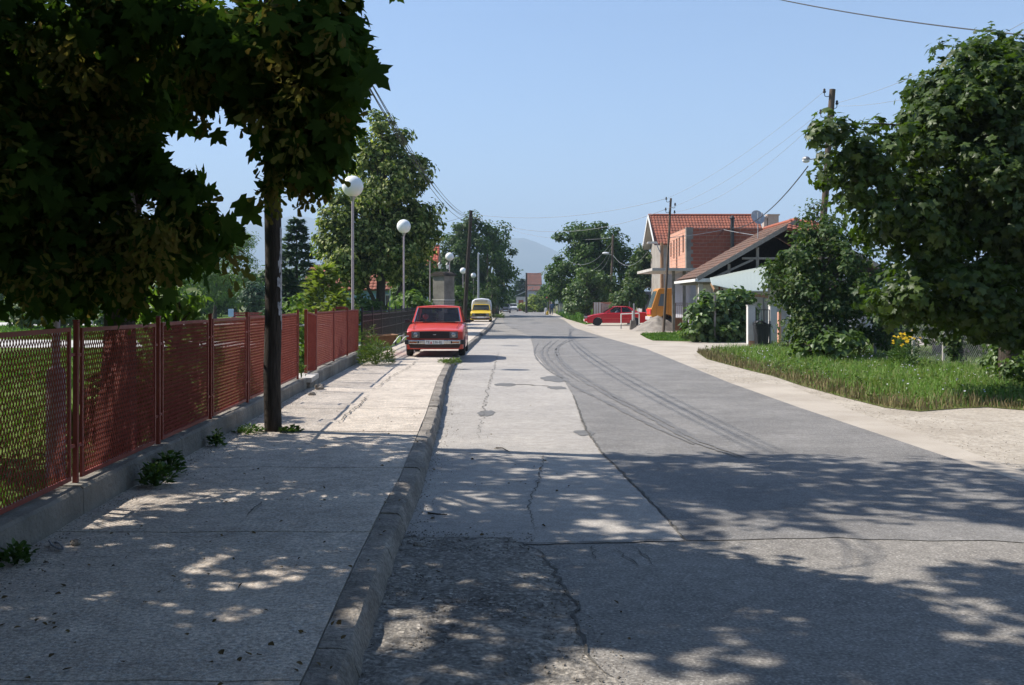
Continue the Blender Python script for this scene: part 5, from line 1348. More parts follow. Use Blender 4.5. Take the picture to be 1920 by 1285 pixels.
n = 2200; yy = rg.uniform(9, 34, n); xx = np.array([rx(v) for v in yy])+.1+rg.uniform(0, 1.6, n)
pebbles('gravel', 'scattered gravel on the dirt shoulder beyond the asphalt', np.stack([xx, yy, np.full(n, -.006)], 1), .004, .013, M['dirt'], 404)
n = 220; yy = 3.5+rg.exponential(3.0, n); xx = rg.uniform(-2.6, 0.6, n); zz = np.where(xx < np.array([kx(v) for v in yy])-.02, PZ+.012, .012)
LM['litter'] = leafmat('leaf_litter', [(0.10, 0.07, 0.03), (0.16, 0.11, 0.05), (0.07, 0.05, 0.03)], .9, .05, .1, (1, 1, 1))
N = np.tile(np.array([[0, 0, 1.]]), (n, 1))+rg.normal(size=(n, 3))*.35
tag(link('leaf_litter', leaf_cloud('leaf_litter', np.stack([xx, yy, zz], 1), N, .026, 'oval', LM['litter'], rg, .5, rg.normal(size=(n, 3))), kind='stuff'), 'small dry leaves and chaff scattered on the pavement and kerb', 'litter')
for i, (a, c, m2, lab) in enumerate(((G(930, 842), G(955, 849), G(942, 844), 'dark twig lying on the shaded lane near the seam'), (G(803, 965), G(838, 968), G(822, 970), 'thin forked twig on the road close to the kerb'))):
    b = MB(); b.tube([(a[0], a[1], .012), (m2[0], m2[1], .022), (c[0], c[1], .012)], [.007, .006, .004], 6)
    tag(b.build('twig', M['bark']), lab, 'twig', 'twigs on the road')
# ------------------------------------------------------------------ houses
def tile_plane(name, parent, e0, e1, r0, r1, mat, tw=0.24, th=0.36, amp=0.035, origin=(0, 0, 0), thick=0.06):
    """tiled slope from eave e0-e1 up to ridge r0-r1: rounded columns, stepped rows, real thickness"""
    e0, e1, r0, r1, O = [Vector(v) for v in (e0, e1, r0, r1, origin)]
    nc = max(2, int(round((e1-e0).length/tw))); nr = max(2, int(round((r0-e0).length/th)))
    nrm = (e1-e0).cross(r0-e0).normalized()
    if nrm.z < 0: nrm = -nrm
    V = []; F = []; S = 4; mc = nc*S+1
    for r_ in range(nr):
        for k, (fr_, lift) in enumerate(((0.0, 0.030), (0.999, 0.0))):
            t = min(1, (r_+fr_)/nr)
            a = e0.lerp(r0, t); c = e1.lerp(r1, t)
            for i in range(mc):
                p = a.lerp(c, i/(mc-1)); h = amp*abs(math.sin(math.pi*i/S))+lift
                V.append(p+nrm*h-O)
    for r_ in range(nr*2-1):
        for i in range(mc-1):
            a = r_*mc+i; F.append((a, a+1, a+mc+1, a+mc))
    b = MB(); b.raw(V, F)
    lo = [p-nrm*thick-O for p in (e0, e1, r1, r0)]; hi = [p-O for p in (e0, e1, r1, r0)]
    b.quad(*lo[::-1])
    for i in range(4): b.quad(lo[i], lo[(i+1) % 4], hi[(i+1) % 4], hi[i])
    return b.build(name, M[mat], parent)

def wall_box(parent, x0, x1, y0, y1, z0, z1, mat, name='wall', O=(0, 0, 0)):
    b = MB(); b.box(((x0+x1)/2-O[0], (y0+y1)/2-O[1], (z0+z1)/2-O[2]), (x1-x0, y1-y0, z1-z0)); return b.build(name, M[mat], parent)

def window(parent, c, wd, ht, O, axis='y', frame='white_paint', mullions=1):
    """framed window standing 3 cm proud of a wall that faces -Y (axis y) or -X (axis x)"""
    c = Vector(c)-Vector(O); t = .07; b = MB()
    def bx(u, z, su, sz, dep, out): 
        if axis == 'y': b.box((c.x+u, c.y-out, c.z+z), (su, dep, sz))
        else: b.box((c.x-out, c.y+u, c.z+z), (dep, su, sz))
    bx(0, ht/2-t/2, wd, t, .06, .03); bx(0, -ht/2+t/2, wd, t, .06, .03); bx(-wd/2+t/2, 0, t, ht-2*t, .06, .03); bx(wd/2-t/2, 0, t, ht-2*t, .06, .03)
    for i in range(mullions): bx(-wd/2+wd*(i+1)/(mullions+1), 0, .05, ht-2*t, .055, .03)
    f = b.build('window', M[frame], parent)
    b = MB(); bx(0, 0, wd-2*t, ht-2*t, .02, .01); b.build('pane', M['window_dark'], f)
    return f

def gable_house(name, label, x0, x1, y0, y1, ze, zr, wall, tile, over=0.4, z0=0.0, wins=(), tw=.26, group=None, gable_mat=None):
    """ridge along X"""
    O = ((x0+x1)/2, (y0+y1)/2, z0); t = thing(name, label, 'house', O, 0, group)
    wall_box(t, x0, x1, y0, y1, z0, ze, wall, O=O)
    ym = (y0+y1)/2; b = MB()
    for x in (x0, x1-0.2):
        V = [Vector((x+dx, y_, z_))-Vector(O) for dx in (0, .2) for y_, z_ in ((y0, ze+.002), (y1, ze+.002), (ym, zr-.12))]
        b.raw(V, [(0, 1, 2), (5, 4, 3), (0, 3, 4, 1), (1, 4, 5, 2), (2, 5, 3, 0)])
    b.build('gable', M[gable_mat or wall], t)
    dz = over*(zr-ze)/(ym-y0)
    rf = tile_plane('roof', t, (x0-over, y0-over, ze-dz), (x1+over, y0-over, ze-dz), (x0-over, ym, zr), (x1+over, ym, zr), tile, tw=tw, origin=O)
    tile_plane('roof', t, (x1+over, y1+over, ze-dz), (x0-over, y1+over, ze-dz), (x1+over, ym, zr), (x0-over, ym, zr), tile, tw=tw*2, origin=O)
    b = MB()
    for ya, yb_ in ((y0-over, ym), (y1+over, ym)):
        for xa, xb in ((x0-over+.02, x0-.002), (x1+.002, x1+over-.02)):
            q = [Vector(v)-Vector(O) for v in ((xa, ya, ze-dz-.09), (xb, ya, ze-dz-.09), (xb, yb_, zr-.09), (xa, yb_, zr-.09))]
            b = MB(); u = [v-Vector((0, 0, .02)) for v in q]; b.quad(*q); b.quad(*u[::-1])
            for i in range(4): b.quad(q[i], u[i], u[(i+1) % 4], q[(i+1) % 4])
            b.build('soffit', M['white_wall'], t)
    b = MB(); b.tube([Vector((x0-over-.03, ym, zr+.04))-Vector(O), Vector((x1+over+.03, ym, zr+.04))-Vector(O)], .10, 8); b.build('ridge_cap', M['ridge'], t)
    for cx, cz, ww, hh in wins: window(t, (cx, y0, cz), ww, hh, O)
    return t, O

M['plaster_cream'] = pmat('plaster_cream', (0.33, 0.30, 0.26), .9, (0.24, 0.21, 0.185), 1.2, bump=.3, bscale=15)
# the tiled house on the right
hs, O = gable_house('tiled_house', 'large house with long orange tiled roof behind the raw brick extension', 11.35, 18.9, 77.6, 82.8, 6.45, 8.46, 'plaster_cream', 'tile_orange', .55, wins=((13.2, 4.9, 1.1, 1.2), (16.5, 4.9, 1.1, 1.2)), tw=.24)
b = MB()
for yy, zz in ((77.0, 6.2), (83.4, 6.2)):
    b.bar(Vector((10.76, yy, zz-.02))-Vector(O), Vector((10.76, 80.2, 8.44))-Vector(O), .05, .24)
b.build('bargeboard', M['white_paint'], hs)
# low grey outbuilding behind the truck
ob_ = thing('outbuilding', 'low grey outbuilding with pale sloping roof edge behind the truck cab', 'outbuilding', (12.2, 86, 0))
b = MB(); b.box((0, 0, 1.25), (2.6, 4, 2.5)); b.build('wall', M['plaster_grey'], ob_)
b = MB(); V = [(-1.9, -2.3, 2.55), (1.6, -2.3, 3.45), (1.6, 2.3, 3.45), (-1.9, 2.3, 2.55)]; b.raw([Vector(v) for v in V]+[Vector(v)+Vector((0, 0, .14)) for v in V], [(3, 2, 1, 0), (4, 5, 6, 7), (0, 1, 5, 4), (1, 2, 6, 5), (2, 3, 7, 6), (3, 0, 4, 7)]); b.build('roof', M['concrete_pale'], ob_)

# raw brick extension
ex = thing('brick_extension', 'raw hollow-brick upper storey with slit windows and no roof, beside the orange tiled house', 'building', (12.7, 58, 0)); O = Vector((12.7, 58, 0))
X0, X1, Y0, Y1, Z0, Z1 = 9.46, 16.0, 55.0, 61.0, 3.45, 5.65
wall_box(ex, X0+.25, X1, Y0+.12, Y1, 0.0, Z0-.16, 'plaster_grey', 'ground_floor', O)
wall_box(ex, X0+.3, X1, Y0+.010, Y0+.26, Z0, Z1-.02, 'mortar', 'wall', O)
wall_box(ex, X1-.2, X1-.001, Y0+.27, Y1-.2, Z0, Z1-.02, 'mortar', 'wall', O)
wall_box(ex, X0+.02, X1, Y1-.19, Y1, Z0, Z1, 'mortar', 'wall', O)
M['block_lit'] = pmat('block_lit', (0.56, 0.30, 0.21), 0.9, (0.48, 0.235, 0.155), 2.0, bump=.5, bscale=20)  # paler copy of block, the side wall's sunlight put into the colour
slits = [(60.3, 4.30, 5.15), (59.2, 4.15, 5.22), (58.2, Z0+.02, 5.27), (57.3, 4.20, 5.28), (56.0, 4.35, 5.32)]
edges = [Y1-.2]
for yc, za, zb in slits: edges += [yc+.23, yc-.23]
edges.append(Y0+.3)
b = MB()
for i in range(0, len(edges), 2):
    b.box((X0+.1-O.x, (edges[i]+edges[i+1])/2-O.y, (Z0+Z1)/2), (.2, edges[i]-edges[i+1], Z1-Z0))
for yc, za, zb in slits:
    b.box((X0+.1-O.x, yc-O.y, (Z1+zb)/2), (.2, .458, Z1-zb))
    if za > Z0+.1: b.box((X0+.1-O.x, yc-O.y, (Z0+za)/2), (.2, .458, za-Z0))
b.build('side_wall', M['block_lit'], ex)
b = MB()
for k in range(11):
    b.box((X0-.006-O.x, 57.9-O.y, Z0+.2*k+.19), (.012, 5.4, .010))
b.build('mortar_line', M['mortar'], ex)
b = MB()
for yc, za, zb in slits: b.box((X0+.45-O.x, yc-O.y, (za+zb)/2), (.05, .5, zb-za))
b.build('dark_interior', M['dark_inside'], ex)  # near-black panels colour in the shade behind the slits
wall_box(ex, X0-.004, X0+.36, Y0-.004, Y0+.3, Z0, Z1+.02, 'concrete', 'corner_column', O)
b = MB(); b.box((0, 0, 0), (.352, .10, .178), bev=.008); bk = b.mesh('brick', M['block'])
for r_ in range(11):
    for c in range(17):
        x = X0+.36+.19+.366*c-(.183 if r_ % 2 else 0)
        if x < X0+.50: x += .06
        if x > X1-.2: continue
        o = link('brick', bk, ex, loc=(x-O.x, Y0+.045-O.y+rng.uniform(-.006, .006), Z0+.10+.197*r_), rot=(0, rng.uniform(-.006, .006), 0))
wall_box(ex, 7.55, X1, Y0-.45, Y1+.1, Z0-.15, Z0-.004, 'concrete_pale', 'floor_slab', O)
for x in (8.72, 9.3):
    wall_box(ex, x, x+.15, Y0+.1, Y0+.25, 0, Z0-.155, 'concrete', 'column', O)
b = MB(); b.tube([(W(1373, 480, 54.8)[0]-O.x, 54.8-O.y, 3.6), (W(1373, 480, 54.8)[0]-O.x, 54.8-O.y, 6.1)], .10, 10); b.lathe([(.15, 6.1), (.16, 6.16), (.02, 6.3)], (W(1373, 480, 54.8)[0]-O.x, 54.8-O.y, 0), 10); b.build('flue_pipe', M['black_metal'], ex)
for (px0, px1, py0) in ((1438, 1458, 405), (1430.5, 1436.5, 410)):
    a, c = W(px0, py0, 58.5), W(px1, py0, 58.5)
    b = MB(); b.box(((a[0]+c[0])/2-O.x, 58.5-O.y, (a[2]+4.9)/2), (c[0]-a[0], .5, a[2]-4.9)); b.box(((a[0]+c[0])/2-O.x, 58.5-O.y, a[2]+.04), (c[0]-a[0]+.1, .6, .08)); b.build('chimney', M['mortar'], ex)

# gabled shed in front
sh = thing('gabled_shed', 'low house with dark open gable and mossy brown tiles in front of the brick extension', 'house', (12.9, 48.8, 0)); O = Vector((12.9, 48.8, 0))
YA, YB = 46.0, 51.7
tile_plane('roof', sh, (8.40, YB, 2.70), (8.40, YA, 2.70), (12.9, YB, 5.30), (12.9, YA, 5.30), 'tile_old', .26, .34, .04, O, .10)
tile_plane('roof', sh, (17.6, YA, 2.75), (17.6, YB, 2.75), (12.9, YA, 5.30), (12.9, YB, 5.30), 'tile_old', .26, .34, .04, O, .10)
tile_plane('hip_roof', sh, (12.35, 45.5, 4.90), (14.6, 45.5, 4.55), (12.75, 46.6, 5.42), (13.9, 46.6, 5.36), 'tile_orange', .24, .34, .04, O, .06)
b = MB(); b.tube([Vector((12.9, YA-.05, 5.36))-O, Vector((12.9, YB+.05, 5.36))-O], .10, 8); b.build('ridge_cap', M['ridge'], sh)
b = MB(); b.bar(Vector((8.40, YA-.045, 2.66))-O, Vector((12.9, YA-.045, 5.26))-O, .05, .20); b.bar(Vector((17.6, YA-.045, 2.70))-O, Vector((12.9, YA-.045, 5.26))-O, .05, .20); b.build('bargeboard', M['wood_grey'], sh)
for x, z in ((9.9, 3.35), (11.2, 4.1), (12.9, 5.0), (14.4, 4.2)):
    b = MB(); b.bar(Vector((x, YA+.25, 2.66))-O, Vector((x, YA+.25, z))-O, .12); b.build('gable_post', M['wood_grey'], sh)
b = MB(); b.bar(Vector((8.7, YA+.25, 2.62))-O, Vector((17.3, YA+.25, 2.62))-O, .12, .16); b.build('tie_beam', M['wood_grey'], sh)
b = MB(); b.bar(Vector((9.2, YA+.24, 2.72))-O, Vector((11.0, YA+.24, 3.55))-O, .10); b.bar(Vector((10.5, YA+.24, 3.6))-O, Vector((14.5, YA+.24, 3.6))-O, .10); b.build('brace', M['wood_grey'], sh)
b = MB()
V = [Vector(v)-O for v in ((8.8, YB-.4, 2.55), (17.2, YB-.4, 2.55), (12.9, YB-.4, 5.15))]; b.poly(V[::-1]); V2 = [v+Vector((0, .1, 0)) for v in V]; b.poly(V2); b.build('back_gable', M['wood_dark'], sh)
wall_box(sh, 9.35, 17.2, YA+1.5, YB-.2, 0, 2.5, 'white_wall', 'wall', O)
wall_box(sh, 8.55, 17.3, YA+.1, YB-.1, 2.46, 2.60, 'wood_grey', 'ceiling_deck', O)
b = MB(); b.box((8.36-O.x, (YA+YB)/2-O.y, 2.60), (.14, YB-YA+.2, .12)); b.build('gutter', M['white_paint'], sh)
b = MB(); b.box((9.65-O.x, YA-.02-O.y, 2.60), (2.6, .06, .16)); b.build('fascia', M['white_paint'], sh)
for x, wd, mt_ in ((8.62, .20, 'white_wall'), (9.30, .24, 'white_wall'), (9.72, .12, 'white_paint')):
    wall_box(sh, x-wd/2, x+wd/2, YA+.25, YA+.25+wd, 0, 2.45, mt_, 'column', O)
wall_box(sh, 8.72, 9.18, YA+.30, YA+.42, 0, 1.42, 'white_wall', 'parapet', O)
wall_box(sh, 9.44, 9.64, YA+.9, YA+1.2, 0, 2.45, 'block', 'brick_infill', O)
window(sh, (10.35, YA+1.49, 1.75), 1.25, 1.1, O, mullions=2)
b = MB(); b.tube(curve([Vector((9.62, YA-.08, 2.50))-O, Vector((9.75, YA-.08, 2.36))-O, Vector((10.2, YA-.08, 2.22))-O, Vector((10.4, YA+.2, 2.1))-O], 4), .045, 8); b.build('drain_pipe', M['galv'], sh)
# sheeted lean-to canopy
ca = thing('canopy', 'pale greenish corrugated lean-to canopy sagging below the dark gable', 'canopy', (11.0, 44.4, 0)); O = Vector((11.0, 44.4, 0))
M['canopy_sheet'] = leafmat('canopy_sheet', [(0.50, 0.56, 0.54), (0.50, 0.56, 0.54)], .45, .35, .4, (1, 1.05, 1))
A_, B_, C_, D_ = [Vector(v) for v in (W(1331, 521, 45.8), W(1440, 497, 45.8), W(1440, 546, 42.6), W(1338, 534, 42.6))]
V = []; F = []
for i in range(61):
    for j in range(9):
        u, v = i/60, j/8; p = A_.lerp(B_, u).lerp(D_.lerp(C_, u), v); p.z += -.14*math.sin(math.pi*v)+.002*math.sin(i*math.pi/2)-.10*math.sin(math.pi*u)*v
        V.append(p-O)
for i in range(60):
    for j in range(8):
        a = i*9+j; F.append((a, a+1, a+10, a+9))
b = MB(); b.raw(V, F); o = b.build('sheet', M['canopy_sheet'], ca, smooth=True); md = o.modifiers.new('thickness', 'SOLIDIFY'); md.thickness = .012
for i, u in enumerate((.02, .35, .68, .98)):
    b = MB(); b.bar(A_.lerp(B_, u)-O-Vector((0, 0, .30)), D_.lerp(C_, u)-O-Vector((0, 0, .24)), .06, .08); b.build('rafter', M['wood_orange'], ca)
b = MB(); b.bar(D_-O-Vector((0, 0, .24)), C_-O-Vector((0, 0, .24)), .08, .12); b.build('front_beam', M['wood_orange'], ca)
for u in (.06, .93):
    p = D_.lerp(C_, u)-O
    b = MB(); b.bar((p.x, p.y, 0), (p.x, p.y, p.z-.3), .09); b.build('post', M['wood_grey'], ca)
# satellite dish on its mast
sd = thing('satellite_dish', 'large pale satellite dish on a thin mast above the mossy roof', 'dish', W(1421, 447, 47.5)); O = Vector(sd.location)
b = MB(); b.tube([(0, 0, 0), (0, 0, W(1421, 398, 47.5)[2]-O.z)], .025, 8); b.build('mast', M['galv'], sd)
b = MB(); prof = [(0.002, .10)]+[(.36*t, .10*(1-t*t)) for t in (.25, .5, .75, 1.0)]
prof += [(.355*t, .085*(1-t*t)) for t in (1.0, .75, .5, .25)]+[(0.002, .085)]; b.lathe(prof, (0, 0, 0), 24); dsh = b.build('reflector', M['galv'], sd, smooth=True, loc=(0.02, .08, W(1421, 407, 47.5)[2]-O.z), rot=(R(112), 0, R(200)))
b = MB(); b.tube([(0, -.3, .02), (0, 0, -.38)], .012, 6); b.sphere((0, 0, -.38), .04, 8, 6); b.build('feed_arm', M['galv'], dsh)
ob2 = dsh

# houses across the park and at the end of the road
gable_house('village_house', 'pale blue house with orange tiled roof behind the linden and first globe lamp', -11.5, -5.2, 64, 69, 2.60, 4.15, 'plaster_blue', 'tile_orange', .35, z0=0.1, wins=((-8.0, 1.6, .9, 1.0),))
gable_house('village_house', 'house behind the blue one showing only its long faded orange roof', -17.3, -9.8, 86, 92, 3.3, 4.7, 'plaster_grey', 'tile_orange', .4, z0=0.1)
gable_house('village_house', 'house with bright red roof glimpsed through the linden branches', -13.8, -7.4, 95, 101, 4.6, 7.0, 'white_wall', 'tile_red', .4, z0=0.1)
gable_house('village_house', 'grey walled house with orange roof at the far left beyond the maple boughs', -50, -34.2, 104, 112, 4.9, 8.6, 'plaster_grey', 'tile_orange', .5, z0=0.1, wins=((-36.0, 3.0, 1.2, 1.6), (-40, 3.0, 1.2, 1.6)))
gable_house('village_house', 'weathered red roofed house standing where the road ends', 2.95, 5.7, 200, 206, 5.2, 7.3, 'white_wall', 'tile_weathered', .2, wins=((4.5, 3.2, 1.0, 1.2),))
lo_ = thing('lower_roof', 'lower red roof band under the far red roofed house', 'roof', (4.4, 198.6, 0))
tile_plane('roof', lo_, (2.9, 197.6, 3.9), (5.6, 197.6, 3.9), (2.9, 199.6, 4.8), (5.6, 199.6, 4.8), 'tile_weathered', origin=(4.4, 198.6, 0)); wall_box(lo_, 3.0, 5.5, 197.9, 199.5, 0, 3.85, 'plaster_grey', O=(4.4, 198.6, 0))
ms = thing('metal_shed', 'shed with bare sloping sheet metal roof near the road end', 'shed', (2.2, 186, 0))
V = [(-1.75, -1.5, 2.65), (1.8, -1.5, 4.15), (1.8, 2, 4.15), (-1.75, 2, 2.65)]; b = MB(); b.raw([Vector(v) for v in V]+[Vector(v)+Vector((0, 0, .12)) for v in V], [(3, 2, 1, 0), (4, 5, 6, 7), (0, 1, 5, 4), (1, 2, 6, 5), (2, 3, 7, 6), (3, 0, 4, 7)]); b.build('roof', M['galv'], ms)
b = MB(); b.box((.1, .2, 1.3), (3.0, 2.6, 2.6)); b.build('wall', M['white_wall'], ms)
b = MB(); b.box((-.55, -1.13, 1.0), (.9, .05, 2.0)); b.build('door', M['block'], ms)
b = MB(); b.box((.35, -1.13, .95), (.12, .06, 1.9)); b.box((-1.2, -1.13, .95), (.12, .06, 1.9)); b.build('door_post', M['white_paint'], ms)
bs = thing('bus_shelter', 'blue and white flat roofed shelter far off behind the parked cars', 'shelter', (W(936, 570, 165)[0], 165, 0))
b = MB(); b.box((0, 0, 2.35), (1.6, 1.4, .22)); b.build('roof', M['white_paint'], bs)
b = MB(); b.box((0, -.71, 2.2), (1.3, .03, .3)); b.build('front_panel', M['plaster_blue'], bs)
for x in (-.72, .72):
    b = MB(); b.tube([(x, -.6, 0), (x, -.6, 2.24)], .05, 8); b.build('post', M['galv'], bs)

# ------------------------------------------------------------------ vehicles
def arc(cy_, r, z0, n=8):
    """wheel arch in the side profile, from rear to front"""
    a0 = math.asin(max(-1, min(1, (z0-0.30)/r)))
    return [(cy_-r*math.cos(t), 0.30+r*math.sin(t)) for t in np.linspace(math.pi-a0, a0, n)]

def car(name, label, loc, rz, spec, paint, group=None, cat='car', scale=1.0):
    t = thing(name, label, cat, loc, rz, group); S = spec
    hw = S['w']/2; zs = S['sill']
    # lower body: the side profile lofted across the width
    prof = list(S['top'])                      # front low -> over hood -> belt -> rear low (y, z)
    bottom = []
    L = max(p[0] for p in prof)
    for cy_ in (S['rw'], S['fw']):
        bottom += [(cy_+S['ar']*math.cos(u), S['wr']+S['ar']*math.sin(u)) for u in np.linspace(math.asin((zs-S['wr'])/S['ar']), math.pi-math.asin((zs-S['wr'])/S['ar']), 9)]
    P = prof+bottom; nP = len(prof)
    yc = L/2; V = []; F = []
    st = [-1, -.985, -.93, -.80, -.45, 0, .45, .80, .93, .985, 1]
    for s in st:
        e = abs(s)
        for i, (y_, z_) in enumerate(P):
            up = max(0, min(1, (z_-zs)/(S['belt']-zs)))
            x = s*hw*(1-.05*up*up-(.03 if z_ < zs+.12 else 0))
            x *= 1-.05*(abs(y_-yc)/(L/2))**4
            dz = S.get('crown', .03)*e*e*up+(.022*max(0, (e-.90)/.1)**2)*up
            dy = (.045*e**3)*(1 if y_ < yc else -1)*min(1, (abs(y_-yc)/(L/2))**5)
            V.append((x, y_+dy, z_-dz))
    n = len(P)
    for a in range(len(st)-1):
        for i in range(n):
            j = (i+1) % n
            F.append((a*n+i, a*n+j, (a+1)*n+j, (a+1)*n+i))
    b = MB(); b.raw(V, F); b.poly([V[i] for i in range(n)]); b.poly([V[(len(st)-1)*n+i] for i in range(n-1, -1, -1)])
    o = b.build('body', paint, t)
    bm = bmesh.new(); bm.from_mesh(o.data); bmesh.ops.recalc_face_normals(bm, faces=bm.faces); bm.to_mesh(o.data); bm.free()
    smooth_by_angle(o, 32)
    # dark under-body between the wheels
    b = MB(); b.box((0, L/2, zs+.12), (S['w']*.78, L*.86, .22)); b.build('underbody', M['rubber'], t)
    # cabin: a frame of pillars with panes
    yb0, yr0, yr1, yb1 = S['cab']; zb, zt = S['belt']-.02, S['roof']; wb, wt = S['wb'], S['wt']
    yq0 = S.get('cowl', yb0)
    c = {}
    for sx in (-1, 1):
        c[sx, 0] = Vector((sx*wb, yb0, S['zcowl'])); c[sx, 1] = Vector((sx*wt, yr0, zt-.035)); c[sx, 2] = Vector((sx*wt, yr1, zt-.035)); c[sx, 3] = Vector((sx*wb, yb1, S.get('zrear', zb)))
    pil = S.get('pil', .055)
    fb = MB(); panes = []
    def framed(q, ins, nm):
        """quad q with opening inset by ins=(left,right,bottom,top) fractions in metres; order bl, br, tr, tl"""
        bl, br, tr, tl = q
        def P_(u, v):
            return bl.lerp(br, u).lerp(tl.lerp(tr, u), v)
        wd = ((br-bl).length+(tr-tl).length)/2; ht = ((tl-bl).length+(tr-br).length)/2
        u0, u1, v0, v1 = ins[0]/wd, 1-ins[1]/wd, ins[2]/ht, 1-ins[3]/ht
        o_ = [P_(0, 0), P_(1, 0), P_(1, 1), P_(0, 1)]; i_ = [P_(u0, v0), P_(u1, v0), P_(u1, v1), P_(u0, v1)]
        nr_ = (br-bl).cross(tl-bl).normalized()
        dp = [p-nr_*.03 for p in i_]
        for k in range(4):
            fb.quad(o_[k], o_[(k+1) % 4], i_[(k+1) % 4], i_[k]); fb.quad(i_[k], i_[(k+1) % 4], dp[(k+1) % 4], dp[k])
        panes.append((nm, [p-nr_*.012 for p in i_]))
    framed((c[-1, 0], c[1, 0], c[1, 1], c[-1, 1]), (pil, pil, .03, .04), 'windscreen')
    framed((c[1, 3], c[-1, 3], c[-1, 2], c[1, 2]), (pil, pil, .05, .05), 'rear_window')
    for sx in (-1, 1):
        bp = S['bpil']
        def side(y_):      # point pairs along belt and roof rail
            lo = Vector((sx*wb, y_, np.interp(y_, (yb0, yb0+.3, yb1-.2, yb1), (S['zcowl'], zb, zb, S.get('zrear', zb)))))
            return lo
        def top(y_): return Vector((sx*wt, y_, zt-.035))
        m0, m1 = side(bp), top(min(max(bp, yr0+.1), yr1-.02))
        segs = [((c[sx, 0], m0, m1, c[sx, 1]), (.14, .035, .03, .04), 'side_window'), ((m0, c[sx, 3], c[sx, 2], m1), (.035, S.get('cpil', .16), .03, .04), 'side_window')]
        if S.get('one'): segs = [((c[sx, 0], c[sx, 3], c[sx, 2], c[sx, 1]), (.14, .10, .03, .04), 'side_window')]
        for q, ins, nm in segs:
            q = [Vector(v) for v in q]
            if sx < 0: q = [q[1], q[0], q[3], q[2]]; ins = (ins[1], ins[0], ins[2], ins[3])
            framed(q, ins, nm)
    cf = fb.build('cabin_frame', paint, t)
    md = cf.modifiers.new('thickness', 'SOLIDIFY'); md.thickness = .012; md.offset = -1
    b = MB(); rows = []
    for v in np.linspace(0, 1, 6):
        y_ = yr0+(yr1-yr0)*v; rows.append([(wt*s, y_+(.04*(1-2*v))*(s*s) * .6, zt-.035+.042*(1-s*s)*(1-.55*(2*v-1)**4)+.0) for s in (-1, -.94, -.7, -.35, 0, .35, .7, .94, 1)])
    V = [p for r_ in rows for p in r_]; F = [(i*9+j, i*9+j+1, (i+1)*9+j+1, (i+1)*9+j) for i in range(5) for j in range(8)]
    b.raw(V, F); rf = b.build('roof', paint, t, smooth=True); md = rf.modifiers.new('thickness', 'SOLIDIFY'); md.thickness = .02; md.offset = -1
    for nm, q in panes:
        b = MB(); b.quad(*q); pn = b.build(nm, M['car_glass'], t)
        if nm == 'windscreen':
            rb = MB()
            for k in range(4): rb.bar(q[k]+Vector((0, -.012, .004)), q[(k+1) % 4]+Vector((0, -.012, .004)), .018, .014)
            rb.build('seal', M['chrome'] if S.get('chrome') else M['rubber'], pn)
    # wheels
    for sx in (-1, 1):
        for y_ in (S['fw'], S['rw']):
            x = sx*(hw-.095)
            b = MB(); r_ = S['wr']
            b.lathe([(r_*.62, -.085), (r_*.93, -.085), (r_, -.055), (r_, .055), (r_*.93, .085), (r_*.62, .085)], (x, y_, r_), 22, 'X')
            wl = smooth_by_angle(b.build('wheel', M['tyre'], t), 40)
            b = MB(); b.lathe([(r_*.63, sx*.055), (r_*.60, sx*.075), (r_*.40, sx*.05), (r_*.16, sx*.075), (.01, sx*.08)], (x, y_, r_), 18, 'X'); smooth_by_angle(b.build('rim', M[S.get('rim', 'steel')], wl), 40)
    # seats and wheel inside
    zi = zs+.16
    for sx in (-1, 1):
        b = MB(); b.box((sx*.34, yb0+.95, zi+.22), (.46, .46, .16), bev=.04); b.box((sx*.34, yb0+1.17, zi+.52), (.44, .12, .52), rot=Matrix.Rotation(R(-12), 3, 'X'), bev=.04); b.box((sx*.34, yb0+1.24, zi+.84), (.24, .08, .14), bev=.03); b.build('seat', M['seat'], t)
    b = MB(); b.box((0, yb0+.30, S['belt']-.10), (wb*1.8, .36, .14), bev=.03); db = b.build('dashboard', M['rubber'], t)
    b = MB(); ring = [(0.36+.17*math.cos(u), yb0+.55+.07*math.sin(u), S['belt']-.02+.16*math.sin(u)) for u in np.linspace(0, 2*math.pi, 19)]; b.tube(ring, .012, 6, cap=False); b.bar(ring[0], ring[9], .02); b.build('steering_wheel', M['rubber'], t)
    return t

M['car_glass'] = glassmat('car_glass', (0.66, 0.74, 0.78), 0.40)
M['chrome'] = pmat('chrome', (0.62, 0.62, 0.62), 0.16, metal=1.0)
M['seat'] = pmat('seat', (0.10, 0.022, 0.025), 0.9, (0.06, 0.02, 0.02), 6)
M['paint_red'] = pmat('paint_red', (0.60, 0.048, 0.028), 0.34, (0.66, 0.075, 0.048), 1.5, coat=.5)
M['paint_red2'] = pmat('paint_red_dark', (0.50, 0.011, 0.022), 0.25, (0.54, 0.015, 0.026), 1.5, coat=.5)
M['paint_yellow'] = pmat('paint_yellow', (0.72, 0.50, 0.02), 0.35, (0.66, 0.44, 0.015), 2, coat=.3)
M['paint_dark'] = pmat('paint_dark', (0.035, 0.036, 0.042), 0.3, (0.06, 0.06, 0.065), 2, coat=.4)
M['paint_white'] = pmat('paint_white', (0.72, 0.72, 0.72), 0.3, (0.66, 0.66, 0.66), 2, coat=.4)
M['paint_orange'] = pmat('paint_orange', (0.60, 0.25, 0.025), 0.4, (0.52, 0.20, 0.02), 2, coat=.2)
M['grille'] = pmat('grille', (0.055, 0.030, 0.028), 0.6, (0.035, 0.02, 0.02), 20)
M['lens'] = pmat('lens', (0.36, 0.36, 0.35), 0.10, metal=.6)
M['amber'] = pmat('amber', (0.35, 0.09, 0.02), 0.25)
M['plate'] = pmat('plate', (0.74, 0.74, 0.72), 0.5)
M['ink'] = pmat('ink', (0.02, 0.02, 0.022), 0.6)
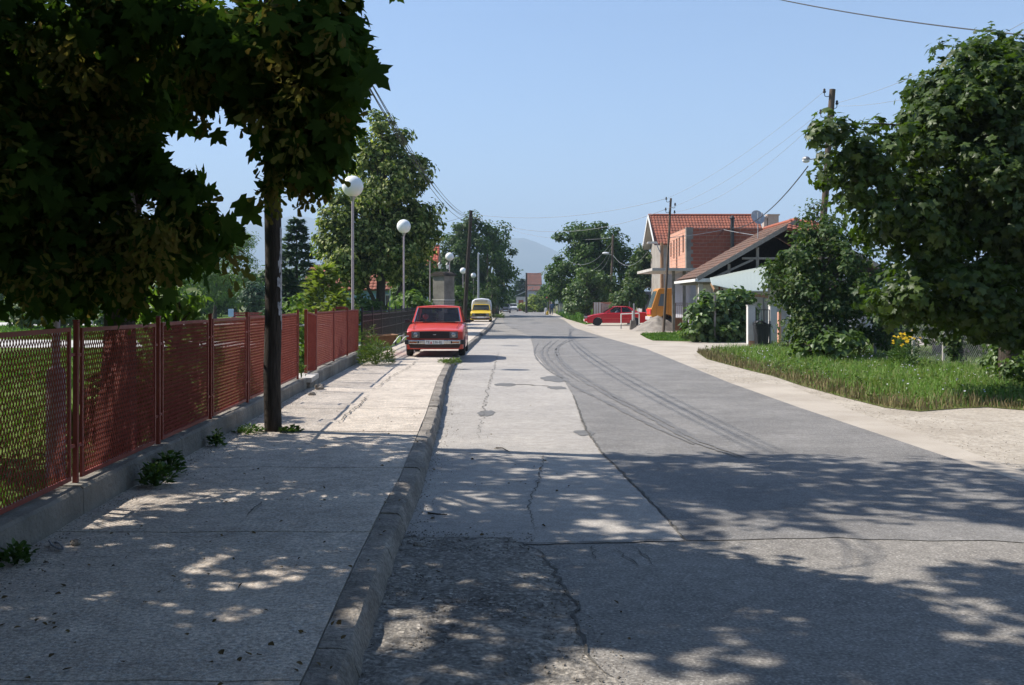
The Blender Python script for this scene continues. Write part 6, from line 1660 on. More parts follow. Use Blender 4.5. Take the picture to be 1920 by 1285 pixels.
M['ink_red'] = pmat('ink_red', (0.65, 0.03, 0.02), 0.5)
M['red_toy'] = pmat('red_toy', (0.62, 0.05, 0.03), 0.5)

def text(name, s, size, loc, rot, mat, parent, align='CENTER', xs=1.0):
    cu = bpy.data.curves.new(name, 'FONT'); cu.body = s; cu.size = size; cu.align_x = align; cu.align_y = 'CENTER'; cu.extrude = 0.0008
    o = bpy.data.objects.new(name, cu); COL.objects.link(o)
    me = bpy.data.meshes.new_from_object(o.evaluated_get(bpy.context.evaluated_depsgraph_get())); bpy.data.objects.remove(o)
    me.materials.clear(); me.materials.append(mat)
    o = link(name, me, parent, loc, rot); o.scale = (xs, 1, 1)
    return o

HATCH = dict(w=1.60, sill=.20, belt=.88, roof=1.365, zcowl=.90, wr=.275, ar=.315, fw=.62, rw=3.06, wb=.700, wt=.600, cab=(1.18, 1.66, 2.98, 3.62), bpil=2.32, crown=.035, rim='steel', chrome=True, pil=.05,
             top=[(.06, .20), (.02, .30), (.0, .46), (.02, .69), (.055, .725), (.30, .775), (.75, .83), (1.15, .885), (1.30, .885), (2.5, .885), (3.55, .885), (3.70, .86), (3.80, .70), (3.80, .40), (3.74, .20)])
def front_face(t, hl=(.50, .66), detail=True, plate=None, grille='grille'):
    b = MB(); b.box((0, -.012, .585), (1.24, .03, .19), bev=.008); g = b.build('grille', M[grille], t)
    b = MB()
    for k in range(9): b.box((0, -.030, .508+.019*k), (.80, .012, .006))
    b.build('grille_bar', M['rubber'], g)
    if detail: 
        b = MB(); b.box((0, -.038, .59), (.085, .010, .014), bev=.003); b.build('badge', M['chrome'], g)
    for sx in (-1, 1):
        b = MB(); b.box((sx*.505, -.024, .582), (.205, .03, .150), bev=.014); h = b.build('headlight', M['steel'], t)
        b = MB(); b.lathe([(.001, .0), (.045, .004), (.062, .014), (.066, .022)], (sx*.505, -.058, .582), 16, 'Y'); smooth_by_angle(b.build('lens', M['lens'], h), 60)
        b = MB(); b.box((sx*.505, -.040, .582), (.180, .006, .128)); b.build('lens_cover', M['car_glass'], h)
    b = MB(); b.box((0, -.075, .395), (1.46, .075, .105), bev=.018)
    bp = b.build('bumper', M['bumper'], t)
    for sx in (-1, 1):
        b = MB(); b.box((sx*.735, -.03, .395), (.10, .20, .125), bev=.02); b.build('bumper_end', M['rubber'], bp)
        b = MB(); b.box((sx*.56, -.116, .390), (.19, .012, .034), bev=.004); b.build('indicator', M['amber'], bp)
    b = MB(); b.box((0, -.116, .392), (.50, .012, .104), bev=.004); pl = b.build('number_plate', M['plate'], t)
    if plate:
        a, c = plate
        text('lettering', a, .098, (-.175, -.1232, .390), (R(90), 0, 0), M['ink'], pl)
        text('lettering', c, .098, (.075, -.1232, .390), (R(90), 0, 0), M['ink'], pl, xs=.93)
        b = MB(); b.raw([(-.115, -.1235, .355), (-.060, -.1235, .355), (-.0875, -.1235, .425), (-.115, -.1222, .355), (-.060, -.1222, .355), (-.0875, -.1222, .425)], [(0, 1, 2), (5, 4, 3), (0, 3, 4, 1), (1, 4, 5, 2), (2, 5, 3, 0)]); b.build('plate_emblem', M['ink_red'], pl)
    b = MB(); b.box((0, .02, .285), (1.30, .06, .10), taper=(1.06, 1)); b.build('valance', M['grille'], t)
    for sx in (-1, 1):
        b = MB(); b.box((sx*.86, 1.38, .93), (.13, .06, .10), bev=.02); mr = b.build('mirror', M['rubber'], t)
        b = MB(); b.bar((sx*.73, 1.40, .90), (sx*.82, 1.38, .92), .02); b.build('mirror_stalk', M['rubber'], mr)
M['bumper'] = pmat('bumper', (0.60, 0.60, 0.60), 0.22, (0.5, 0.5, 0.5), 5, metal=.85)

red = car('hatchback_car', 'red boxy old hatchback parked facing the camera half on the pavement', (-2.06, 27.0, .146), R(.8), HATCH, M['paint_red'])
front_face(red, plate=('TE', '336-BJ'))
b = MB(); b.box((.45, -.1165, .392), (.035, .012, .06)); b.build('bumper_bolt', M['rubber'], red); b = MB(); b.box((-.43, -.1165, .392), (.035, .012, .06)); b.build('bumper_bolt', M['rubber'], red)
for x0, x1, z1 in ((-.12, -.52, 1.02), (.30, -.10, 1.05)):
    b = MB(); p0 = Vector((x0, 1.15, .895)); p1 = Vector((x1, 1.15+(z1-.9)*1.08-.02, z1)); p2 = p0.lerp(p1, .5); b.bar(p0, p1, .010); b.bar(p0.lerp(p1, .35)+Vector((0, -.012, 0)), p1+Vector((-.02, -.012, .012)), .018, .02); b.build('wiper', M['rubber'], red)
b = MB()
for sx in (-1, 1): b.bar((sx*.58, .10, .752), (sx*.63, 1.12, .892), .006, .012)
b.build('bonnet_seam', M['grille'], red)
b = MB(); b.box((.05, 1.155, .905), (.9, .05, .02)); b.build('cowl_vent', M['rubber'], red)
for sx in (-1, 1):
    b = MB(); b.bar((sx*.772, .92, .52), (sx*.778, 3.0, .53), .012, .03); b.build('side_moulding', M['rubber'], red)
    b = MB(); b.box((sx*.772, 2.10, .77), (.02, .13, .03), bev=.005); b.build('door_handle', M['chrome'], red)
    b = MB(); 
    for y_ in (1.42, 2.36, 3.25): b.bar((sx*.786, y_, .34), (sx*.766, y_+.0, .87), .006, .010)
    b.build('door_seam', M['grille'], red)
b = MB(); b.sphere((-.36, 1.75, 1.05), (.085, .06, .075), 14, 10); b.tube([(-.36, 1.75, .86), (-.36, 1.75, 1.0)], .02, 6); smooth_by_angle(b.build('red_ornament', M['red_toy'], red), 60)
b = MB(); b.box((0.0, 1.95, 1.24), (.20, .03, .06), bev=.01); b.build('interior_mirror', M['rubber'], red)

YEL = dict(HATCH); YEL.update(cab=(1.18, 1.66, 2.25, 2.42), bpil=2.0, one=True, chrome=False)
yel = car('pickup_car', 'yellow small pickup with white hard top parked on the pavement beyond the red hatchback', (-2.33, 75.0, .10), 0, YEL, M['paint_yellow'], cat='pickup')
front_face(yel, plate=None, grille='rubber')
b = MB(); n = 12; V = []; prof = [(-.76, .88), (-.76, 1.35), (-.70, 1.62), (-.50, 1.76), (0, 1.81), (.50, 1.76), (.70, 1.62), (.76, 1.35), (.76, .88)]
st = [(2.30, .93), (2.42, 1.0), (3.4, 1.0), (3.78, .97)]
for y_, s in st: V += [(x*s, y_, .88+(z-.88)*s) for x, z in prof]
F = [(i*9+j, i*9+j+1, (i+1)*9+j+1, (i+1)*9+j) for i in range(3) for j in range(8)]
b.raw(V, F); b.poly(V[:9]); b.poly(V[-9:][::-1]); smooth_by_angle(b.build('hard_top', M['paint_white'], yel), 40)
b = MB(); b.box((-.02, 2.27, 1.58), (.95, .03, .18), bev=.01); b.build('hard_top_window', M['galv'], yel)
b = MB(); b.box((-.84, .3, .34), (.1, .12, .2), bev=.03); b.build('mud_flap', M['rubber'], yel)

SEDAN = dict(w=1.66, sill=.19, belt=.90, roof=1.335, zcowl=.88, wr=.285, ar=.335, fw=.80, rw=3.36, wb=.735, wt=.575, cab=(1.22, 1.92, 2.98, 3.62), bpil=2.42, crown=.03, rim='rubber', cpil=.24, pil=.06, zrear=.93,
             top=[(.10, .20), (.02, .30), (-.02, .42), (.02, .56), (.14, .66), (.55, .77), (.95, .84), (1.25, .885), (1.8, .895), (2.7, .91), (3.5, .93), (3.75, .945), (4.16, .925), (4.20, .80), (4.22, .62), (4.24, .46), (4.20, .30), (4.08, .22)])
sp = G(1097, 609.5, 0); 
sed = car('sedan_car', 'dark red sedan with a driver pulling out of the yard on the right', (W(1097, 609, 69.8)[0], 69.8, -.004), R(-90), SEDAN, M['paint_red2'])
for sx in (-1, 1):
    b = MB(); b.box((sx*.60, .06, .58), (.34, .16, .13), bev=.03); b.build('headlight', M['lens'], sed)
    b = MB(); b.box((sx*.60, 4.20, .76), (.36, .05, .13), bev=.02); b.build('tail_light', M['ink_red'], sed)
    b = MB(); b.box((sx*.86, 1.62, .94), (.12, .10, .11), bev=.03); b.build('mirror', M['paint_red2'], sed)
    for y_ in (2.22, 3.05):
        b = MB(); b.box((sx*.80, y_, .76), (.02, .15, .035), bev=.006); b.build('door_handle', M['paint_red2'], sed)
    b = MB()
    for y_ in (1.40, 2.42, 3.16): b.bar((sx*.812, y_, .30), (sx*.792, y_, .88), .006, .010)
    b.build('door_seam', M['ink'], sed)
    b = MB(); b.bar((sx*.818, 1.2, .50), (sx*.818, 2.95, .51), .016, .02); b.build('side_moulding', M['paint_red'], sed)
b = MB(); b.box((0, -.02, .36), (1.40, .10, .16), bev=.04); b.build('bumper', M['paint_red2'], sed)
b = MB(); b.box((0, -.072, .40), (.50, .01, .11)); b.build('number_plate', M['plate'], sed)
b = MB(); b.box((0, -.03, .53), (.55, .06, .06), bev=.01); b.build('grille', M['rubber'], sed)

SALOON = dict(SEDAN); SALOON.update(rim='steel')
fc = car('saloon_car', 'dark grey car parked at the far left of the road', (W(947.5, 587, 148)[0], 148, .0), R(1), HATCH, M['paint_dark'])
front_face(fc, detail=False)
wc = car('saloon_car', 'white car parked behind the dark grey car far up the road', (W(962, 584, 176)[0], 176, .0), R(-2), HATCH, M['paint_white'])
front_face(wc, detail=False, grille='rubber')

# orange truck
tk = thing('lorry', 'orange truck cab standing behind the sand heap', 'truck', (W(1221, 600, 62.4)[0], 62.4, -.01))
P = [(.06, .55), (.0, .75), (.02, 1.20), (.40, 2.36), (.52, 2.47), (1.95, 2.50), (2.03, 2.42), (2.05, .55)]
b = MB(); V = []; n = len(P)
for yy, s in ((0, .985), (.05, 1.0), (1.95, 1.0), (2.0, .985)): V += [(1.0+(x-1.0)*s, yy, 1.5+(z-1.5)*s) for x, z in P]
F = [(k*n+i, k*n+(i+1) % n, (k+1)*n+(i+1) % n, (k+1)*n+i) for k in range(3) for i in range(n)]
b.raw(V, F); b.poly(V[:n]); b.poly(V[-n:][::-1]); o = b.build('cab', M['paint_orange'], tk)
bm = bmesh.new(); bm.from_mesh(o.data); bmesh.ops.recalc_face_normals(bm, faces=bm.faces); bm.to_mesh(o.data); bm.free()
M['truck_glass'] = pmat('truck_glass', (0.10, 0.13, 0.15), 0.08, spec=.9)
b = MB(); a0, a1 = Vector((.035, 0, 1.27)), Vector((.375, 0, 2.30)); nr = Vector((-.95, 0, .31))*.012
b.quad(a0+Vector((0, .14, 0))+nr, a1+Vector((0, .16, 0))+nr, a1+Vector((0, 1.84, 0))+nr, a0+Vector((0, 1.86, 0))+nr); b.build('windscreen', M['truck_glass'], tk)
def tri_prism(pts, y_, mat, nm):
    b = MB(); b.poly([(x, y_, z) for x, z in pts]); b.poly([(x, y_+.02, z) for x, z in pts][::-1])
    for i in range(len(pts)):
        (x0, z0), (x1, z1) = pts[i], pts[(i+1) % len(pts)]; b.quad((x0, y_, z0), (x0, y_+.02, z0), (x1, y_+.02, z1), (x1, y_, z1))
    return b.build(nm, M[mat], tk)
tri_prism([(.42, 1.38), (.58, 2.12), (.92, 2.14), (.92, 1.38)], -.015, 'truck_glass', 'side_window')
tri_prism([(1.30, 1.62), (1.30, 2.14), (1.68, 2.14), (1.68, 1.62)], -.015, 'truck_glass', 'side_window')
b = MB(); 
for (x0, z0, x1, z1) in ((.30, .70, .33, 1.32), (.33, 1.32, .54, 2.2), (1.04, .70, 1.04, 2.2), (.30, .70, 1.04, .70)): b.bar((x0, -.004, z0), (x1, -.004, z1), .012, .012, up=(0, 1, 0))
b.build('door_seam', M['rust'], tk)
b = MB(); b.box((-.02, 1.0, .62), (.16, 2.02, .22), bev=.03); b.build('bumper', M['paint_white'], tk)
b = MB(); b.box((-.02, .99, 1.02), (.06, 1.96, .34), bev=.02); b.build('front_panel', M['ink_red'], tk)
for yy in (.25, 1.75):
    b = MB(); b.lathe([(.001, -.07), (.10, -.06), (.11, -.03)], (0, yy, .98), 12, 'X'); b.build('headlight', M['lens'], tk)
b = MB(); b.box((2.9, 1.0, .62), (5.4, .8, .18)); b.build('chassis', M['rust'], tk)
b = MB(); b.box((3.9, 1.0, 1.0), (3.2, 2.0, .55)); b.build('load_bed', M['wood_grey'], tk)
for x in (.95, 4.6):
    for yy in (.12, 1.88):
        b = MB(); b.lathe([(.26, -.12), (.42, -.12), (.45, -.08), (.45, .08), (.42, .12), (.26, .12)], (x, yy, .45), 20, 'Y'); wl = smooth_by_angle(b.build('wheel', M['tyre'], tk), 40)
        b = MB(); b.lathe([(.27, -.06), (.20, -.10), (.02, -.10)], (x, yy, .45), 16, 'Y'); b.build('rim', M['rust'], wl)

# ------------------------------------------------------------------ yard things on the right
hp = thing('sand_heap', 'grey heap of building sand behind the brown pole', 'heap', G(1240, 622, 0)); O = Vector(hp.location)
V = []; F = []; nA, nR = 48, 16
for j in range(nR+1):
    for i in range(nA):
        a = 2*math.pi*i/nA; r_ = j/nR; rr_x = 1.35*(1+.15*math.sin(2*a+1)+.10*math.sin(3*a)); 
        h = 1.0*max(0, 1-r_)**1.05*(1-.12*(1-r_)**3)+.08*mnoise.noise((r_*3*math.cos(a)*2, r_*3*math.sin(a)*2, 0))*r_*(1-r_)*4
        V.append((r_*rr_x*math.cos(a)*1.0-.25*(1-r_)*0, 1.5+r_*rr_x*1.1*math.sin(a), h-.02))
for j in range(nR):
    for i in range(nA): F.append((j*nA+i, j*nA+(i+1) % nA, (j+1)*nA+(i+1) % nA, (j+1)*nA+i))
M['sand'] = pmat('sand', (0.23, 0.205, 0.18), .95, (0.31, 0.28, 0.245), 3, bump=1, bscale=30, spec=.1)
b = MB(); b.raw(V, [f[::-1] for f in F]); o = b.build('sand', M['sand'], hp, smooth=True)
if sum(p.normal.z for p in o.data.polygons) < 0: o.data.flip_normals()
b = MB(); bump = [(1.9, .1, .22, .35), (-1.7, .9, .2, .45)]
V = []; F = []
for j in range(9):
    for i in range(24):
        a = 2*math.pi*i/24; r_ = j/8; V.append((-.75+.75*r_*math.cos(a), .95+.6*r_*math.sin(a), .30*(1-r_)**1.1-.01))
for j in range(8):
    for i in range(24): F.append((j*24+i, j*24+(i+1) % 24, (j+1)*24+(i+1) % 24, (j+1)*24+i))
b.raw(V, F); o = b.build('sand_spill', M['sand'], hp, smooth=True)
if sum(p.normal.z for p in o.data.polygons) < 0: o.data.flip_normals()

rl = thing('white_railing', 'small white tubular railing in front of the red sedan', 'railing', G(1182, 616.5, 0)); s = rl.location.y/FPX
x0, x1, h = -17.5*s, 16.5*s, 28*s
b = MB(); b.tube([(x0, 0, h*.98), (x1, 0, h*1.03)], .032, 8); b.build('rail', M['white_paint'], rl)
for x in (x0, x1):
    b = MB(); b.tube([(x, 0, .25), (x, 0, h)], .032, 8); lg = b.build('post', M['white_paint'], rl)
    b = MB(); b.tube([(x, 0, -.02), (x, 0, .25)], .036, 8); b.build('post_foot', M['steel'], lg)
pd = thing('concrete_pedestal', 'tapered concrete pedestal with white pipe beside the white railing', 'pedestal', G(1187, 618, 0)); s = pd.location.y/FPX
b = MB(); b.box((0, 0, 8.5*s), (13*s, .4, 17*s), taper=(.75, .75), bev=.015); b.build('base', M['concrete'], pd)
b = MB(); b.tube([(-1*s, 0, 16*s), (-1*s, 0, 35*s)], .035, 8); b.build('pipe', M['white_paint'], pd)
b = MB(); b.tube([(2.4*s, .1, 16*s), (2.0*s, .1, 49*s)], .05, 8); b.build('post', M['steel'], pd)
gp2 = thing('metal_post', 'thin grey post behind the red sedan roof', 'post', (W(1180, 600, 73)[0], 73, 0))
b = MB(); b.tube([(0, 0, 0), (0, 0, 1.62)], .045, 8); b.box((0, 0, 1.63), (.10, .10, .02)); b.build('shaft', M['galv'], gp2)

st_ = thing('block_stack', 'stack of hollow building blocks half wrapped in torn film', 'stack', (W(1113, 600, 82)[0], 82, 0)); 
M['block_pink'] = pmat('block_pink', (0.46, 0.20, 0.14), .9, (0.38, 0.15, 0.10), 3)
M['film'] = pmat('film', (0.40, 0.26, 0.23), .35, (0.28, 0.16, 0.14), 2.5, bump=.8, bscale=8, spec=.6)
M['film_white'] = pmat('film_white', (0.62, 0.53, 0.50), .4, (0.50, 0.40, 0.37), 3, bump=.6, bscale=8)
b = MB(); b.box((0, 0, 0), (.23, .38, .235), bev=.008); bk2 = b.mesh('brick', M['block_pink'])
for r_ in range(6):
    for c in range(9):
        for d in range(2):
            if r_ == 5 and c > 5: continue
            link('brick', bk2, st_, loc=(.13+.243*c, .2+.4*d, .27+.243*r_), rot=(0, 0, rng.uniform(-.02, .02)))
b = MB()
for k in range(5): b.box((.1+.5*k, .4, .05), (.1, .9, .1))
b.box((1.1, .4, .125), (2.25, .95, .035)); b.build('pallet', M['wood_grey'], st_)
V = []; F = []
for i in range(25):
    for j in range(13):
        x = .62+1.72*i/24; tp = 1.48-.22*math.sin(i/24*3.1)+.30*(i/24)**2
        V.append((x, -.03+.035*mnoise.noise((i*.5, j*.6, 1)), .10+tp*j/12))
for i in range(24):
    for j in range(12): a = i*13+j; F.append((a, a+13, a+14, a+1))
b = MB(); b.raw(V, F); b.build('torn_film', M['film'], st_, smooth=True).modifiers.new('t', 'SOLIDIFY').thickness = .006
for k in range(3):
    b = MB(); b.box((.10+.20*k, -.035, .86), (.15, .02, 1.46)); b.build('film_strip', M['film_white'], st_)

# rusty yard gate
rg_ = thing('yard_gate', 'rusty sheet and bar gate left of the vine', 'gate', G(1266, 621.5, 0), R(18)); s = rg_.location.y/FPX
wd, hh = 1.5, 1.55
b = MB()
for x in (0, wd): b.bar((x, 0, .04), (x, 0, hh), .05)
for z in (.06, .74, hh-.10, hh): b.bar((.025, 0, z), (wd-.025, 0, z), .035)
b.build('frame', M['rust'], rg_)
b = MB(); b.box((wd/2, .012, .40), (wd-.05, .012, .64)); b.build('sheet_panel', M['rust'], rg_)
for k in range(11):
    b = MB(); b.bar((.12+.125*k, 0, .76), (.12+.125*k, 0, hh-.11), .016); b.build('bar', M['rust'], rg_)
# vine posts
vpst = thing('vine_post', 'dark post standing in the vine leaves', 'post', (W(1336, 637, 41)[0], 40.6, 0))
b = MB(); b.bar((0, 0, 0), (.02, 0, 1.9), .08); b.build('shaft', M['wood_grey'], vpst)
cp = thing('stub_post', 'short pale concrete stub post at the right end of the vine', 'post', G(1397.5, 637.5, 0)); s = cp.location.y/FPX
b = MB(); b.lathe([(4.6*s, 0), (4.8*s, .1), (4.7*s, 31*s), (3.9*s, 32*s), (.01, 32*s)], n=14); smooth_by_angle(b.build('shaft', M['concrete_pale'], cp))

# white gate pillars, iron wicket, bin
M['plaster_white'] = pmat('plaster_white', (0.66, 0.63, 0.59), .85, (0.54, 0.50, 0.46), 2.5, bump=.4, bscale=30)
def pillar(label, p, wpx, hpx, foot):
    s = p[1]/FPX; t = thing('gate_post', label, 'pillar', p, 0, 'white garden gate pillars')
    b = MB(); b.box((0, .13, hpx*s/2+.001), (wpx*s, .26, hpx*s), bev=.008); b.build('shaft', M['plaster_white'], t)
    b = MB(); b.box((0, .13, hpx*s+.018), (wpx*s+.03, .29, .036), bev=.006); b.build('cap', M['concrete_pale'], t)
    if foot:
        b = MB(); b.box((.02, -.006, .13), (wpx*s*.9, .03, .25), bev=.006); b.build('bare_brick', M['block_lit'], t)
        b = MB(); b.box((.0, .13, .01), (wpx*s+.02, .30, .06)); b.build('base', M['concrete'], t)
    return t
pillar('left white gate pillar with bare brick foot, dark bin at its side', G(1409.5, 653, 0), 14, 79, True)
pillar('right white gate pillar behind the dark bin', G(1450.5, 651, 0), 13, 77, False)
b = MB(); ppt = thing('brick_post', 'thin brown brick post next to the right white gate pillar', 'post', G(1462.5, 649, 0)); b.box((0, .1, .62), (.10, .2, 1.24)); b.build('shaft', M['block_lit'], ppt)
iw = thing('iron_wicket', 'dark iron wicket gate between the white pillars', 'gate', (W(1418, 600, 34.6)[0], 34.65, 0)); b = MB()
for x in (0.0, .46): b.bar((x, 0, .1), (x, 0, 1.35), .03)
for z in (.12, .7, 1.34): b.bar((0, 0, z), (.46, 0, z), .025)
b.build('frame', M['black_metal'], iw)
for k in range(4):
    b = MB(); b.bar((.09+.093*k, 0, .13), (.09+.093*k, 0, 1.33), .012); b.build('bar', M['black_metal'], iw)
bn = thing('wheelie_bin', 'dark grey wheelie bin with humped lid between the white gate pillars', 'bin', G(1427.5, 653.5, 0)); s = bn.location.y/FPX
M['bin'] = pmat('bin', (0.022, 0.024, 0.028), .5, (0.035, 0.037, 0.04), 4)
b = MB(); b.box((0, 0, 24*s), (20*s, .42, 42*s), taper=(1.22, 1.2), bev=.02); b.build('tub', M['bin'], bn)
b = MB(); b.box((0, -.02, 44.5*s), (27*s, .56, 3*s), bev=.01); b.build('rim', M['bin'], bn)
b = MB(); V = []; F = []
for i in range(9):
    u = i/8; zz = (46.2+7.5*math.sin(math.pi*min(1, u*1.15+.08))*(1-.55*u))*s
    for yy in (-.29, .27): V.append(((-14+29*u)*s, yy, zz))
for i in range(8): F.append((2*i, 2*i+2, 2*i+3, 2*i+1))
b.raw(V, F); lid = b.build('lid', M['bin'], bn, smooth=True); md = lid.modifiers.new('t', 'SOLIDIFY'); md.thickness = .03
b = MB(); b.bar((14.5*s, -.2, 42*s), (14.5*s, .2, 42*s), .03); b.bar((12.5*s, -.2, 42*s), (15*s, -.2, 42*s), .03); b.build('handle', M['bin'], bn)
for yy in (-.2, .2):
    b = MB(); b.lathe([(.02, -.03), (.10, -.03), (.10, .03), (.02, .03)], (9.5*s, yy, .10), 16, 'Y'); b.build('wheel', M['tyre'], bn)
mp3 = thing('metal_post', 'thin pale post against the right side of the bin', 'post', G(1444, 653, 0)); b = MB(); b.tube([(0, -.05, 0), (0, -.05, .95)], .035, 8); b.build('shaft', M['galv'], mp3)

# chain-link fence under the maple
cf = thing('chainlink_fence', 'sagging chain-link fence with thin pale posts under the right maple', 'fence', (0, 0, 0))
cl = [Vector((9.55, 34.6, 0)), Vector((9.95, 31.0, 0)), Vector((10.25, 28.6, 0)), Vector((10.45, 26.4, 0)), Vector((10.6, 24.9, 0)), Vector((10.78, 22.9, 0)), Vector((11.2, 19.8, 0)), Vector((11.6, 16.8, 0))]
for i, p in enumerate(cl):
    b = MB(); b.tube([(0, 0, -.05), (rng.uniform(-.02, .02), 0, 1.42)], .038, 8); b.build('post', M['galv'] if i < 3 else M['concrete_pale'], cf, loc=tuple(p))
for a, c in zip(cl[:-1], cl[1:]):
    d = c-a; L = d.length
    me = diamond_mesh('wire_mesh', L-.06, 1.28, .09, .09, .0022, .0022, 0, M['steel']); o = link('wire_mesh', me, cf, loc=(a.x, a.y, .08), rot=(0, 0, math.atan2(d.y, d.x)), kind='stuff')
    b = MB()
    for z in (.08, .7, 1.36): b.tube([a+Vector((0, 0, z)), a.lerp(c, .5)+Vector((0, 0, z-.02)), c+Vector((0, 0, z))], .003, 5)
    b.build('tension_wire', M['galv'], cf)
dk = thing('dark_panel', 'dark board panel standing behind the left end of the chain-link fence', 'panel', (W(1640, 620, 31.5)[0], 31.5, 0))
b = MB()
for k in range(6):
    b = MB(); b.box((.15+.185*k-.1, 0, .72), (.175, .03, 1.35+.03*(k % 2))); b.build('board', M['wood_dark'], dk)
yw = thing('yard_wall', 'low grey yard wall in the shade behind the right maple', 'wall', (14.2, 27.5, 0))
b = MB(); b.box((0, 0, .22), (5.5, .2, .44)); b.build('wall', M['concrete'], yw)

# far right wooden fence and notice box
wf = thing('plank_fence', 'weathered plank fence at the far right side of the road', 'fence', (W(1049, 585, 137)[0], 137, 0))
for k in range(10):
    b = MB(); b.box((.16*k, 0, .72+.03*math.sin(k*2)), (.125, .03, 1.4)); b.build('plank', M['wood_grey'] if k % 3 else M['concrete_pale'], wf)
b = MB(); b.box((.7, .04, 1.1), (1.6, .04, .08)); b.box((.7, .04, .4), (1.6, .04, .08)); b.build('rail', M['wood_grey'], wf)
nb = thing('notice_box', 'white box on a pale post near the plank fence', 'box', (W(1047, 585, 133)[0], 133, 0))
b = MB(); b.box((0, 0, .7), (.12, .12, 1.4)); b.build('post', M['wood_grey'], nb)
b = MB(); b.box((-.22, 0, 1.75), (.46, .22, .70), taper=(.85, 1), bev=.03); b.build('box', M['white_paint'], nb)
sr = thing('kiosk', 'tiny red roofed stand beside the far orange topped pole', 'kiosk', (W(1034, 580, 150)[0], 150, 0))
b = MB(); V = [(-.75, -.5, 2.2), (.75, -.5, 2.75), (.75, .6, 2.75), (-.75, .6, 2.2)]; b.raw([Vector(v) for v in V]+[Vector(v)+Vector((0, 0, .15)) for v in V], [(3, 2, 1, 0), (4, 5, 6, 7), (0, 1, 5, 4), (1, 2, 6, 5), (2, 3, 7, 6), (3, 0, 4, 7)]); b.build('roof', M['tile_red'], sr)
for x in (-.6, .6):
    b = MB(); b.bar((x, 0, 0), (x, 0, 2.3 if x < 0 else 2.75), .08); b.build('post', M['wood_grey'], sr)

# ------------------------------------------------------------------ wheelbarrow
wb_ = thing('wheelbarrow', 'rusty wheelbarrow tipped beside the iron fence, left of the red hatchback', 'wheelbarrow', (-3.36, 26.0, PZ), R(24))
bm = bmesh.new()
t0 = [bm.verts.new(p) for p in ((-.34, -.26, .58), (.36, -.26, .62), (.36, .26, .62), (-.34, .26, .58))]; t1 = [bm.verts.new(p) for p in ((-.12, -.16, .30), (.20, -.16, .30), (.20, .16, .30), (-.12, .16, .30))]
for i in range(4): bm.faces.new((t0[i], t0[(i+1) % 4], t1[(i+1) % 4], t1[i]))
bm.faces.new(t1); bmesh.ops.recalc_face_normals(bm, faces=bm.faces); me = bpy.data.meshes.new('tray'); bm.to_mesh(me); bm.free(); me.materials.append(M['rust'])
o = link('tray', me, wb_); md = o.modifiers.new('t', 'SOLIDIFY'); md.thickness = .012
b = MB()
for q in ((t0),): pass
rim = [(-.35, -.27, .585), (.37, -.27, .625), (.37, .27, .625), (-.35, .27, .585)]
for i in range(4): b.tube([rim[i], rim[(i+1) % 4]], .014, 6)
b.build('rim', M['wood_orange'], wb_)
for s in (-1, 1):
    b = MB(); b.tube(curve([(-.42, s*.05, .17), (-.05, s*.17, .29), (.35, s*.22, .36), (.56, s*.25, .56), (.66, s*.25, .59)], 4), .016, 8); b.build('handle', M['galv'], wb_)
    b = MB(); b.tube([(.22, s*.18, .32), (.24, s*.20, 0)], .016, 8); b.build('leg', M['rust'], wb_)
b = MB(); b.lathe([(.10, -.035), (.17, -.035), (.185, 0), (.17, .035), (.10, .035)], (-.42, 0, .185), 18, 'Y'); wl = b.build('wheel', M['tyre'], wb_); b = MB(); b.lathe([(.10, -.03), (.02, -.04), (.02, .04), (.10, .03)], (-.42, 0, .185), 14, 'Y'); b.build('rim', M['rust'], wl)

# ------------------------------------------------------------------ park things
bc = thing('park_bench', 'long red park bench on the lawn left of the near pole', 'bench', (W(463, 604, 68)[0], 68, LZ))
for z, y_ in ((.45, -.18), (.45, .02), (.74, .2), (.60, .17)):
    b = MB(); b.box((0, y_, z), (1.95, .15 if z < .5 else .04, .04 if z < .5 else .11)); b.build('seat_plank' if z < .5 else 'back_plank', M['red_paint'], bc)
for x in (-.8, .8):
    b = MB(); b.box((x, 0, .21), (.08, .45, .42)); b.bar((x, .2, .42), (x, .24, .80), .06); b.build('leg', M['concrete_pale'], bc)
lb = thing('litter_bin', 'pale blue box on a post beside the red park bench', 'bin', (W(433, 604, 67)[0], 67, LZ))
b = MB(); b.box((0, 0, .78), (.28, .28, .50), taper=(1.1, 1.1), bev=.02); b.build('tub', M['plaster_blue'], lb); b = MB(); b.tube([(0, 0, 0), (0, 0, .55)], .03, 8); b.build('post', M['galv'], lb)
ki = thing('utility_kiosk', 'low grey white kiosk at the back of the park lawn, half behind maple leaves', 'kiosk', (W(174, 606, 69)[0], 69.5, LZ))
b = MB(); b.box((0, 0, .72), (2.45, 1.4, 1.44)); b.build('wall', M['plaster_grey'], ki); b = MB(); b.box((0, 0, 1.49), (2.7, 1.65, .1)); b.build('roof', M['concrete_pale'], ki)
for x in (-.55, .1):
    b = MB(); b.box((x, -.712, .68), (.58, .03, 1.2)); b.build('door', M['white_wall'], ki)
dp = thing('wooden_post', 'dark post standing near the kiosk in the park', 'post', (W(136, 612, 62)[0], 62, LZ)); b = MB(); b.bar((0, 0, 0), (0, 0, 1.9), .22); b.build('shaft', M['wood_dark'], dp)
bb = thing('park_bench', 'dark bench at the left edge of the park', 'bench', (W(14, 606, 66)[0], 66, LZ))
for z, y_ in ((.45, -.18), (.45, .02), (.80, .2), (.62, .17)):
    b = MB(); b.box((0, y_, z), (1.8, .15 if z < .5 else .04, .04 if z < .5 else .11)); b.build('seat_plank' if z < .5 else 'back_plank', M['wood_dark'], bb)
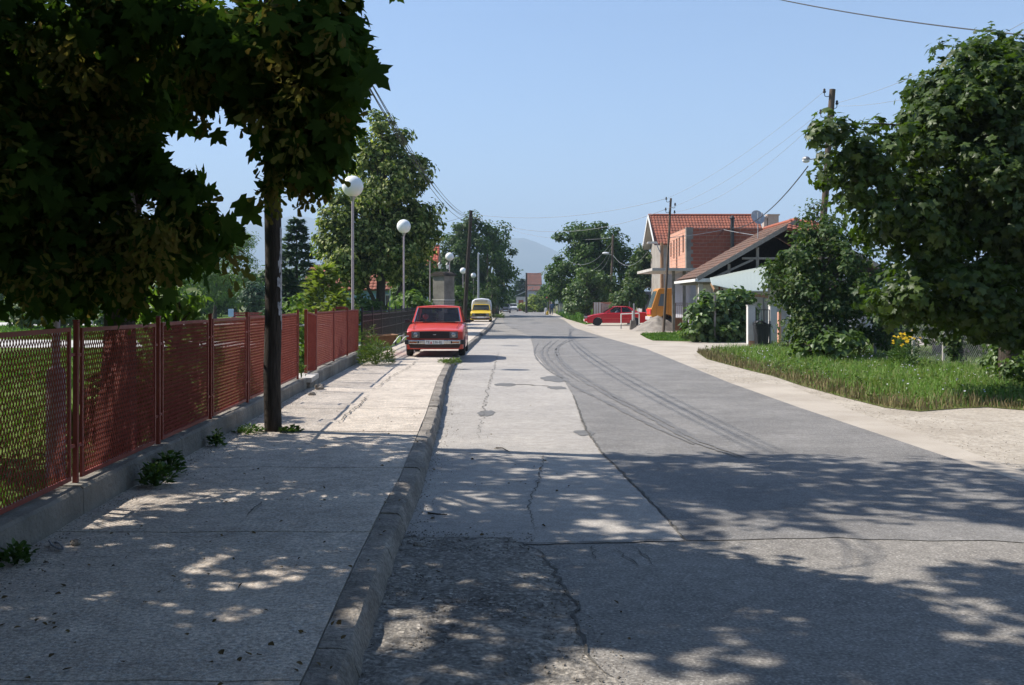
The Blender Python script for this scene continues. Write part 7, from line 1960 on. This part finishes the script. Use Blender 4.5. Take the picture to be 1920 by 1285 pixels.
for x in (-.7, .7):
    b = MB(); b.box((x, 0, .21), (.08, .45, .42)); b.bar((x, .2, .42), (x, .24, .86), .06); b.build('leg', M['black_metal'], bb)

# ------------------------------------------------------------------ people
def figure(name, label, loc, rz, J, E, mats, zones, parent=None, cat='person'):
    """one continuous body grown over a skeleton of joints (position, radius); zones pick the clothing by height"""
    me = bpy.data.meshes.new(name); me.from_pydata([j[0] for j in J], E, [])
    o = bpy.data.objects.new('skeleton', me); COL.objects.link(o)
    o.modifiers.new('skin', 'SKIN'); sv = me.skin_vertices[0].data
    for i, j in enumerate(J): r_ = j[1]; sv[i].radius = (r_, r_) if not hasattr(r_, '__len__') else r_
    sv[0].use_root = True
    o.modifiers.new('sub', 'SUBSURF').levels = 1
    dg = bpy.context.evaluated_depsgraph_get(); dg.update()
    m2 = bpy.data.meshes.new_from_object(o.evaluated_get(dg)); bpy.data.objects.remove(o)
    m2.materials.clear()
    for m in mats: m2.materials.append(m)
    for p in m2.polygons:
        p.material_index = zones(p.center); p.use_smooth = True
    t = thing(name, label, cat, loc, rz)
    m2.name = 'body'
    link('body', m2, t)
    return t
M['skin'] = pmat('skin', (0.42, 0.25, 0.18), .6); M['cloth_navy'] = pmat('cloth_navy', (0.022, 0.032, 0.065), .9, (0.035, 0.05, 0.09), 6); M['cloth_blue'] = pmat('cloth_blue', (0.05, 0.09, 0.17), .9, (0.08, 0.12, 0.2), 6); M['hair'] = pmat('hair', (0.30, 0.29, 0.28), .8); M['hair_dark'] = pmat('hair_dark', (0.03, 0.022, 0.018), .8); M['cloth_white'] = pmat('cloth_white', (0.66, 0.66, 0.68), .9); M['yellow_bag'] = pmat('yellow_bag', (0.70, 0.42, 0.03), .7)
J = [((0, 0, .84), (.15, .11)), ((0, .0, 1.02), (.13, .10)), ((0, .01, 1.22), (.17, .11)), ((0, .02, 1.36), (.08, .07)), ((0, .0, 1.43), .052), ((0, -.01, 1.53), .095), ((0, -.01, 1.61), .08),
     ((.19, .02, 1.33), .062), ((.25, .04, 1.06), .05), ((.24, -.06, .84), .036), ((.24, -.09, .76), .035), ((-.19, .02, 1.33), .062), ((-.26, .03, 1.06), .05), ((-.28, -.05, .83), .036), ((-.28, -.07, .75), .035),
     ((.09, 0, .78), .10), ((.10, -.10, .44), .068), ((.10, .0, .08), .045), ((.11, -.12, .035), .04), ((-.09, 0, .78), .10), ((-.09, .10, .45), .068), ((-.09, .24, .10), .045), ((-.09, .14, .035), .04)]
E = [(0, 1), (1, 2), (2, 3), (3, 4), (4, 5), (5, 6), (3, 7), (7, 8), (8, 9), (9, 10), (3, 11), (11, 12), (12, 13), (13, 14), (0, 15), (15, 16), (16, 17), (17, 18), (0, 19), (19, 20), (20, 21), (21, 22)]
px_ = W(1034.5, 590.5, 128)
per = figure('person', 'person in dark blue clothes walking up the right side of the road with bags', (px_[0], 128, 0), R(180), J, E, [M['cloth_navy'], M['cloth_blue'], M['skin'], M['tyre']], lambda c: 2 if c.z > 1.41 or (abs(c.x) > .2 and c.z < .84) else (1 if c.z > .86 else (3 if c.z < .07 else 0)))
b = MB(); b.sphere((0, .012, 1.585), (.098, .105, .095), 14, 10); b.build('hair', M['hair'], per, smooth=True)
b = MB(); b.sphere((0, -.115, 1.52), (.016, .02, .022), 8, 6)
for sx in (-1, 1): b.sphere((sx*.096, -.01, 1.53), (.014, .025, .032), 8, 6)
b.build('face_features', M['skin'], per, smooth=True)
for sx in (-1, 1):
    b = MB()
    for k in range(5):
        x0 = sx*.245+(k-2)*.014; b.tube([(x0, -.09, .75), (x0, -.105, .70), (x0-.0, -.09, .665+.008*abs(k-2))], .008, 5)
    b.build('fingers', M['skin'], per)
b = MB(); b.box((0, 0, .0), (.36, .2, .42), taper=(.7, .6), bev=.05); b.tube(curve([(-.08, 0, .18), (0, 0, .34), (.08, 0, .18)], 4), .012, 6)
tag(b.build('shopping_bag', M['yellow_bag'], loc=(px_[0]-.55, 128, .23)), 'yellow bag carried low beside the far walker', 'bag')
sk = thing('sack', 'pale sack standing on the verge left of the far walker', 'sack', (px_[0]-.72, 128.6, 0)); b = MB(); b.box((0, 0, .45), (.42, .3, .9), taper=(.6, .6), bev=.08); b.build('cloth', M['cloth_white'], sk)

# driver sitting in the sedan, sedan local axes turned: front of the car points to -X
JD = [((0, 0, .10), (.15, .12)), ((0, .04, .30), (.15, .11)), ((0, .07, .52), (.17, .10)), ((0, .07, .64), (.07, .065)), ((0, .06, .70), .05), ((0, .04, .80), .09), ((0, .04, .87), .075),
      ((.19, .06, .58), .058), ((.24, -.14, .40), .046), ((.16, -.36, .46), .036), ((.12, -.42, .48), .034), ((-.19, .06, .58), .058), ((-.24, -.14, .40), .046), ((-.16, -.36, .46), .036), ((-.12, -.42, .48), .034),
      ((.10, -.10, .10), .09), ((.12, -.42, .16), .07), ((.12, -.60, -.12), .05), ((-.10, -.10, .10), .09), ((-.12, -.42, .16), .07), ((-.12, -.60, -.12), .05)]
ED = [(0, 1), (1, 2), (2, 3), (3, 4), (4, 5), (5, 6), (3, 7), (7, 8), (8, 9), (9, 10), (3, 11), (11, 12), (12, 13), (13, 14), (0, 15), (15, 16), (16, 17), (0, 18), (18, 19), (19, 20)]
dl = Vector(sed.location)+Vector((2.12, -.36, .40))      # seat on the car's left side
drv = figure('person', 'driver in a white and blue shirt seated in the red sedan', tuple(dl), R(-90), JD, ED, [M['cloth_white'], M['cloth_blue'], M['skin']], lambda c: 2 if c.z > .68 or (c.y < -.3 and c.z > .38) else (1 if c.z < .40 else 0))
b = MB(); b.sphere((0, .065, .845), (.094, .095, .085), 12, 8); b.build('hair', M['hair_dark'], drv, smooth=True)
b = MB(); b.sphere((0, -.055, .79), (.016, .02, .022), 8, 6)
for sx in (-1, 1): b.sphere((sx*.09, .04, .80), (.014, .025, .03), 8, 6)
b.build('face_features', M['skin'], drv, smooth=True)

# ------------------------------------------------------------------ air
hz = MB(); hz.box((0, 4300, 298.5), (18400, 9600, 600))
M['haze'] = bpy.data.materials.new('haze'); M['haze'].use_nodes = True
n_ = M['haze'].node_tree.nodes; n_.clear()
pv = n_.new('ShaderNodeVolumePrincipled'); pv.inputs['Color'].default_value = (0.62, 0.80, 1.0, 1); pv.inputs['Density'].default_value = 3.3e-4; pv.inputs['Anisotropy'].default_value = 0.0
mo = n_.new('ShaderNodeOutputMaterial'); M['haze'].node_tree.links.new(pv.outputs[0], mo.inputs['Volume'])
hb = hz.build('haze', M['haze'], kind='stuff')
